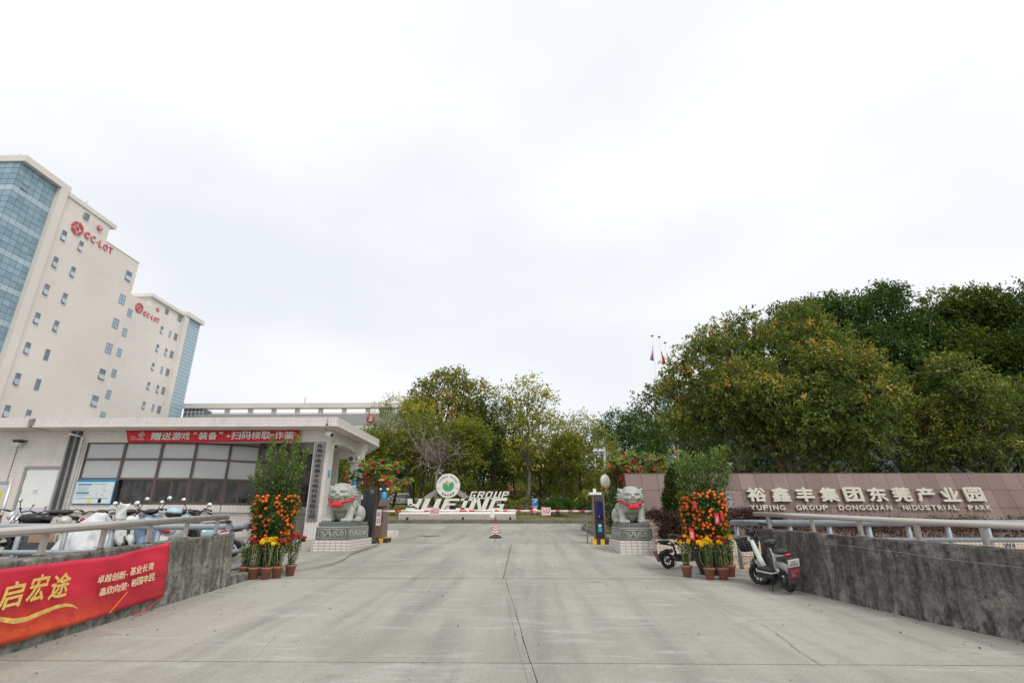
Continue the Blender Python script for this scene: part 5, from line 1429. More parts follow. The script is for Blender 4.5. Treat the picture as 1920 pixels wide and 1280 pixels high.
# pole with three cameras
q = P(1138, 930, 27.0); qt = P(1137.5, 838, 27.0)
t = thing('camera_pole', (q.x, 27, 1.1), 'tall grey pole with three white cameras on a side arm right of the barrier', 'camera pole')
m_ = MB(); m_.tube([(q.x, 27, .9), (q.x, 27, qt.z)], .075, 12); m_.tube([(q.x, 27, qt.z), (q.x, 27, qt.z + .5)], .015, 5); m_.build('pole', M_GALV, t)
za = P(1120, 849, 27).z; xa = P(1112, 849, 27).x
m_ = MB(); m_.tube([(q.x, 27, za), (xa, 27, za)], .035, 8); m_.build('arm', M_GALV, t)
for px in (1115, 1124, 1131):
    x = P(px, 847, 27).x; m_ = MB(); m_.tube([(x - .08, 26.9, za + .10), (x + .10, 27.02, za + .15)], .055, 8); m_.tube([(x, 27, za), (x, 27, za + .1)], .02, 5); m_.build('camera', M_WHITE, t)
# convex mirror
q = P(1135, 902, 22)
t = thing('convex_mirror', (q.x + .1, 22.1, .9), 'round convex traffic mirror with a red rim behind the entry terminal', 'traffic mirror')
Mm = Vector((.75, -1, .0)).to_track_quat('Z', 'Y').to_matrix()
m_ = MB(); m_.lathe([(.28, -.03), (.295, .0), (.27, .02)], q, 28, M=Mm); m_.build('rim', M_GREYP, t)
m_ = MB(); m_.lathe([(.275, .012), (.22, .035), (.11, .05), (.0, .055)], q, 28, M=Mm); m_.build('mirror', MT('mirror face', (.60, .58, .46), .45, .5, var=.03, bmp=0), t)
m_ = MB(); m_.lathe([(.0, -.07), (.15, -.06), (.28, -.025)], q, 20, M=Mm); m_.build('back', M_GREYP, t)
m_ = MB(); m_.tube([(q.x + .12, 22.15, .8), (q.x + .12, 22.15, q.z + .1), (q.x + .03, 22.05, q.z)], .03, 8); m_.build('post', M_GREYP, t)
# street lamp
q = P(1187, 870, 46); qa = P(1187, 838, 46); qb = P(1210, 836, 46)
t = thing('street_lamp', (q.x, 46, 1.3), 'slim grey street lamp with a raised arm among the trees right of the centre', 'street lamp')
m_ = MB(); m_.tube([(q.x, 46, 1.2), (q.x, 46, qa.z + .1)], [.09, .05], 8); m_.build('pole', M_GALV, t)
m_ = MB(); m_.tube([(q.x - .4, 46, qa.z - .3), (q.x, 46, qa.z - .1), (qb.x, 46, qb.z + .2)], .04, 6); m_.build('arm', M_GALV, t)
m_ = MB(); m_.box(qb.x - .5, qb.x + .1, 45.9, 46.1, qb.z + .13, qb.z + .22); m_.build('lamp_head', M_GREYP, t)
# flagpoles
fm = {'p': MT('purple flag cloth', (.34, .22, .50), .7), 'r': MT('red flag cloth', (.62, .07, .05), .7), 'w': MT('white flag cloth', (.66, .67, .70), .7)}
for px, py, fy0, fy1, key, side, lab in ((1223, 630, 648, 677, 'p', -1, 'tallest white flagpole with a limp purple flag, left of the three'), (1236, 632, 655, 684, 'r', 1, 'middle white flagpole with a limp red flag'), (1247, 643, 657, 678, 'w', 1, 'right white flagpole of the three with a pale flag')):
    YF = 55 if key != 'w' else 57
    q = P(px, py, YF); x_ = q.x
    t = thing('flagpole', (x_, YF, 1.28), lab, 'flagpole')
    m_ = MB(); m_.tube([(x_, YF, 1.2), (x_, YF, q.z)], [.11, .06], 8); m_.build('pole', M_WHITE, t)
    m_ = MB(); m_.lathe([(0, -.02), (.16, 0), (.16, .08), (0, .12)], (x_, YF, q.z), 12); m_.build('finial', M_DGREY, t)
    f0, f1 = P(px, fy0, YF).z, P(px, fy1, YF).z
    m_ = MB(); V_ = []; rl = random.Random(px)
    for i in range(9):
        for k in range(8):
            fx, fz = i / 8, k / 7
            w_ = (.15 + .85 * fz ** .8) * .42
            V_.append((x_ + side * (.08 + fx * w_), YF + .12 * math.sin(fx * 11 + fz * 3), f0 - (f0 - f1) * fz * (1 - .10 * fx) + .25 * (1 - fx) * 0 - fx * .7 * (1 - fz)))
    m_.add(V_, [(i * 8 + k, i * 8 + k + 1, i * 8 + k + 9, i * 8 + k + 8) for i in range(8) for k in range(7)], 0, True)
    o = m_.build('flag', fm[key], t); sd = o.modifiers.new('thickness', 'SOLIDIFY'); sd.thickness = .01
# red tented pavilion roof, low wall and cars glimpsed between the trunks
q = P(944, 912, 62)
t = thing('pavilion', (q.x, 62, 1.4), 'small red roofed pavilion glimpsed between the tree trunks', 'pavilion')
zt_ = P(944, 905, 62).z; ze = P(944, 921, 62).z
m_ = MB(); m_.add([(q.x - 2.6, 60, ze), (q.x + 2.6, 60, ze), (q.x + 2.6, 65, ze), (q.x - 2.6, 65, ze), (q.x, 62.5, zt_)], [(0, 1, 4), (1, 2, 4), (2, 3, 4), (3, 0, 4), (3, 2, 1, 0)]); m_.build('roof', MT('red roof', (.30, .05, .05), .7), t)
for sx in (-2.3, 2.3):
    for y in (60.4, 64.6): MB().box(q.x + sx - .12, q.x + sx + .12, y - .1, y + .1, 1.2, ze).build('post', MT('red post', (.45, .03, .03), .6), t)
def car(px, py, Y, w, col, lab, rz=0):
    q = P(px, py, Y); zb = 1.30 + .35 if Y > 45 else 1.3
    t = thing('parked_car', (q.x, Y, q.z - .7), lab, 'car')
    t.rotation_euler = (0, 0, rz)
    mt = MT(lab[:12] + ' paint', col, .3, .1, var=.03, bmp=0)
    prof = [(-2.2, .35), (-2.15, .75), (-1.4, .92), (-.75, 1.42), (.75, 1.45), (1.45, .98), (2.1, .85), (2.2, .35)]
    m = MB(); m.prism([(x, z) for x, z in prof][::-1], -.85, .85, axis='y'); put('body', m.mesh('body', mt), t, .05, local=True)
    m = MB()
    for s in (-1, 1): m.prism([(-1.25, .95), (-.70, 1.36), (.70, 1.39), (1.2, 1.0)][::-1], s * .86 - .005, s * .86 + .005, axis='y')
    put('window', m.mesh('window', M_WIN), t, local=True)
    for x in (-1.35, 1.35):
        for s in (-1, 1):
            m = MB(); m.tube([(x, s * .72, .33), (x, s * .9, .33)], .33, 14); put('wheel', m.mesh('wheel', M_RUBBER), t, local=True)
    return t
car(985, 934, 64, 4, (.6, .6, .6), 'white car parked behind the yellow hedge right of the monument')
car(750, 938, 60, 4, (.62, .63, .65), 'silver white car parked between trunks left of the monument', .3)
car(645, 935, 40, 4, (.60, .61, .62), 'white car seen through the guardhouse canopy', .2)
# bright low buildings glimpsed behind the trunks
t = thing('rear_building', (-10, 125, 1.3), 'pale low building glimpsed far behind the tree trunks', 'building')
m_ = MB(); m_.box(-30, 45, 125, 135, 1.2, 10); m_.build('wall', M_CREAM2, t)
for k in range(14):
    MB().box(-27 + k * 5, -24 + k * 5, 124.9, 124.98, 3.2, 5.2).build('window', M_WIN, t); MB().box(-27 + k * 5, -24 + k * 5, 124.9, 124.98, 6.6, 8.4).build('window', M_WIN, t)
# white building behind the flagpoles and the block behind the right-hand trees
q = P(1228, 720, 80)
t = thing('side_building', (24, 80, 1.3), 'white building with a blue grey window strip just behind the flagpoles', 'building')
m_ = MB(); m_.box(q.x, 52, 80, 82, 1.2, q.z); m_.build('wall', M_CREAM2, t)
m_ = MB(); z_ = P(1228, 745, 80).z; m_.box(q.x + .6, q.x + 1.9, 79.9, 79.99, 3, z_); m_.build('window_strip', M_BLUEG, t)
t = thing('shade_toned_building', (34, 44, 1.3), 'office block, coloured dark for canopy shade, with rows of windows behind the right-hand trees', 'building')
m_ = MB(); m_.box(18, 75, 46, 60, 1.2, 14.5); m_.build('wall', MT('office wall darkened for shade', (.07, .072, .075), .6), t)  # wall colour darkened to stand for the shade under the crowns
for fl_ in range(4):
    for k in range(16):
        x = 19.2 + k * 3.4; z = 2.4 + fl_ * 3.6
        fr = MB(); fr.box(x, x + 2.6, 45.94, 45.99, z, z + 2.0); w_ = fr.build('window', M_WIN, t)
        m_ = MB(); m_.box(x + 1.27, x + 1.33, 45.9, 45.94, z, z + 2); m_.box(x, x + 2.6, 45.9, 45.935, z + 1.3, z + 1.35); m_.build('frame', M_STEEL, w_, local=True)
# lawn wedge with kerb at the right of the entry
m_ = MB()
lw = [(3.02, 26.2), (3.05, 22.4), (3.25, 19.0), (3.9, 18.6), (4.1, 21.5), (9, 24.5), (9, 31.4), (5, 31.0), (3.4, 29.0)]
v, f = slab_poly(lw[::-1] if False else lw, .12, .2); m_.add(v, f); structure('verge', m_, M_DRYG)
ks = bpy.data.objects.new('verge_kerb', None); COL.objects.link(ks); ks['kind'] = 'structure'; ks.location = (3, 22, .9)
for a, b in zip(resample([(3.2, 18.9), (3.0, 22.4), (2.95, 26.2), (3.3, 29.0), (5, 31.15), (9, 31.55)], .8)[:-1], resample([(3.2, 18.9), (3.0, 22.4), (2.95, 26.2), (3.3, 29.0), (5, 31.15), (9, 31.55)], .8)[1:]):
    d = (b - a).normalized(); n = Vector((-d.y, d.x)); q_ = b - d * .015
    c = [a, q_, q_ + n * .13, a + n * .13]
    MB().hexa([(p.x, p.y, gz(p.y) - .1) for p in c] + [(p.x, p.y, gz(p.y) + .16) for p in c]).build('kerb_stone', kb, ks)
# ------------------------------------------------------------------ two-wheelers
M_CHROME = MT('chrome', (.65, .65, .65), .15, .9, var=.03, bmp=0)
M_TYRE = M_RUBBER
M_SEAT = MT('black seat vinyl', (.028, .027, .028), .5, var=.2)
M_TAIL = MT('red tail lamp', (.45, .01, .02), .2, bmp=0)
M_LENS = MT('headlamp lens', (.60, .62, .64), .12, bmp=0)
M_MIRR = MT('mirror glass', (.80, .82, .85), .08, .9, var=.02, bmp=0)
RY = Matrix.Rotation(math.radians(90), 3, 'X')
def L(name, m, mat, parent, bevel=0, sub=False):
    return put(name, m.mesh(name, mat), parent, bevel, local=True)
def wheel(t, x, R, r, y=0, z=None, spokes=8, steer=0):
    z = R if z is None else z
    Mr = Matrix.Rotation(steer, 3, 'Z') @ RY
    m = MB(); n = 10
    m.lathe([(R - r + r * math.cos(2 * math.pi * k / n), r * math.sin(2 * math.pi * k / n)) for k in range(n + 1)], (x, y, z), 26, M=Mr)
    w = L('wheel', m, M_TYRE, t)
    m = MB(); ri = R - 1.75 * r
    m.lathe([(ri + .022, -.022), (ri, -.02), (ri, .02), (ri + .022, .022)], (x, y, z), 26, M=Mr)
    m.lathe([(0, -.045), (.045, -.045), (.045, .045), (0, .045)], (x, y, z), 12, M=Mr, smooth=False)
    for k in range(spokes):
        a = 2 * math.pi * k / spokes
        p0 = Mr @ Vector((math.cos(a) * .04, math.sin(a) * .04, 0)); p1 = Mr @ Vector((math.cos(a + .25) * ri, math.sin(a + .25) * ri, 0))
        c = Vector((x, y, z)); m.tube([c + p0, c + p1], .009, 5)
    L('rim', m, M_DGREY, w); return w
def mirrors(t, x, z, w, h, r, out_=.1, fwd=.0, glassy=True):
    for s in (-1, 1):
        if s > 0 and h == .17: h += .06; out_ += .05; r *= .9
        m = MB(); p = Vector((x + fwd, s * (w + out_), z + h))
        m.tube([(x, s * w, z), (x + fwd * .5, s * (w + out_ * .6), z + h * .6), p], .008, 6); a = L('mirror', m, M_BLACK, t)
        m = MB(); Mx2 = Vector((-1, s * .15, .1)).to_track_quat('Z', 'Y').to_matrix()
        m.lathe([(0, -.03), (r * .8, -.02), (r, 0), (r, .008), (0, .009)], p, 18, M=Mx2); L('mirror_head', m, M_MIRR if glassy else M_BLACK, a)
def scooter(loc, rz, label, body, trim=None, seat=M_SEAT, box=None, lean=.09, steer=.3, mirror=.05, group='scooters and motorcycles parked before the guardhouse', shield=None):
    """step-through electric scooter, nose along +X"""
    t = thing('scooter', loc, label, 'scooter', group, rz)
    t.rotation_euler = (lean, 0, rz)
    trim = trim or M_BLACK
    wheel(t, -.62, .21, .05); wheel(t, .64, .21, .05, steer=steer)
    m = MB()                                           # front shield: a curved apron
    n = 9; V_ = []
    for j in range(8):
        f = j / 7; z = .30 + f * .62; x = .46 - f * .17; w = (.16 + .13 * math.sin(f * 2.6)) * (1 - .1 * f)
        for i in range(n):
            a = (i / (n - 1) - .5) * 2
            V_.append((x + .10 * (1 - a * a), a * w, z))
    m.add(V_, [(j * n + i, j * n + i + 1, (j + 1) * n + i + 1, (j + 1) * n + i) for j in range(7) for i in range(n - 1)], 0, True)
    o = L('front_shield', m, body, t); sd = o.modifiers.new('thickness', 'SOLIDIFY'); sd.thickness = .035
    m = MB(); m.ball((.50, 0, .80), (.09, .14, .12), 14, 10); L('nose_cover', m, body, t)
    m = MB(); m.box(.40, .52, -.10, .10, .88, .93); L('dark_cowl', m, M_BLACK, t, .02)
    m = MB(); m.ball((.585, 0, .82), (.025, .06, .05), 14, 10); L('headlight', m, M_LENS, t)
    for s in (-1, 1):
        m = MB(); m.ball((.56, s * .14, .66), (.025, .035, .02), 8, 6); L('indicator', m, MATS.get('amber lens') or MT('amber lens', (.7, .25, .03), .2, bmp=0), t)
    m = MB(); m.box(.30, .40, -.15, .15, .34, .86); L('leg_shield', m, M_DGREY, t, .03)
    m = MB(); m.tube([(.66 - .2, .0, .24), (.6 - .07, 0, .42), (.65, 0, .46), (.78, 0, .40), (.86, 0, .27)], [.05, .065, .075, .07, .04], 10); L('front_fender', m, body, t)
    m = MB()
    for s in (-1, 1): m.tube([(.64, s * .075, .21), (.54, s * .075, .50)], .018, 6)
    m.tube([(.54, 0, .48), (.36, 0, .98)], .03, 8); L('fork', m, M_DGREY, t)
    m = MB(); m.hexa([(-.18, -.14, .24), (.42, -.13, .24), (.42, .13, .24), (-.18, .14, .24), (-.18, -.15, .33), (.40, -.14, .31), (.40, .14, .31), (-.18, .15, .33)]); L('footboard', m, trim, t, .015)
    m = MB(); m.ball((-.42, 0, .50), (.42, .155, .20), 18, 12); m.ball((-.70, 0, .60), (.20, .11, .11), 14, 8); L('rear_body', m, body, t)
    m = MB(); m.ball((-.40, 0, .70), (.40, .135, .075), 16, 8); m.ball((-.55, 0, .735), (.24, .13, .06), 12, 6); L('seat', m, seat, t)
    m = MB(); m.ball((-.90, 0, .60), (.03, .09, .045), 10, 8); L('tail_light', m, M_TAIL, t)
    m = MB(); m.box(-.96, -.945, -.10, .10, .36, .50); L('number_plate', m, M_WHITE, t)
    m = MB(); m.tube([(-.75, .12, .45), (-.62, .13, .22)], .025, 6); m.tube([(-.75, -.12, .45), (-.62, -.13, .22)], .025, 6); L('shock_absorber', m, M_STEEL, t)
    c_, s_ = math.cos(steer), math.sin(steer)
    m = MB(); hb = [(-.07, -.34, 1.00), (.0, -.22, 1.05), (.0, 0, 1.00), (.0, .22, 1.05), (-.07, .34, 1.00)]
    hb = [(.36 + a * c_ - b * s_, a * s_ + b * c_, z) for a, b, z in hb]
    m.tube(hb, .014, 8); hbr = L('handlebar', m, M_DGREY, t)
    for q, p in ((hb[0], hb[1]), (hb[4], hb[3])):
        m = MB(); q = Vector(q); p = Vector(p); m.tube([q - (p - q) * .25, q + (p - q) * .45], .022, 8); L('grip', m, M_BLACK, hbr)
        m = MB(); m.tube([q + (p - q) * .5 + Vector((.03, 0, 0)), q + Vector((.06, 0, -.01))], .007, 5); L('brake_lever', m, M_BLACK, hbr)
    m = MB(); m.ball((.36, 0, 1.0), (.10, .15, .065), 14, 10); L('instrument_cover', m, trim, t)
    if mirror: mirrors(t, .36, 1.03, .18, .17, mirror)
    if box:
        m = MB(); m.ball((-.78, 0, 1.0), (.15, .16, .085), 16, 10); tbx = L('top_box', m, box, t)
        m = MB(); m.ball((-.78, 0, .95), (.155, .165, .09), 16, 10); L('top_box_base', m, M_BLACK, tbx)
    m = MB(); m.tube([(-.15, .12, .22), (-.10, .24, .0)], .014, 6); L('kickstand', m, M_DGREY, t)
    return t
def motorcycle(loc, rz, label, tank, lean=.12):
    t = thing('motorcycle', loc, label, 'motorcycle', 'scooters and motorcycles parked before the guardhouse', rz)
    t.rotation_euler = (lean, 0, rz)
    wheel(t, -.66, .30, .055, spokes=12); wheel(t, .68, .30, .045, spokes=12, steer=.3)
    m = MB(); m.ball((.12, 0, .86), (.28, .15, .12), 14, 10); L('fuel_tank', m, tank, t)
    m = MB(); m.ball((-.38, 0, .84), (.40, .13, .065), 14, 8); m.ball((-.55, 0, .88), (.24, .13, .05), 12, 8); L('seat', m, M_SEAT, t)
    m = MB(); m.box(-.16, .18, -.13, .13, .30, .58)
    for k in range(5): m.box(-.02, .22, -.17, .17, .42 + k * .05, .445 + k * .05)
    m.tube([(.0, .16, .4), (-.02, .22, .4)], .10, 12); L('engine', m, M_DGREY, t, .01)
    m = MB(); m.tube([(.2, -.15, .45), (.28, -.17, .30), (-.1, -.2, .25), (-.75, -.2, .32)], [.022, .025, .045, .055], 8); L('exhaust', m, M_CHROME, t)
    m = MB()
    for s in (-1, 1): m.tube([(.68, s * .09, .3), (.42, s * .09, 1.0)], .022, 8)
    L('fork', m, M_CHROME, t)
    m = MB(); m.tube([(.44, 0, .62), (.58, 0, .66), (.74, 0, .66), (.9, 0, .56)], [.03, .07, .075, .05], 8); L('front_fender', m, tank, t)
    m = MB(); m.tube([(.40, 0, .85), (.1, 0, .70), (-.3, 0, .72), (-.8, 0, .78)], .028, 8); m.tube([(.36, 0, .8), (.2, 0, .3), (-.3, 0, .28), (-.4, 0, .7)], .022, 8); L('frame', m, M_BLACK, t)
    m = MB(); m.tube([(.48, 0, .93), (.60, 0, .92)], [.10, .09], 14); L('headlight', m, M_LENS, t)
    m = MB(); hb = [(.26, -.38, 1.03), (.34, -.25, 1.07), (.40, 0, 1.0), (.34, .25, 1.07), (.26, .38, 1.03)]; m.tube(hb, .013, 8); hbr = L('handlebar', m, M_BLACK, t)
    for s in (-1, 1):
        m = MB(); m.tube([(.24, s * .42, 1.02), (.30, s * .29, 1.05)], .022, 8); L('grip', m, M_BLACK, hbr)
    mirrors(t, .34, 1.06, .22, .16, .05)
    m = MB(); m.ball((-.85, 0, .83), (.05, .08, .05), 10, 8); L('tail_light', m, M_TAIL, t)
    m = MB(); m.tube([(-1.0, 0, .5), (-.8, 0, .72), (-.6, 0, .72)], [.03, .06, .06], 8); L('rear_fender', m, M_BLACK, t)
    return t
def ebike(loc, rz, lean, label, frame, group, basket, steer=.45, redpanel=True, fender=None, sc=1.0):
    """small-wheeled seated e-bike, nose along +X"""
    t = thing('electric_bike', loc, label, 'e-bike', group, rz)
    t.rotation_euler = (lean, 0, rz); t.scale = (sc, sc, sc); fender = fender or M_GREYP
    wheel(t, -.46, .19, .045); wheel(t, .50, .19, .04, steer=steer)
    m = MB(); m.tube([(.42, 0, .80), (.37, 0, .66), (.28, 0, .46), (.20, 0, .34)], [.035, .045, .05, .045], 10); L('down_tube', m, frame, t)
    m = MB(); m.hexa([(-.22, -.11, .17), (.26, -.11, .17), (.26, .11, .17), (-.22, .11, .17), (-.22, -.115, .27), (.28, -.115, .27), (.28, .115, .27), (-.22, .115, .27)]); L('battery_case', m, M_BLACK, t, .02)
    m = MB(); m.box(-.24, .30, -.125, .125, .272, .298); L('side_rail', m, frame, t, .01)
    m = MB(); m.box(-.22, .28, -.115, .115, .30, .345); L('footboard', m, M_SEAT, t, .02)
    m = MB(); m.tube([(-.20, 0, .30), (-.26, 0, .56), (-.30, 0, .62)], .028, 8); m.tube([(-.26, 0, .55), (-.62, 0, .60)], .024, 8); m.tube([(-.22, 0, .34), (-.46, 0, .19)], .022, 8); L('rear_frame', m, frame, t)
    m = MB(); m.tube([(-.22, 0, .55), (-.20, 0, .72)], .018, 8); L('seat_post', m, M_CHROME, t)
    m = MB(); m.ball((-.21, 0, .76), (.155, .12, .05), 16, 8); m.ball((-.10, 0, .755), (.09, .06, .035), 12, 8); m.ball((-.27, 0, .785), (.09, .125, .045), 12, 8); L('saddle', m, M_SEAT, t)
    m = MB(); m.ball((-.52, 0, .64), (.20, .10, .045), 14, 8); L('rear_seat', m, M_SEAT, t)
    m = MB(); m.ball((-.73, 0, .600), (.03, .075, .022), 12, 8); L('tail_light', m, M_TAIL, t)
    m = MB(); m.tube([(-.30, 0, .42), (-.46, 0, .415), (-.62, 0, .36), (-.70, 0, .24)], [.045, .055, .055, .045], 8); L('rear_fender', m, fender, t)
    Mp = Matrix.Translation((-.70, 0, .22)) @ Matrix.Rotation(math.radians(-24), 4, 'Y')
    m = MB(); m.box(-.012, 0, -.098, .098, -.06, .36, M=Mp); bk = L('plate_holder', m, M_DGREY, t)
    m = MB(); m.box(-.020, -.0125, -.095, .095, .23, .355, M=Mp); pw = L('number_plate', m, M_WHITE, bk)
    m = MB()
    for k in range(6): m.box(-.022, -.0202, -.070 + k * .025, -.056 + k * .025, .245, .295, M=Mp)
    m.box(-.022, -.0202, -.045, .045, .310, .325, M=Mp); L('plate_marks', m, M_INKG, bk)
    if redpanel:
        m = MB(); m.box(-.020, -.0125, -.093, .093, .04, .22, M=Mp); L('red_panel', m, MATS.get('dull red plastic') or MT('dull red plastic', (.30, .03, .06), .5), bk)
        m = MB(); m.box(-.022, -.0205, -.02, .05, .07, .12, M=Mp)
        for k in range(4): m.box(-.022, -.0205, -.07 + k * .035, -.05 + k * .035, .14, .18, M=Mp)
        L('panel_marks', m, M_INKG, bk)
    m = MB()
    for s in (-1, 1): m.tube([(.50, s * .06, .19), (.45, s * .06, .44)], .016, 6)
    m.tube([(.46, -.07, .44), (.46, .07, .44)], .02, 6); m.tube([(.455, 0, .44), (.37, 0, .98)], .022, 8); L('fork', m, M_BLACK, t)
    m = MB(); m.tube([(.30, 0, .27), (.38, 0, .40), (.52, 0, .425), (.66, 0, .33), (.70, 0, .22)], [.03, .05, .055, .05, .03], 8); L('front_fender', m, fender, t)
    c_, s_ = math.cos(steer), math.sin(steer)
    hb = [(-.14, -.30, 1.02), (-.04, -.22, 1.06), (.0, -.03, .98), (.0, .03, .98), (-.04, .22, 1.06), (-.14, .30, 1.02)]
    hb = [(.37 + a * c_ - b * s_, a * s_ + b * c_, z) for a, b, z in hb]
    m = MB(); m.tube(hb, .013, 8); hbr = L('handlebar', m, M_BLACK, t)
    for q, p in ((hb[0], hb[1]), (hb[5], hb[4])):
        m = MB(); q = Vector(q); p = Vector(p); m.tube([q - (p - q) * .3, q + (p - q) * .7], .02, 8); L('grip', m, M_BLACK, hbr)
        m = MB(); m.tube([q + (p - q) * .8 + Vector((.04, 0, 0)), q + Vector((.08, 0, -.01))], .006, 5); L('brake_lever', m, M_BLACK, hbr)
    m = MB(); m.ball((.38, 0, .93), (.06, .09, .06), 12, 8); m.box(.33, .42, -.07, .07, .93, .985); L('display', m, M_BLACK, t, .008)
    m = MB(); m.ball((.47, 0, .80), (.04, .05, .045), 12, 8); L('headlight', m, M_LENS, t)
    if basket:
        bx_ = MB(); cx_ = .60
        for j in range(6):
            z = .60 + j * .042; w = .125 + j * .008; d = .09 + j * .008
            bx_.tube([(cx_ - d, -w, z), (cx_ + d, -w, z), (cx_ + d, w, z), (cx_ - d, w, z), (cx_ - d, -w, z)], .012 if j < 5 else .016, 4)
        for i in range(16):
            a = i / 16 * 4; k = int(a); f = a - k
            cs = [(-1, -1), (1, -1), (1, 1), (-1, 1), (-1, -1)]
            ux_, uy_ = cs[k][0] + (cs[k + 1][0] - cs[k][0]) * f, cs[k][1] + (cs[k + 1][1] - cs[k][1]) * f
            bx_.tube([(cx_ + ux_ * .09, uy_ * .125, .60), (cx_ + ux_ * .13, uy_ * .165, .81)], .010, 4)
        bx_.box(cx_ - .085, cx_ + .085, -.12, .12, .592, .60)
        L('basket', bx_, M_BLACK, t)
    for s in (-1, 1):
        m = MB(); m.tube([(-.08, s * .12, .19), (-.08, s * .2, .18)], .012, 6); m.box(-.13, -.03, s * .2 - .03, s * .2 + .03, .165, .185); L('foot_peg', m, M_BLACK, t)
    m = MB(); m.tube([(-.16, .10, .16), (-.26, .22, -.04)], .012, 6); L('kickstand', m, M_BLACK, t)
    return t
M_MINT = MT('mint white enamel', (.62, .68, .62), .3, var=.04, bmp=0)
g = Vector((4.40, 9.92, gz(9.92) + .0))
tb_ = ebike(g, math.radians(93), -.15, 'white framed e-bike with wire basket and red rear plate panel beside the right parapet', M_MINT, None, True, steer=.55)
g = G(1266, 1066)
tb2 = ebike((g.x + .26, g.y + .15, gz(g.y)), math.radians(14), -.04, 'all black e-bike half hidden behind the right kumquat tree', M_BLACK, None, False, steer=.3, fender=M_BLACK, sc=.88)

PK = .70
def sp(px, Y=12.3): return (P(px, 1000, Y).x, Y, PK)
D90 = -math.pi / 2
SG = 'scooters and motorcycles parked before the guardhouse'
M_PURP = MT('dark purple paint', (.05, .03, .055), .3, var=.1)
M_BEIGE = MT('beige paint', (.46, .43, .36), .3, var=.04)
M_LBLUE = MT('light blue paint', (.34, .56, .63), .25, var=.04, bmp=0)
M_SLATE = MT('slate blue paint', (.14, .22, .34), .3, var=.05, bmp=0)
M_SIL = MT('silver grey paint', (.50, .52, .53), .3, .2, var=.04)
M_WR = MT('white scooter paint', (.70, .71, .67), .3, var=.04, bmp=0)
scooter(sp(18, 12.6), D90 - .5, 'dark purple scooter at the left end of the row near the poster stand', M_PURP, mirror=0)
motorcycle(sp(62, 12.4), math.pi + .35, 'black motorcycle lying side on with round mirrors in front of the white door', M_BLACK)
scooter(sp(122, 12.9), D90 + .7, 'beige scooter with retro nose just left of the silver covered one', M_BEIGE, mirror=0)
s5 = scooter(sp(232, 12.5), D90 + .9, 'white scooter with a red stripe and a pale cloth over its nose', M_WR, mirror=.052, steer=.5)
scooter(sp(292, 12.2), D90 + .35, 'slate blue scooter with tall round mirror between the white and silver ones', M_SLATE, M_BLACK, mirror=.055, steer=-.3)
scooter(sp(366, 12.9), D90 - .6, 'light blue scooter beside the dark e-bike at the right of the row', M_LBLUE, M_BLACK, mirror=0, steer=.4)
scooter(sp(200, 13.3), D90 + .3, 'black scooter mostly hidden behind the silver covered one', M_BLACK, M_BLACK, mirror=0, steer=.2)
scooter(sp(88, 13.0), D90 + 1.1, 'black scooter between the black motorcycle and the beige scooter', M_BLACK, M_BLACK, mirror=0, steer=.2)
scooter(sp(338, 12.5), -D90 + .2, 'silver scooter seen from behind with a light blue topped rear case', M_SIL, M_DGREY, mirror=.05, box=M_LBLUE, steer=.25)
motorcycle(sp(262, 13.6), D90 + 1.2, 'black motorcycle standing behind the white scooter with engine showing', M_DGREY)
ebike(sp(398, 12.6), math.radians(205), .06, 'dark e-bike with small wheels at the right end of the parked row', M_BLACK, SG, False)
for px, Y, rzz, lab in ((36, 13.6, .6, 'dark bicycle in the rack behind the purple scooter'), (98, 13.5, .2, 'thin dark bicycle behind the black motorcycle')):
    loc = sp(px, Y); t = thing('bicycle', loc, lab, 'bicycle', None, D90 + rzz)
    wheel(t, -.5, .31, .02, spokes=16); wheel(t, .5, .31, .02, spokes=16)
    m = MB()
    for a, b in (((-.5, 0, .31), (-.1, 0, .30)), ((-.1, 0, .30), (-.22, 0, .82)), ((-.22, 0, .75), (.32, 0, .80)), ((-.1, 0, .3), (.34, 0, .72)), ((.5, 0, .31), (.30, 0, .92)), ((-.5, 0, .31), (-.2, 0, .72))): m.tube([a, b], .015, 6)
    L('frame', m, M_DGREY, t)
    m = MB(); m.tube([(.22, -.27, .98), (.30, 0, .94), (.22, .27, .98)], .012, 6); L('handlebar', m, M_BLACK, t)
    m = MB(); m.ball((-.23, 0, .86), (.13, .07, .03), 10, 6); L('saddle', m, M_SEAT, t)
    m = MB(); m.box(-.6, -.3, -.08, .08, .66, .68); L('rear_rack', m, M_DGREY, t)
# pale cloth hanging over the white scooter's nose
q = P(232, 955, 12.0)
m_ = MB(); V_ = []
for i in range(9):
    for k in range(9):
        u, v = i / 8, k / 8
        V_.append((q.x - .11 + .22 * u + .03 * math.sin(v * 5 + 1), q.y - .02 - .12 * math.sin(u * math.pi) + .03 * math.sin(u * 9 + v * 6), q.z + .14 - .34 * v + .02 * math.sin(u * 6)))
m_.add(V_, [(i * 9 + k, (i + 1) * 9 + k, (i + 1) * 9 + k + 1, i * 9 + k + 1) for i in range(8) for k in range(8)], 0, True)
o = m_.build('windscreen_cloth', M_WR, None, label='pale cloth apron hanging over the handlebar of the white red striped scooter', cat='cloth')
sd = o.modifiers.new('thickness', 'SOLIDIFY'); sd.thickness = .01
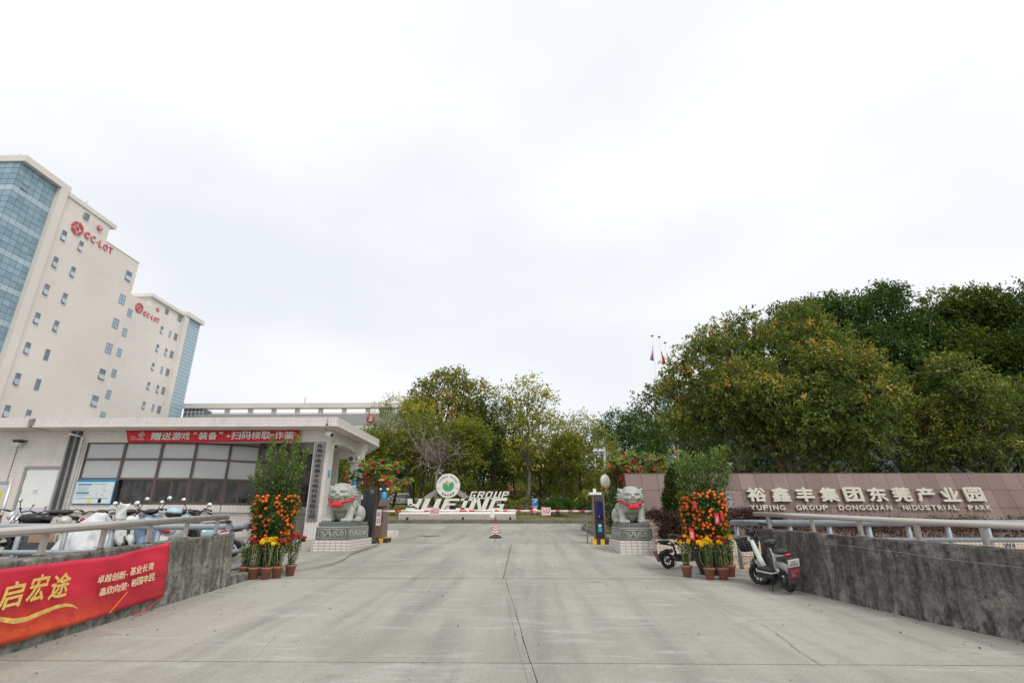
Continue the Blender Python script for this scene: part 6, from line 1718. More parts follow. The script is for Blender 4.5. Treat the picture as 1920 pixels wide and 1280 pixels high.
# vehicle under a silver cover: sheet tented over handlebar and seat
q = Vector(sp(170, 12.35))
t = thing('covered_scooter', q, 'scooter wrapped in a crumpled silver grey sheet, in the middle of the parked row', 'covered scooter', SG, D90 + .95)
m = MB(); NA, NH = 64, 16; V_ = []
for k in range(NH + 1):
    f = k / NH
    for i in range(NA):
        a = 2 * math.pi * i / NA
        L0 = .95 * (1 - f) + .60 * f; W0_ = .52 * (1 - f ** 1.7) + .09
        x, y = math.cos(a) * L0, math.sin(a) * W0_
        top = .78 + .22 * math.exp(-((x - .36) / .34) ** 2) + .02 * math.cos(x * 6)
        fold = .06 * (1 - f) * math.sin(a * 7 + f * 2.5) + .03 * math.sin(a * 15 + f * 9) * math.sin(f * 5 + a) + .09 * mnoise.noise(Vector((x * 5, y * 5, f * 4)))
        r_ = 1 + fold * 1.5
        V_.append((x * r_, y * r_, .06 + (top - .06) * f ** .8 + .03 * math.sin(a * 9) * (1 - f)))
m.add(V_, [(k * NA + i, k * NA + (i + 1) % NA, (k + 1) * NA + (i + 1) % NA, (k + 1) * NA + i) for k in range(NH) for i in range(NA)] + [tuple(NH * NA + i for i in range(NA))], 0, True)
L('cover', m, MT('silver cover sheet', (.62, .63, .64), .75, 0, var=.08, scale=5, bmp=.4, bscale=9), t)
wheel(t, .72, .21, .05)
# cardboard box, striped barrier board
q = P(69, 1004, 11.75)
t = thing('cardboard_box', (q.x, 11.9, .74), 'open brown cardboard box standing on a rack behind the left railing', 'cardboard box')
M_CARD = MT('cardboard', (.36, .235, .14), .85, var=.08)
z0, z1 = q.z - .14, q.z + .10
for a, b, c, d, e_, f_ in ((-.17, .17, 11.75, 11.765, z0, z1), (-.17, .17, 12.0, 12.015, z0, z1), (-.17, -.155, 11.766, 11.999, z0, z1), (.155, .17, 11.766, 11.999, z0, z1), (-.153, .153, 11.767, 11.998, z0, z0 + .012)):
    MB().box(q.x + a, q.x + b, c, d, e_, f_).build('side', M_CARD, t)
MB().box(q.x - .25, q.x + .25, 11.7, 12.05, .74, z0 - .005).build('stand', M_DGREY, t)
q = P(421, 997, 12.4)
t = thing('barrier_board', (q.x, 12.4, .74), 'small red and white striped board peeping over the left parapet end', 'barrier board')
m_ = MB(); m_.box(q.x - .10, q.x + .10, 12.4, 12.43, .74, q.z + .08); bd = m_.build('board', M_WHITE, t)
for k in range(6):
    z = q.z + .02 - k * .09; MB().hexa([(q.x - .10, 12.394, z - .03), (q.x + .10, 12.394, z + .0), (q.x + .10, 12.3995, z + .0), (q.x - .10, 12.3995, z - .03), (q.x - .10, 12.394, z + .01), (q.x + .10, 12.394, z + .045), (q.x + .10, 12.3995, z + .045), (q.x - .10, 12.3995, z + .01)]).build('stripe', M_BRED, bd, local=True)
# ------------------------------------------------------------------ leaves, trees, hedges, flowers
RG = np.random.default_rng(11)
def unit(v): return v / np.maximum(1e-9, np.linalg.norm(v, axis=-1, keepdims=True))
def leafmesh(name, pos, dr, size, rnd_, mat, width=.42, curl=.25, rng=RG):
    """one folded four-cornered blade per leaf"""
    n = len(pos); d = unit(dr)
    up = np.tile([0, 0, 1.0], (n, 1)) + rng.normal(0, .55, (n, 3))
    s = unit(np.cross(d, up)); nn = np.cross(s, d)
    size = np.broadcast_to(np.asarray(size, float), (n,))[:, None]
    base = pos; tip = pos + d * size - nn * size * curl
    mid = pos + d * size * .5
    a = mid + s * size * width * .5 + nn * size * .06; b = mid - s * size * width * .5 + nn * size * .06
    V = np.stack([base, a, tip, b], 1).reshape(-1, 3).astype(np.float32)
    me = bpy.data.meshes.new(name)
    me.vertices.add(4 * n); me.vertices.foreach_set('co', V.ravel())
    me.loops.add(4 * n); me.loops.foreach_set('vertex_index', np.arange(4 * n, dtype=np.int32))
    me.polygons.add(n); me.polygons.foreach_set('loop_start', np.arange(0, 4 * n, 4, dtype=np.int32))
    me.polygons.foreach_set('loop_total', np.full(n, 4, np.int32))
    at = me.attributes.new('rnd', 'FLOAT', 'FACE'); at.data.foreach_set('value', np.clip(rnd_, 0, 1).astype(np.float32))
    me.materials.append(mat); me.update(); me.validate()
    return me
def sph(n, rng=RG):
    v = rng.normal(size=(n, 3)); return unit(v)
def crown_points(clumps, dens, tl, lpt, rng=RG, shell=.55, spread=.35, upb=.25, warm=None):
    """clumps: (x,y,z,rx,ry,rz). twigs start through each clump's outer shell and carry lpt leaves"""
    PP, DD, RR = [], [], []
    for ci, c in enumerate(clumps):
        c = np.array(c, float); r = c[3:6]
        nt_ = max(6, int(dens * (r[0] * r[1] + r[0] * r[2] + r[1] * r[2]) * 4.19 / 3))
        d = sph(nt_, rng)
        d[:, 2] = np.where((d[:, 2] < -.35) & (rng.random(nt_) < .55), -d[:, 2], d[:, 2])
        ph = rng.random(3) * 9
        lump = 1 + .16 * np.sin(d[:, 0] * 5 + ph[0]) * np.cos(d[:, 1] * 4.3 + ph[1]) + .12 * np.sin(d[:, 2] * 6 + d[:, 0] * 4 + ph[2])
        rad = (shell + (1 - shell) * rng.random(nt_) ** .7) * lump
        rad = rad * np.where(rng.random(nt_) < .06, rng.uniform(1.08, 1.38, nt_), 1)
        base = c[:3] + d * r * rad[:, None]
        td = unit(d * .8 + np.array([0, 0, upb]) + rng.normal(0, spread, (nt_, 3)))
        cl = rng.random() * .42 + rng.random(nt_) * .22  # tone contrast between clumps stands in for lit clumps and dark hollows
        if warm is not None: cl = cl + warm * (2.0 if rng.random() < .3 else .55) * np.clip(d[:, 2] * .5 + rng.normal(0, .3, nt_), 0, 1)
        t = rng.random((nt_, lpt)) ** .8
        p = base[:, None, :] + td[:, None, :] * (t * tl)[..., None] + rng.normal(0, tl * .13, (nt_, lpt, 3))
        ld = unit(td[:, None, :] * .7 + rng.normal(0, .7, (nt_, lpt, 3)) + np.array([0, 0, -.15]))
        PP.append(p.reshape(-1, 3)); DD.append(ld.reshape(-1, 3))
        RR.append(np.clip(np.repeat(cl, lpt) + rng.normal(0, .14, nt_ * lpt), 0, 1))
    return np.concatenate(PP), np.concatenate(DD), np.concatenate(RR)
def limb(m, a, b, r0, r1, rng, n=5, sag=.15, seg=6):
    a = Vector(a); b = Vector(b); L_ = (b - a).length; pts = []
    o1 = Vector(rng.normal(0, 1, 3)) * L_ * .07
    for i in range(n + 1):
        f = i / n; p = a.lerp(b, f) + o1 * math.sin(f * math.pi) + Vector((0, 0, L_ * sag * math.sin(f * math.pi)))
        if 0 < i < n: p += Vector(rng.normal(0, 1, 3)) * L_ * .02
        pts.append(p)
    m.tube(pts, [r0 + (r1 - r0) * i / n for i in range(n + 1)], seg, cap=False); return pts
def make_tree(name, base, clumps, label, cat, group, leaf, bark, dens=26, tl=.55, lpt=9, size=.17, trunk_r=.18, fork=.35, warm=None, seed=1, bare=0, width=.42, trunks=1, local=False, shell=.55, billow=0):
    rng = np.random.default_rng(seed)
    base = Vector(base); t = thing(name, base, label, cat, group)
    cl = np.array(clumps, float)
    m = MB(); cen = cl[:, :3].mean(0)
    zmin = (cl[:, 2] - cl[:, 5]).min()
    for tr in range(trunks):
        b0 = base + Vector((rng.normal(0, .25) if tr else 0, rng.normal(0, .25) if tr else 0, -.15))
        fz = base.z + (cl[:, 2].max() - base.z) * fork
        fk = Vector((base.x + (cen[0] - base.x) * .35 + rng.normal(0, .15), base.y + (cen[1] - base.y) * .35, fz))
        r = trunk_r / (trunks ** .4)
        pts = limb(m, b0, fk, r * 1.15, r * .75, rng, 6, 0, 8)
        for i, c in enumerate(cl):
            if trunks > 1 and i % trunks != tr: continue
            st = pts[-1] if i % 3 == 0 else pts[-1 - (i % 2)]
            q = limb(m, st, Vector(c[:3]), r * .55, r * .16, rng, 5, .08)
            for k in range(5 + bare):
                d = sph(1, rng)[0]; d[2] = abs(d[2]) * .8 if rng.random() < .8 else d[2]
                e = Vector(c[:3] + d * c[3:6] * rng.uniform(.7, 1.0))
                q2 = limb(m, q[3 + k % 3], e, r * .18, r * .045, rng, 4, .06, 5)
                for kk in range(3):
                    d2 = sph(1, rng)[0]; e2 = q2[3] + Vector(d2) * float(c[3]) * .35
                    limb(m, q2[2 + kk % 2], e2, r * .06, r * .02, rng, 3, .03, 4)
    m.build('trunk', bark, t)
    if billow: clumps = split(clumps, billow, seed=seed)
    p, d, rr = crown_points(clumps, dens, tl, lpt, rng, warm=warm, shell=shell)
    me = leafmesh('crown', p, d, size * rng.uniform(.65, 1.25, len(p)), rr, leaf, width, rng=rng)
    put('crown', me, t)
    return t
M_BARK = MT('bark', (.075, .058, .045), .95, var=.35, scale=3, bmp=.8, bscale=25)
M_BARKG = MT('grey bark', (.15, .122, .098), .95, var=.3, scale=3, bmp=.8, bscale=25)
LF_DARK = leafmat('dark evergreen leaf', [(0, (0.034, 0.067, 0.017)), (.45, (0.067, 0.123, 0.025)), (.8, (0.118, 0.198, 0.034)), (1, (0.206, 0.268, 0.055))])
LF_MIX = leafmat('turning leaf', [(0, (0.075, 0.113, 0.025)), (.4, (0.151, 0.198, 0.044)), (.65, (0.268, 0.283, 0.062)), (.85, (0.474, 0.373, 0.083)), (1, (0.689, 0.385, 0.108))])
LF_OLIVE = leafmat('olive leaf', [(0, (0.118, 0.149, 0.022)), (.5, (0.257, 0.281, 0.037)), (.85, (0.512, 0.463, 0.065)), (1, (0.946, 0.629, 0.093))])
LF_PALE = leafmat('pale yellow green leaf', [(0, (0.146, 0.175, 0.032)), (.5, (0.315, 0.326, 0.064)), (.85, (0.582, 0.505, 0.107)), (1, (0.873, 0.583, 0.128))])
LF_PURP = leafmat('purple hedge leaf', [(0, (0.041, 0.024, 0.021)), (.5, (0.102, 0.051, 0.046)), (.85, (0.176, 0.095, 0.068)), (1, (0.229, 0.162, 0.081))], .15)
LF_BOX = leafmat('clipped green leaf', [(0, (0.028, 0.063, 0.014)), (.6, (0.077, 0.161, 0.028)), (1, (0.168, 0.266, 0.056))], .2)
LF_HEDY = leafmat('yellow hedge leaf', [(0, (0.065, 0.098, 0.016)), (.6, (0.195, 0.221, 0.039)), (1, (0.494, 0.390, 0.065))], .25)
LF_KUM = leafmat('kumquat leaf', [(0, (0.038, 0.081, 0.017)), (.5, (0.085, 0.162, 0.032)), (.85, (0.180, 0.263, 0.059)), (1, (0.339, 0.405, 0.088))], .22, .35)
LF_PLUM = leafmat('frangipani leaf', [(0, (0.089, 0.146, 0.029)), (.6, (0.232, 0.309, 0.073)), (1, (0.715, 0.585, 0.102))], .3)
LF_GOLD = leafmat('golden green leaf', [(0, (.09, .115, .022)), (.35, (.18, .195, .035)), (.65, (.33, .30, .06)), (1, (.46, .34, .08))])
LF_GRASS = leafmat('dry grass', [(0, (.09, .085, .03)), (.5, (.17, .145, .06)), (1, (.28, .22, .10))], .3, .7)

def split(cls, k=5, f=.56, seed=0):
    """break each big clump into billows round its outside"""
    rr = random.Random(seed); o = []
    for c in cls:
        o.append((c[0], c[1], c[2], c[3] * .72, c[4] * .72, c[5] * .72))
        for i in range(k):
            a = rr.random() * 6.283; e = rr.uniform(-.5, 1.2)
            o.append((c[0] + math.cos(a) * math.cos(e) * c[3] * .68, c[1] + math.sin(a) * math.cos(e) * c[4] * .68, c[2] + math.sin(e) * c[5] * .68, c[3] * f * rr.uniform(.75, 1.1), c[4] * f, c[5] * f * rr.uniform(.6, .9)))
    return o
def cl(px, py, Y, r, ry=None, rz=None):
    p = P(px, py, Y); return (p.x, p.y, p.z, r, ry or r, rz or r * .8)
# big spreading tree with turning leaves, right of centre
make_tree('banyan_tree', (13.2, 27.0, 1.0), [
    cl(1262, 712, 26, .6), cl(1280, 682, 26, .55), cl(1303, 655, 26.5, .6), cl(1330, 634, 26.5, .6), cl(1362, 622, 27, .7), cl(1395, 606, 27, .7), cl(1250, 745, 26, .8),
    cl(1318, 700 + 14, 25.5, 1.4), cl(1300, 770 + 14, 26, 1.6), cl(1350, 660 + 14, 26, 1.4), cl(1378, 720 + 14, 25, 1.9), cl(1358, 800 + 14, 25.5, 2.0),
    cl(1428, 655 + 14, 26.5, 1.9), cl(1442, 740 + 14, 24.5, 2.2), cl(1438, 825 + 14, 26, 2.0), cl(1482, 625 + 14, 27.5, 2.0), cl(1492, 700 + 14, 25.5, 2.3), cl(1512, 650 + 14, 27, 1.9),
    cl(1492, 790 + 14, 25, 2.2), cl(1562, 690 + 14, 26, 2.0), cl(1582, 760 + 14, 25, 2.2), cl(1632, 735 + 14, 26, 1.8), cl(1652, 770 + 14, 26, 1.4), cl(1612, 820 + 14, 26, 1.6), cl(1552, 835 + 14, 26.5, 1.7), cl(1398, 600 + 45 + 14, 28, 1.4)],
    'broad spreading tree with olive and turning leaves behind the left part of the granite wall', 'tree', None, LF_MIX, M_BARKG,
    dens=17, tl=.5, lpt=9, size=.205, trunk_r=.30, fork=.32, warm=.42, seed=21, bare=2, trunks=3, billow=5, shell=.62)
rb = random.Random(31)
def dark_tree(bx_, by_, cls, label, seed, leaf=LF_DARK, **k):
    return make_tree('evergreen_tree', (bx_, by_, 1.25), cls, label, 'tree', 'tall trees behind the granite wall', leaf, M_BARK, seed=seed, **k)
dark_tree(20, 32, [cl(1498, 617, 33, 2.0), cl(1548, 622, 33, 2.1), cl(1590, 602, 32, 2.4), cl(1650, 597, 32, 2.2), cl(1570, 672, 31, 2.4), cl(1640, 672, 31, 2.6), cl(1700, 652, 32, 2.2), cl(1548, 712, 33, 2.2),
                   cl(1680, 732, 31, 2.3), cl(1600, 752, 33, 2.5)], 'tall dark evergreen tree rising behind the spreading olive tree', 41, dens=15, tl=.55, lpt=9, size=.23, trunk_r=.32, warm=.2, billow=5, shell=.62)
dark_tree(29, 32, [cl(1740, 622, 32, 2.2), cl(1790, 607, 32, 2.4), cl(1840, 602, 32, 2.2), cl(1760, 682, 31, 2.5), cl(1830, 682, 30.5, 2.6), cl(1890, 632, 31, 2.5), cl(1900, 712, 30, 2.6), cl(1790, 762, 30, 2.4), cl(1870, 782, 30, 2.5)],
          'tall bright green topped evergreen tree at the right edge of the photograph', 42, leaf=leafmat('fresh evergreen leaf', [(0, (.035, .062, .010)), (.45, (.075, .12, .014)), (.8, (.15, .21, .018)), (1, (.24, .28, .03))]), dens=15, tl=.55, lpt=9, size=.23, trunk_r=.34, warm=.3, billow=5, shell=.62)
dark_tree(37, 32, [cl(1950, 602, 31, 2.8), cl(1990, 672, 30, 3.0), cl(1960, 752, 29, 2.8), cl(2050, 632, 31, 3), cl(2060, 732, 30, 3)], 'evergreen tree half cut by the right edge, beside the bright green one', 43, dens=18, tl=.7, lpt=8, size=.24, trunk_r=.3)
make_tree('evergreen_tree', (24, 27.5, 1.15), [cl(1700, 760, 28, 1.7), cl(1740, 800, 27.5, 1.6), cl(1790, 700, 27, 1.3), cl(1820, 740, 26, 1.3), cl(1840, 780, 26.5, 1.5), cl(1880, 800, 27, 1.6), cl(1910, 750, 27, 1.4), cl(1700, 830, 28, 1.3), cl(1780, 850, 27, 1.2), cl(1850, 858, 26.5, 1.2), cl(1925, 845, 27, 1.5), cl(1735, 870, 28, 1.0)],
          'lower tree with yellow and orange leaf tufts behind the right granite lettering', 'tree', None, LF_MIX, M_BARK, dens=20, tl=.5, lpt=8, size=.2, trunk_r=.2, warm=.3, seed=44, billow=4)
# dim understorey that closes the space under the tall crowns
def shrubmass(name, boxes, label, cat, leaf, dens, size, seed, kind=None, group=None, lpt=7, tl=.4, stems=True, width=.5):
    rng = np.random.default_rng(seed); b = np.array(boxes, float); zb = (b[:, 2] - b[:, 5]).min()
    t = thing(name, (b[:, 0].mean(), b[:, 1].mean(), zb), label, cat, group)
    p, d, rr = crown_points(boxes, dens, tl, lpt, rng, shell=.5)
    me = leafmesh('foliage', p, d, size * rng.uniform(.7, 1.2, len(p)), rr, leaf, width, rng=rng); put('foliage', me, t)
    if stems:
        m = MB()
        for c in boxes:
            for k in range(4): limb(m, (c[0] + rng.normal(0, .1), c[1], c[2] - c[5]), (c[0] + rng.normal(0, c[3] * .4), c[1] + rng.normal(0, .2), c[2] + c[5] * .5), .03, .01, rng, 3, .03, 4)
        m.build('stem', M_BARK, t, kind='stuff')
    return t
for k in range(9):
    x = 11 + k * 3.1; Yk = 30.5 + (k % 3) * 1.2
    shrubmass('understorey_shrub', [(x, Yk, 2.6, 1.7, 1.2, 1.6), (x + 1.2, Yk + .8, 4.2, 1.4, 1.1, 1.3)], ['first', 'second', 'third', 'fourth', 'fifth', 'sixth', 'seventh', 'eighth', 'ninth'][k] + ' dark shrub from the left in the shade behind the granite wall', 'shrub', LF_DARK, 15, .24, 60 + k, group='shade shrubs behind the granite wall')
for k in range(6):
    x = 11.5 + k * 5.0; Yk = 34.5
    make_tree('shade_tree', (x, Yk, 1.28), [(x + rb.uniform(-1, 1), Yk + rb.uniform(-1, 1), 6.0 + rb.uniform(-.6, .8), 2.4, 2, 1.7), (x + 2.2, Yk + .5, 7.6, 2.2, 2, 1.7), (x - 1.8, Yk, 8.2, 2.2, 2, 1.6)],
              ['first', 'second', 'third', 'fourth', 'fifth', 'sixth'][k] + ' shaded inner tree from the left, under the tall crowns behind the granite wall', 'tree', 'shaded inner trees behind the granite wall', LF_DARK, M_BARK, dens=13, tl=.7, lpt=8, size=.27, trunk_r=.17, seed=80 + k)

# wood on the island: hero trees first
def T(name, px, Y, cls, label, leaf, seed, bark=M_BARK, zb=None, **k):
    x = P(px, 940, Y).x; zb = moundz(max(.2, Y - 33.6)) if zb is None else zb
    return make_tree(name, (x, Y, zb), cls, label, 'tree', 'trees of the wood on the island', leaf, bark, seed=seed, **k)
T('broadleaf_tree', 850, 46, [cl(850, 725, 46, 1.8), cl(800, 735, 46, 1.3), cl(880, 745, 46, 1.7), cl(830, 770, 45, 2.2), cl(790, 780, 46, 1.8), cl(880, 790, 45, 2.0), cl(840, 810, 44, 1.8)], 'tallest yellow green tree on the left of the wood with loose golden top', LF_GOLD, 101, dens=13, tl=.8, lpt=7, size=.32, trunk_r=.22, warm=.6, shell=.45, billow=3)
T('broadleaf_tree', 760, 42, [cl(745, 770, 42, 1.5, None, 1.0), cl(785, 785, 42, 1.6, None, 1.0), cl(725, 800, 42, 1.5), cl(765, 820, 41, 1.9), cl(720, 835, 42, 1.5), cl(800, 815, 42, 1.6), cl(735, 862, 42, 1.5)], 'feathery dark green tree beside the guardhouse roof corner', LF_OLIVE, 102, dens=22, tl=.6, lpt=9, size=.19, trunk_r=.18, warm=.25, width=.3)
T('broadleaf_tree', 925, 45, [cl(915, 785, 45, 1.8), cl(945, 800, 45, 1.7), cl(900, 815, 44, 1.6), cl(935, 840, 44, 1.8), cl(905, 850, 44, 1.5)], 'dark rounded tree between the golden and the pale tall trees', LF_DARK, 103, dens=20, tl=.6, lpt=8, size=.21, trunk_r=.18, warm=.2)
T('broadleaf_tree', 985, 43, [cl(990, 735, 43, 1.3), cl(950, 745, 43, 1.0), cl(1015, 755, 43, 1.2), cl(975, 775, 43, 1.5), cl(1000, 805, 43, 1.8), cl(965, 820, 43, 1.6), cl(1025, 800, 43, 1.3), cl(985, 850, 42, 1.5)], 'tall pale yellow green tree with sparse upright twigs in the middle of the wood', LF_PALE, 104, M_BARKG, dens=11, tl=.8, lpt=6, size=.30, trunk_r=.17, warm=.35, bare=3, shell=.35)
T('broadleaf_tree', 1085, 47, [cl(1095, 805, 47, 1.4), cl(1060, 820, 47, 1.6), cl(1110, 840, 46, 1.8), cl(1065, 860, 46, 1.7), cl(1095, 880, 45, 1.5), cl(1130, 860, 47, 1.5)], 'pale yellowish tree right of the middle, left of the camera pole', LF_PALE, 105, dens=19, tl=.7, lpt=7, size=.22, trunk_r=.15, warm=.1)
T('broadleaf_tree', 1175, 58, [cl(1160, 805, 58, 2.2), cl(1200, 805, 58, 2.2), cl(1180, 835, 57, 2.3), cl(1140, 835, 57, 2.2), cl(1215, 845, 57, 2.2)], 'dark green rounded tree behind the street lamp right of the wood', LF_DARK, 106, zb=1.3, dens=17, tl=.7, lpt=8, size=.27, trunk_r=.2, warm=.25)
T('broadleaf_tree', 1225, 48, [cl(1225, 820, 48, 1.8), cl(1250, 850, 46, 1.8), cl(1210, 865, 46, 1.6)], 'dark tree between the street lamp and the big spreading tree', LF_DARK, 107, zb=1.3, dens=18, tl=.6, lpt=8, size=.24, trunk_r=.15)
# thin leafless twiggy tree in front
rng = np.random.default_rng(5)
x0 = P(822, 940, 39).x; zb_ = moundz(5.4)
t = thing('bare_tree', (x0, 39, zb_), 'leafless tree with tangled grey twigs in front of the wood above the round logo', 'tree')
m = MB(); fk = P(826, 870, 39)
limb(m, (x0, 39, zb_ - .1), fk, .12, .09, rng, 6, 0, 8)
for k in range(16):
    e = P(826 + rng.uniform(-75, 62), 838 + rng.uniform(-42, 28), 39 + rng.uniform(-2, 2))
    q = limb(m, fk, e, .06, .02, rng, 6, rng.uniform(-.1, .12), 5)
    for kk in range(9):
        e2 = q[2 + kk % 4] + Vector(rng.normal(0, 1, 3)) * Vector((1, 1, .6)).length * .45 + Vector((0, 0, .15))
        q2 = limb(m, q[2 + kk % 4], e2, .022, .008, rng, 4, .1, 4)
        for k3 in range(3): limb(m, q2[2], q2[2] + Vector(rng.normal(0, .38, 3)), .010, .004, rng, 3, .1, 3)
m.build('branches', MT('pale twig bark', (.26, .215, .19), .9, var=.25), t)
# filling trees: six crown shapes shared between many trunks
protos = []
for k in range(6):
    rr = random.Random(200 + k)
    cls = [(rr.uniform(-1.5, 1.5), rr.uniform(-1.2, 1.2), 4.2 + rr.uniform(-.6, 3.6), rr.uniform(1.2, 1.9), rr.uniform(1.2, 1.8), rr.uniform(1.0, 1.5)) for _ in range(7)]
    protos.append(make_tree('wood_tree', (0, 0, 0), cls, 'x', 'tree', 'filling trees of the wood', [LF_OLIVE, LF_DARK, LF_MIX, LF_OLIVE, LF_PALE, LF_OLIVE][k], M_BARK, dens=17, tl=.6, lpt=8, size=.24, trunk_r=.13, fork=.5, seed=210 + k, warm=.2))
spots = [(690, 41), (712, 47), (735, 52), (775, 48), (815, 54), (790, 41.5), (870, 40.5), (905, 52), (945, 50), (960, 55), (1010, 49), (1030, 56), (1050, 44), (1045, 60), (1075, 54), (1110, 62), (1140, 50), (1160, 66), (640, 46), (610, 52), (660, 58), (580, 60), (1205, 70), (1240, 62), (900, 62), (850, 64), (985, 66), (760, 62)]
words = ['far left', 'left', 'inner left']
for i, (px, Y) in enumerate(spots):
    src = protos[i % 6]; x = P(px, 950, Y).x
    o = src if i < 6 else copytree(src)
    zb_ = moundz(Y - 33.6) if px < 1100 else 1.28 + .055 * max(0, Y - 40) * .5
    o.location = (x, Y, zb_ - .05); o.rotation_euler = (0, 0, i * 2.39); s = .74 + .16 * ((i * 7) % 5) / 4
    if px > 1020: s *= .84
    o.scale = (s, s, s)
    side = 'left end' if px < 720 else 'left part' if px < 840 else 'middle' if px < 980 else 'right part' if px < 1120 else 'right end'
    dep = 'front' if Y < 48 else 'second' if Y < 55 else 'rear'
    o['label'] = '%s filling tree number of the wood' % dep
    near = min([(abs(px - a), n_) for a, n_ in ((840, 'the round logo disc'), (770, 'the Y of the letter monument'), (915, 'the GROUP letters'), (1003, 'the blue direction sign'), (1050, 'the round clipped bush'), (1135, 'the camera pole'), (1187, 'the street lamp'), (715, 'the exit barrier cabinet'), (665, 'the rear canopy pillar'), (600, 'the signed pillar'), (960, 'the red pavilion'))])[1]
    hue = ['olive', 'dark green', 'yellow tinged', 'dull green', 'pale green', 'brownish green'][i % 6]
    o['label'] = '%s %s tree, %s row of wood, behind %s' % ('small' if s < .75 else 'tall', hue, dep, near)
# closing belt of far trees that nobody could count
rng = np.random.default_rng(77); far = []
for k in range(60):
    a = rng.uniform(-58, 62); far.append((a, rng.uniform(88, 104), 6 + rng.uniform(-1.5, 2.5), 4.2, 3, 3.4))
p, d, rr = crown_points(far, 3.2, 1.2, 8, rng)
put('far_tree_belt', leafmesh('far_tree_belt', p, d, .55 * rng.uniform(.7, 1.2, len(p)), rr, LF_DARK, .5, rng=rng), None, label='far belt of dark trees that closes the view behind the wood', cat='trees', kind='stuff')
under = []
for k in range(46):
    px = 585 + k * 13.5; Y = rng.uniform(46, 68); x = P(px, 950, Y).x; zb_ = moundz(Y - 33.6)
    under.append((x, Y, zb_ + .9, 1.3, 1.0, 1.1))
p, d, rr = crown_points(under, 16, .5, 7, rng)
put('undergrowth', leafmesh('undergrowth', p, d, .24 * rng.uniform(.7, 1.2, len(p)), rr, LF_OLIVE, .5, rng=rng), None, label='dull green undergrowth beneath the trees of the wood', cat='undergrowth', kind='stuff')

# palm left of the camera pole
q = P(1108, 905, 40)
t = thing('palm_tree', (q.x, 40, 1.5), 'palm with drooping feathery fronds left of the camera pole', 'palm tree')
m = MB(); m.tube([(q.x, 40, 1.3), (q.x + .05, 40, 2.2), (q.x, 40, 3.0)], [.16, .12, .11], 8); m.build('trunk', M_BARKG, t)
rng = np.random.default_rng(9)
for k in range(15):
    a = k * 2.4; el = rng.uniform(.3, 1.2); Lf = rng.uniform(1.7, 2.4); pts = []; Pn = []; Dn = []
    for i in range(9):
        f = i / 8; r_ = math.cos(el) * Lf * f; z = 3.0 + math.sin(el) * Lf * f - 1.5 * f * f * Lf * .5
        pts.append(Vector((q.x + math.cos(a) * r_, 40 + math.sin(a) * r_, z)))
    m = MB(); m.tube(pts, [.02 * (1 - i / 9) + .004 for i in range(9)], 4); st = m.build('frond', M_BARKG, t)
    for i in range(1, 9):
        dd = (pts[i] - pts[i - 1]).normalized(); sd_ = dd.cross(Vector((0, 0, 1))).normalized()
        for j in range(4):
            for s in (-1, 1): Pn.append(pts[i - 1].lerp(pts[i], j / 4)[:]); Dn.append((sd_ * s + dd * .7 + Vector((0, 0, -.5)))[:])
    me = leafmesh('leaflets', np.array(Pn), np.array(Dn), .42, rng.random(len(Pn)) * .8, LF_OLIVE, .12, rng=rng); put('leaflets', me, st, local=True)

# hedges and clipped shrubs
def ball_bush(px, py, Y, r, label, leaf=LF_BOX, zr=None, dens=520, size=.085):
    c = P(px, py, Y); t = thing('clipped_bush', (c.x, Y, c.z - (zr or r)), label, 'bush'); rng = np.random.default_rng(int(px))
    p, d, rr = crown_points([(c.x, c.y, c.z, r, r, zr or r)], dens, .1, 7, rng, shell=.75)
    put('foliage', leafmesh('foliage', p, d, size * rng.uniform(.7, 1.2, len(p)), rr, leaf, .5, rng=rng), t)
    m = MB(); m.tube([(c.x, Y, c.z - (zr or r) - .1), (c.x, Y, c.z)], .04, 6)
    for k in range(9): limb(m, (c.x, Y, c.z - r * .7), (c.x + rng.normal(0, r * .4), Y + rng.normal(0, r * .4), c.z + rng.uniform(0, r * .6)), .02, .006, rng, 3, 0, 4)
    m.build('stem', M_BARK, t, kind='stuff')
ball_bush(1144, 953, 22.0, .62, 'round clipped dark green bush between the entry terminal and the right lion')
ball_bush(1047, 947, 37.0, .85, 'low round clipped bush on the lawn right of the blue sign', zr=.45)
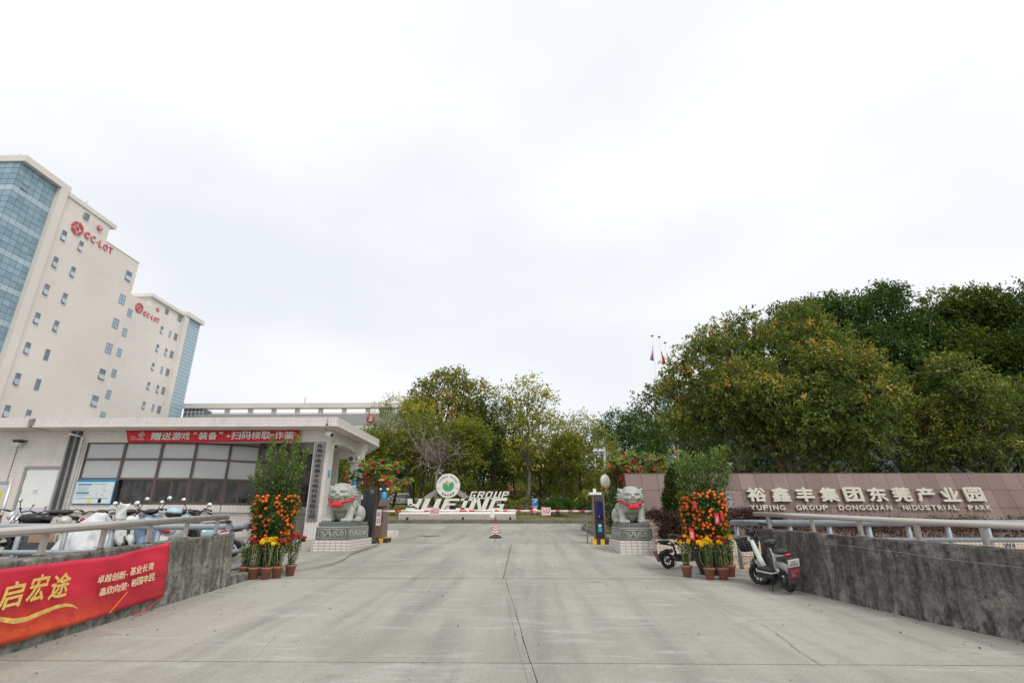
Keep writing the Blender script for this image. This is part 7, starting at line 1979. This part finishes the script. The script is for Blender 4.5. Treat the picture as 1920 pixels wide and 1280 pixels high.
def hedge_row(name, x0, x1, y, z0, z1, dpt, leaf, label, dens, size, seed, wob=.06):
    rng = np.random.default_rng(seed); t = thing(name, ((x0 + x1) / 2, y, z0), label, 'hedge')
    n = int(max(200, (x1 - x0) * (z1 - z0 + dpt) * dens)); 
    u = rng.random(n); x = x0 + (x1 - x0) * u; face = rng.random(n)
    H = (z1 - z0); top = z1 + wob * (np.sin(x * 2.3) + np.sin(x * 5.1 + 1)) + rng.normal(0, .03, n)
    isf = face < H / (H + dpt)
    Y = np.where(isf, y + rng.random(n) * .18 - .04 * np.sin(x * 3.3), y + rng.random(n) * dpt)
    Z = np.where(isf, z0 + rng.random(n) * (top - z0), top - rng.random(n) ** 2 * .2)
    td = np.stack([rng.normal(0, .5, n), np.where(isf, -1, -.2), np.where(isf, .4, 1)], 1)
    lp = 6; p = np.stack([x, Y, Z], 1)[:, None, :] + td[:, None, :] * .07 * rng.random((n, lp))[..., None] + rng.normal(0, .045, (n, lp, 3))
    d = unit(td[:, None, :] * .6 + rng.normal(0, .7, (n, lp, 3)))
    cl_ = np.clip(.35 + .25 * np.sin(x * 1.7 + seed) + rng.normal(0, .2, n), 0, 1)
    put('foliage', leafmesh('foliage', p.reshape(-1, 3), d.reshape(-1, 3), size * rng.uniform(.7, 1.3, n * lp), np.repeat(cl_, lp), leaf, .5, rng=rng), t)
    m = MB()
    for k in range(int((x1 - x0) * 2)):
        xx = rng.uniform(x0, x1); limb(m, (xx, y + dpt * rng.random(), z0 - .05), (xx + rng.normal(0, .12), y + dpt * rng.random(), z1 - .12 - rng.random() * .1), .012, .004, rng, 3, 0, 3)
    m.build('stem', M_BARK, t, kind='stuff'); return t
hedge_row('purple_hedge', 3.68, 7.2, 15.1, .98, 1.62, 1.6, LF_PURP, 'dense dark purple hedge in the planter beside the right lion', 430, .06, 301, .04)
hedge_row('purple_hedge', 7.25, 31, 15.3, .96, 1.36, 2.0, LF_PURP, 'lower purple brown hedge in the planter behind the right railing', 150, .055, 302, .03)
hedge_row('olive_hedge', 9.5, 31, 17.9, .98, 1.50, .9, leafmat('brownish hedge leaf', [(0, (.05, .055, .02)), (.6, (.11, .10, .035)), (1, (.20, .15, .05))]), 'olive brown hedge strip at the foot of the granite lettering', 90, .055, 303, .05)
x0, x1 = P(950, 940, 37.5).x, P(1030, 940, 37.5).x
hedge_row('yellow_hedge', x0, x1, 37.6, 1.75, 2.75, 1.2, LF_HEDY, 'yellow green hedge behind the GROUP letters and blue sign', 90, .09, 304, .08)
hedge_row('green_hedge', P(1035, 940, 40).x, P(1135, 940, 40).x, 41.5, 1.6, 2.6, 1.2, LF_DARK, 'dark green hedge between the clipped bush and the camera pole', 70, .10, 305, .1)
hedge_row('green_hedge', P(655, 940, 36).x, P(762, 940, 36).x, 36.4, 1.4, 2.25, 1.2, LF_OLIVE, 'dull green hedge left of the letter monument behind the exit column', 80, .09, 306, .12)
# conical thuja behind the right kumquat
c = P(1275, 940, 15.8); t = thing('conical_thuja', (c.x, 15.9, .95), 'dark conical thuja standing in the planter behind the right kumquat tree', 'conifer')
rng = np.random.default_rng(8); n = 5200; hh = rng.random(n) ** .8; zz = .98 + hh * 2.05; rad = .52 * (1 - hh) ** .55 * (1 + .12 * np.sin(hh * 25)) + .03
a = rng.random(n) * 6.283; pos = np.stack([c.x + np.cos(a) * rad, 15.9 + np.sin(a) * rad, zz], 1); td = np.stack([np.cos(a) * .5, np.sin(a) * .5, np.full(n, 1.0)], 1)
lp = 5; p = pos[:, None, :] + rng.normal(0, .035, (n, lp, 3)); d = unit(td[:, None, :] + rng.normal(0, .3, (n, lp, 3)))
put('foliage', leafmesh('foliage', p.reshape(-1, 3), d.reshape(-1, 3), .075 * rng.uniform(.7, 1.3, n * lp), np.repeat(rng.random(n) * .6, lp), leafmat('thuja leaf', [(0, (.035, .055, .014)), (.6, (.085, .115, .028)), (1, (.17, .18, .05))]), .4, rng=rng), t)
m = MB(); m.tube([(c.x, 15.9, .9), (c.x, 15.9, 2.7)], [.05, .015], 6); m.build('trunk', M_BARK, t)

# grass tufts and fallen leaves
rng = np.random.default_rng(19); n = 9000
gx = rng.uniform(P(560, 970, 35).x, 6.5, n); d0 = rng.random(n) ** .8 * 4; gy = np.interp(gx, [k_[0] for k_ in kp], [k_[1] for k_ in kp]) + .25 + d0
gzv = np.array([moundz(v) for v in d0 + .25]) - .01
td = np.stack([rng.normal(0, .35, n), rng.normal(0, .35, n), np.ones(n)], 1)
put('lawn_grass', leafmesh('lawn_grass', np.stack([gx, gy, gzv], 1), td, rng.uniform(.05, .13, n), rng.random(n), LF_GRASS, .14, rng=rng), None, label='short dry grass on the island lawn before the letter monument', cat='grass', kind='stuff')
n = 2600; gx = rng.uniform(3.1, 8.5, n); gy = rng.uniform(19.5, 31, n)
ok = gx > np.interp(gy, [19, 22.4, 26.2, 29, 31], [3.4, 3.15, 3.1, 3.5, 5.2]); gx, gy = gx[ok], gy[ok]; n = len(gx)
td = np.stack([rng.normal(0, .35, n), rng.normal(0, .35, n), np.ones(n)], 1)
put('verge_grass', leafmesh('verge_grass', np.stack([gx, gy, .04 * gy + .11], 1), td, rng.uniform(.05, .11, n), rng.random(n), LF_GRASS, .16, rng=rng), None, label='thin dry grass on the small verge behind the entry terminal', cat='grass', kind='stuff')
n = 1500; gx = rng.uniform(4.7, 9, n); gy = 14.9 - rng.random(n) ** 1.6 * 3.2
td = np.stack([rng.normal(0, 1, n), rng.normal(0, 1, n), rng.normal(0, .15, n)], 1)
put('leaf_litter', leafmesh('leaf_litter', np.stack([gx, gy, .04 * gy + .02 + rng.random(n) * .01], 1), td, rng.uniform(.03, .06, n), rng.random(n), leafmat('fallen leaf', [(0, (.10, .05, .03)), (.6, (.28, .14, .07)), (1, (.42, .24, .12))], .1), .6, rng=rng), None, label='reddish fallen leaves on the dirt below the tiled planter', cat='leaf litter', kind='stuff')

# ------------------------------------------------------------------ frangipani trees hung with red blossoms
def frangipani(px, Y, py0, py1, w, label, seed, zb, pendants):
    rng = np.random.default_rng(seed); c = P(px, (py0 + py1) / 2, Y); z1 = P(px, py0, Y).z; z0 = P(px, py1, Y).z
    t = thing('frangipani_tree', (c.x, Y, zb), label, 'tree')
    m = MB(); tips = []
    fk = Vector((c.x, Y, zb + (z0 - zb) * .55)); m.tube([(c.x, Y, zb - .1), fk], [.09, .07], 8)
    for k in range(11):
        a = k * 2.4; f = (k + .5) / 11
        e = Vector((c.x + math.cos(a) * w * .46 * f ** .6, Y + math.sin(a) * w * .35, z0 + (z1 - z0) * (.15 + .75 * (1 - f) + rng.uniform(-.1, .1))))
        q = limb(m, fk, e, .05, .026, rng, 4, .10, 6)
        for kk in range(5):
            e2 = e + Vector((rng.normal(0, w * .13), rng.normal(0, w * .12), rng.normal((z1 - z0) * .08, (z1 - z0) * .16))); limb(m, q[-1], e2, .024, .014, rng, 3, .03, 5); tips.append(e2)
    m.build('trunk', M_BARKG, t)
    Pn, Dn, Rn = [], [], []
    for tp in tips:
        base = rng.random() * .6
        for j in range(24):
            a = rng.random() * 6.28; Pn.append(tp[:]); Dn.append((math.cos(a), math.sin(a), rng.uniform(-.2, 1.0))); Rn.append(base + rng.random() * .35)
    put('foliage', leafmesh('foliage', np.array(Pn), np.array(Dn), rng.uniform(.22, .38, len(Pn)), np.array(Rn), LF_PLUM, .3, rng=rng), t)
    for j in range(46):                                    # red silk blossoms
        tp = tips[int(rng.integers(len(tips)))]; q = tp + Vector(rng.normal(0, .12, 3)); q.y -= .15; q.z -= .08
        b = MB()
        for k in range(6):
            a = k * 1.047; b.ball(q + Vector((math.cos(a) * .032, -.015, math.sin(a) * .032)), (.030, .02, .030), 6, 5)
        b.ball(q, .026, 6, 5); b.build('blossom', M_REDF, t)
    for (ppx, p0, p1) in pendants:                         # strings of red charms
        a = P(ppx, p0, Y - .5); b_ = P(ppx, p1, Y - .5); L_ = a.z - b_.z; s = MB(); nn = 7
        s.tube([a, b_], .008, 4)
        for k in range(nn):
            zc = a.z - L_ * (k + .5) / nn; s.ball((a.x + .01 * (-1) ** k, a.y, zc), (.05 * (1 - .06 * k), .03, L_ / nn * .42), 6, 5)
        s.build('red_pendant', M_REDF, t)
frangipani(712, 22.5, 868, 915, 2.2, 'frangipani with red blossoms and hanging red charms behind the black exit terminal', 401, .95, [(685, 893, 912), (696, 898, 918), (706, 910, 928), (732, 903, 930), (735, 900, 915)])
frangipani(1208, 23.4, 858, 900, 3.0, 'frangipani decorated with red blossoms rising over the left end of the granite wall', 402, 1.0, [(1128, 912, 930), (1136, 914, 926)])
frangipani(1162, 24.5, 868, 920, 1.5, 'smaller frangipani with red blossoms between the camera pole and granite wall', 403, 1.05, [(1146, 908, 925)])
# tall reedy stalks beside them
rng = np.random.default_rng(3); c = P(1235, 880, 24)
t = thing('reed_clump', (c.x, 24.5, 1), 'clump of thin upright grey green stalks above the granite wall left end', 'plant')
n = 420; pos = np.stack([c.x + rng.normal(0, .7, n), 24.5 + rng.normal(0, .3, n), np.full(n, 2.6) + rng.random(n) * .8], 1); td = np.stack([rng.normal(0, .22, n), rng.normal(0, .2, n), np.ones(n)], 1)
put('stalks', leafmesh('stalks', pos, td, rng.uniform(.6, 1.3, n), rng.random(n) * .7, LF_OLIVE, .025, rng=rng), t)

# ------------------------------------------------------------------ kumquat trees
M_FRUIT = MT('kumquat peel', (.84, .135, .004), .35, var=.15, scale=9, bmp=.1, bscale=60, objvar=.25)
fb = MB(); fb.ball((0, 0, 0), (.037, .037, .036), 10, 7); FRUIT = fb.mesh('kumquat', M_FRUIT)
M_POTB = MT('black glazed pot', (.022, .026, .024), .25, var=.1)
M_POT = MT('terracotta plastic', (.30, .115, .075), .65, var=.12, dirt=.2)
M_SOILP = MT('potting soil', (.05, .035, .025), .95)
M_CANE = MT('bamboo cane', (.33, .29, .17), .7)
def kumquat(cx_, cy_, zg, R_, z0, z1, ztop, nf, seed, label, shoots, potr, patch, bushy=1.0):
    rng = np.random.default_rng(seed); t = thing('kumquat_tree', (cx_, cy_, zg), label, 'kumquat tree')
    b = MB(); b.lathe([(0, 0), (potr * .62, 0), (potr * .8, .18), (potr, .40), (potr * 1.06, .44), (potr * 1.06, .48), (potr * .95, .48), (potr * .93, .42), (0, .41)], (cx_, cy_, zg), 24); b.build('pot', M_POTB, t)
    b = MB(); b.lathe([(0, .425), (potr * .92, .425)], (cx_, cy_, zg), 16); b.build('soil', M_SOILP, t)
    m = MB(); m.tube([(cx_, cy_, zg + .4), (cx_, cy_, zg + 1.6)], [.05, .03], 8)
    for k in range(18):
        a = k * 2.4; zz = zg + .6 + k * .07; limb(m, (cx_, cy_, zz), (cx_ + math.cos(a) * R_ * .85, cy_ + math.sin(a) * R_ * .85, zz + .25), .012, .005, rng, 3, 0, 4)
    for k in range(14):                                     # canes of the cylindrical support
        a = k / 14 * 6.283; m.tube([(cx_ + math.cos(a) * R_ * .92, cy_ + math.sin(a) * R_ * .92, z0), (cx_ + math.cos(a) * R_ * .92, cy_ + math.sin(a) * R_ * .92, z1)], .006, 4)
    m.build('trunk', M_BARK, t)
    n = int(1500 * R_ * (z1 - z0) * 2.6); a = rng.random(n) * 6.283; z = z0 + rng.random(n) * (z1 - z0)
    fz_ = (z - z0) / (z1 - z0); bul = (1 + .07 * np.sin(z * 7 + a * 2) + .06 * np.sin(a * 5)) * (.93 + .12 * np.sin(fz_ * 3.0 + seed)); r = R_ * (.72 + .30 * rng.random(n)) * bul
    pos = np.stack([cx_ + np.cos(a) * r, cy_ + np.sin(a) * r, z], 1); td = np.stack([np.cos(a), np.sin(a), rng.normal(.2, .5, n)], 1)
    lp = 4; p = pos[:, None, :] + rng.normal(0, .035, (n, lp, 3)); d = unit(td[:, None, :] * .6 + rng.normal(0, .6, (n, lp, 3)))
    P1, D1, R1 = p.reshape(-1, 3), d.reshape(-1, 3), np.repeat(rng.random(n) * .7, lp)
    PS, DS, RS = [P1], [D1], [R1]
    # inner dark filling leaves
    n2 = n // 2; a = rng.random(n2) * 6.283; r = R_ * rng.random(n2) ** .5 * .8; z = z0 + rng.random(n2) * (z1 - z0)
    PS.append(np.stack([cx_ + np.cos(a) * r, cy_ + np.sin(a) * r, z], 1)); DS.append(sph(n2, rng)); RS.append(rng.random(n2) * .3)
    tw = MB()
    for (dx, dy, top, lean_, ww) in shoots:                  # upright leafy shoots
        x, y = cx_ + dx * R_, cy_ + dy * R_; zt = zg + top; zs_ = z1 - .25
        q = limb(tw, (cx_ + dx * R_ * .6, cy_ + dy * R_ * .6, zs_), (x + lean_, y, zt), .012, .004, rng, 5, 0, 4)
        nn = int((zt - zs_) * 235 * ww * bushy); f = rng.random(nn) ** .85
        base = np.array([tuple(Vector(q[0]).lerp(Vector(q[-1]), 1 * ff)) for ff in f])
        sp_ = (.085 * (1 - f) ** 1.5 + .032)[:, None] * ww * bushy
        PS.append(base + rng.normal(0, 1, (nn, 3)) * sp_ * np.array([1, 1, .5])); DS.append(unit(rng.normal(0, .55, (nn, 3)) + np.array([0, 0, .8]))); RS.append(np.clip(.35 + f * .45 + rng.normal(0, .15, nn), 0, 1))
        for k in range(7):
            i_ = int(rng.integers(0, 4)); limb(tw, q[i_], q[i_] + Vector((rng.normal(0, .14), rng.normal(0, .14), rng.uniform(.1, .35))), .006, .002, rng, 3, 0, 3)
    tw.build('twigs', M_BARK, t)
    Pa, Da, Ra = np.concatenate(PS), np.concatenate(DS), np.concatenate(RS)
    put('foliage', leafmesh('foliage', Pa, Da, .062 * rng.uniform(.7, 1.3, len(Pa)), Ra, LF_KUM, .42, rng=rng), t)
    k = 0; tries = 0; placed = []
    while k < nf and tries < 9000:
        tries += 1
        a = rng.random() * 6.283; z = z0 + .02 + rng.random() * (z1 - z0 + .02)
        if patch(a, (z - z0) / (z1 - z0)) < rng.random(): continue
        if mnoise.noise(Vector((math.cos(a) * 2.2, math.sin(a) * 2.2, z * 3.6 + seed))) + .22 < rng.random() * .5: continue
        r = R_ * rng.uniform(.92, 1.07) * (.93 + .12 * math.sin((z - z0) / (z1 - z0) * 3.0 + seed)); q = Vector((cx_ + math.cos(a) * r, cy_ + math.sin(a) * r, z))
        if any((q - w_).length < .062 for w_ in placed): continue
        placed.append(q); o = put('kumquat', FRUIT, t, local=True); o.location = q - t.location; s = rng.uniform(.8, 1.15); o.scale = (s, s, s); k += 1
    return t
KLx, KLy = -5.44, 11.75; zg = gz(KLy)
def patL(a, f):                                             # sparser band in the front middle
    fr = abs(((a + math.pi / 2 + math.pi) % (2 * math.pi)) - math.pi)
    return .16 if (fr < .55 and .22 < f < .78) else (.95 if f > .75 or fr > .6 else .6)
kumquat(KLx, KLy, zg, .425, zg + .42, zg + 1.52, 2.7, 260, 501, 'tall kumquat tree full of orange fruit beside the left parapet end', 
        [(-.95, -.2, 2.35, -.12, .9), (-.7, .3, 2.6, -.1, 1), (-.45, -.4, 2.85, -.02, 1), (-.15, .1, 2.55, 0, 1.1), (.1, -.3, 2.78, .0, 1), (.35, .3, 2.95, .03, .9), (.6, -.2, 2.80, .1, 1), (.9, .1, 2.55, .12, 1), (.95, -.3, 2.2, .12, .8), (-1.0, .1, 2.0, -.32, .8), (.0, .5, 2.3, 0, 1.1), (-.3, .5, 2.3, 0, 1.1), (.55, .5, 2.25, .05, 1.1), (-.85, -.5, 2.1, -.05, 1)], .26, patL)
KRx, KRy = 3.88, 11.65; zg = gz(KRy)
kumquat(KRx, KRy, zg, .43, zg + .52, zg + 1.60, 2.6, 290, 502, 'tall kumquat tree full of orange fruit in a black pot right of the ramp',
        [(-.9, 0, 2.3, -.12, 1.1), (-.6, -.3, 2.5, -.08, 1.2), (-.3, .3, 2.4, -.05, 1.2), (0, -.2, 2.45, .0, 1.2), (.3, .2, 2.42, .05, 1.2), (.6, -.2, 2.55, .12, 1.1), (.85, .1, 2.6, .25, 1.0), (.95, -.3, 2.2, .22, 1.1), (-.1, .5, 2.25, 0, 1.3), (.5, .5, 2.2, .05, 1.3), (-.75, .4, 2.2, -.05, 1.2), (.9, .3, 2.05, .3, 1)], .33, lambda a, f: .8, bushy=1.3)
# red new-year envelopes tied on the right tree
M_ENV = MT('red envelope', (.60, .02, .03), .45); M_ENVP = MT('pink envelope print', (.72, .30, .30), .5)
for i, (px, py, s) in enumerate(((1297, 1001, 1.2), (1344, 972, 1.2), (1303, 946, .8), (1354, 968, .8))):
    q = P(px, py, KRy - .50); t = thing('red_envelope', q, ['red and pink paper envelope hanging low on the front of the right kumquat tree', 'larger red paper charm on the right side of the right kumquat tree', 'red ribbon charm near the top of the fruit on the right kumquat tree', 'dark red charm at the right edge of the right kumquat tree'][i], 'envelope')
    MB().box(q.x - .04 * s, q.x + .04 * s, q.y - .006, q.y, q.z - .09 * s, q.z + .09 * s).build('envelope', M_ENV, t)
    MB().box(q.x - .025 * s, q.x + .025 * s, q.y - .009, q.y - .0065, q.z - .06 * s, q.z + .04 * s).build('print', M_ENVP if i < 2 else M_ENV, t)

# potted chrysanthemums round the kumquats
MF = {'darkred': MT('dark red petals', (.22, .010, .015), .6, var=.3, scale=20), 'yellow': MT('yellow petals', (.80, .55, .01), .6, var=.12, scale=20), 'orange': MT('orange red petals', (.46, .085, .03), .6, var=.35, scale=14), 'rust': MT('rust petals', (.36, .05, .035), .6, var=.4, scale=14)}
def flowerhead(key):
    b = MB(); rr = random.Random(5)
    for ring, (nr_, tilt, ln) in enumerate(((12, .15, .050), (11, .55, .046), (9, .95, .038), (5, 1.3, .028))):
        for k in range(nr_):
            a = 2 * math.pi * (k + ring * .37) / nr_; d = Vector((math.cos(a) * math.cos(tilt), math.sin(a) * math.cos(tilt), math.sin(tilt))); s = Vector((-math.sin(a), math.cos(a), 0)) * .012
            p0 = d * .004; p1 = d * ln * .6 + Vector((0, 0, .004)); p2 = d * ln + Vector((0, 0, -.004))
            b.add([p0, p1 + s, p2, p1 - s], [(0, 1, 2, 3)])
    b.ball((0, 0, .0), (.022, .022, .016), 8, 6)
    return b.mesh('flower', MF[key])
FH = {k: flowerhead(k) for k in MF}
def chrys(x, y, keys, label, seed, h=.52, pr=.115, nfl=16, leafy=True, lean=0):
    rng = np.random.default_rng(seed); zg = gz(y) + .0; t = thing('potted_chrysanthemum', (x, y, zg), label, 'potted flower')
    b = MB(); b.lathe([(0, 0), (pr * .72, 0), (pr * .95, .17), (pr * 1.08, .175), (pr * 1.1, .215), (pr * .98, .215), (pr * .95, .19), (0, .185)], (x, y, zg), 20); b.build('pot', M_POT, t)
    m = MB(); tips = []
    for k in range(9):
        a = k * 2.4; e = Vector((x + math.cos(a) * .10 + lean, y + math.sin(a) * .10, zg + .2 + h * rng.uniform(.8, 1.0))); limb(m, (x + math.cos(a) * .03, y + math.sin(a) * .03, zg + .18), e, .008, .005, rng, 3, 0, 4); tips.append(e)
    for k in range(2): m.tube([(x + .05 - .1 * k, y - .05, zg + .18), (x + .06 - .12 * k, y - .05, zg + .2 + h * .85)], .005, 4)
    m.build('stems', M_CANE, t)
    n = 420; f = rng.random(n); a = rng.random(n) * 6.283; r = (.04 + .075 * f) * rng.random(n) ** .5 * 1.3
    pos = np.stack([x + np.cos(a) * r + lean * f, y + np.sin(a) * r, zg + .2 + f * h * .92], 1)
    put('foliage', leafmesh('foliage', pos, sph(n, rng) + np.array([0, 0, .2]), rng.uniform(.03, .065, n), rng.random(n) * .8, LF_KUM, .5, rng=rng), t)
    for k in range(nfl):
        key = keys[k % len(keys)]; a = k * 2.4; r = .035 * math.sqrt(k + .5) * 1.02; zz = zg + .2 + h + .04 * math.cos(r * 9) + rng.uniform(-.04, .04) - r * .35
        o = put('flower', FH[key], t, local=True); o.location = Vector((x + math.cos(a) * r + lean, y + math.sin(a) * r, zz)) - t.location
        s = rng.uniform(.85, 1.25); o.scale = (s, s, s); o.rotation_euler = (rng.normal(0, .3) + math.sin(a) * -.5 + .45, rng.normal(0, .3) + math.cos(a) * .5, rng.random() * 6)
    return t
def gpx(px, py): g_ = G(px, py); return g_.x, g_.y
for i, (px, py, keys, lab, h, nf, ln) in enumerate((
    (457, 1086, ['darkred'], 'withered potted plant without flowers, leftmost beside the parapet end', .42, 0, 0),
    (474, 1088, ['darkred'], 'dark red potted chrysanthemum second from the left under the left kumquat', .50, 20, 0),
    (497, 1088, ['yellow'], 'bright yellow potted chrysanthemum under the middle of the left kumquat', .52, 22, 0),
    (518, 1086, ['rust', 'orange'], 'rust red potted chrysanthemum right of the yellow one under the left kumquat', .48, 15, 0),
    (543, 1082, ['orange', 'rust'], 'tall orange red potted chrysanthemum at the right end of the left row', .56, 26, .05))):
    x, y = gpx(px, py - 3); chrys(x, y, keys, lab, 600 + i, h, .105, nf, lean=ln)
for i, (px, py, keys, lab, h, nf) in enumerate((
    (1289, 1082, ['darkred', 'darkred', 'yellow'], 'dark red potted chrysanthemum with a few yellow heads, leftmost of the right row', .50, 24),
    (1332, 1085, ['yellow'], 'bright yellow potted chrysanthemum before the black pot of the right kumquat', .48, 18),
    (1357, 1085, ['darkred', 'rust', 'darkred', 'yellow'], 'dark red and yellow potted chrysanthemum right of the front yellow one', .50, 18),
    (1371, 1081, ['yellow'], 'yellow potted chrysanthemum at the right end of the right row', .54, 13))):
    x, y = gpx(px, py + (1 if i in (1, 2) else -1)); chrys(x, y, keys, lab, 620 + i, h, .105, nf)

# grit, scraps and blown leaves on the concrete
rng = np.random.default_rng(91); n = 420
gy = 4.5 + rng.random(n) ** 1.2 * 16; gx = rng.uniform(-5.1, 4.4, n); side = rng.random(n) < .6
gx = np.where(side & (gy < 10), np.where(rng.random(n) < .5, -5.25 + rng.random(n) ** 2 * .9, np.interp(gy, [6.2, 9.69], [5.5, 4.6]) - rng.random(n) ** 2 * .9), gx)
td = np.stack([rng.normal(0, 1, n), rng.normal(0, 1, n), rng.normal(0, .1, n)], 1)
put('road_litter', leafmesh('road_litter', np.stack([gx, gy, .04 * gy + .008], 1), td, rng.uniform(.012, .045, n), rng.random(n), leafmat('road scraps', [(0, (.08, .06, .045)), (.5, (.22, .17, .11)), (.85, (.40, .36, .30)), (1, (.62, .60, .56))], .05), .6, rng=rng), None, label='scattered leaf scraps and grit on the concrete ramp', cat='litter', kind='stuff')
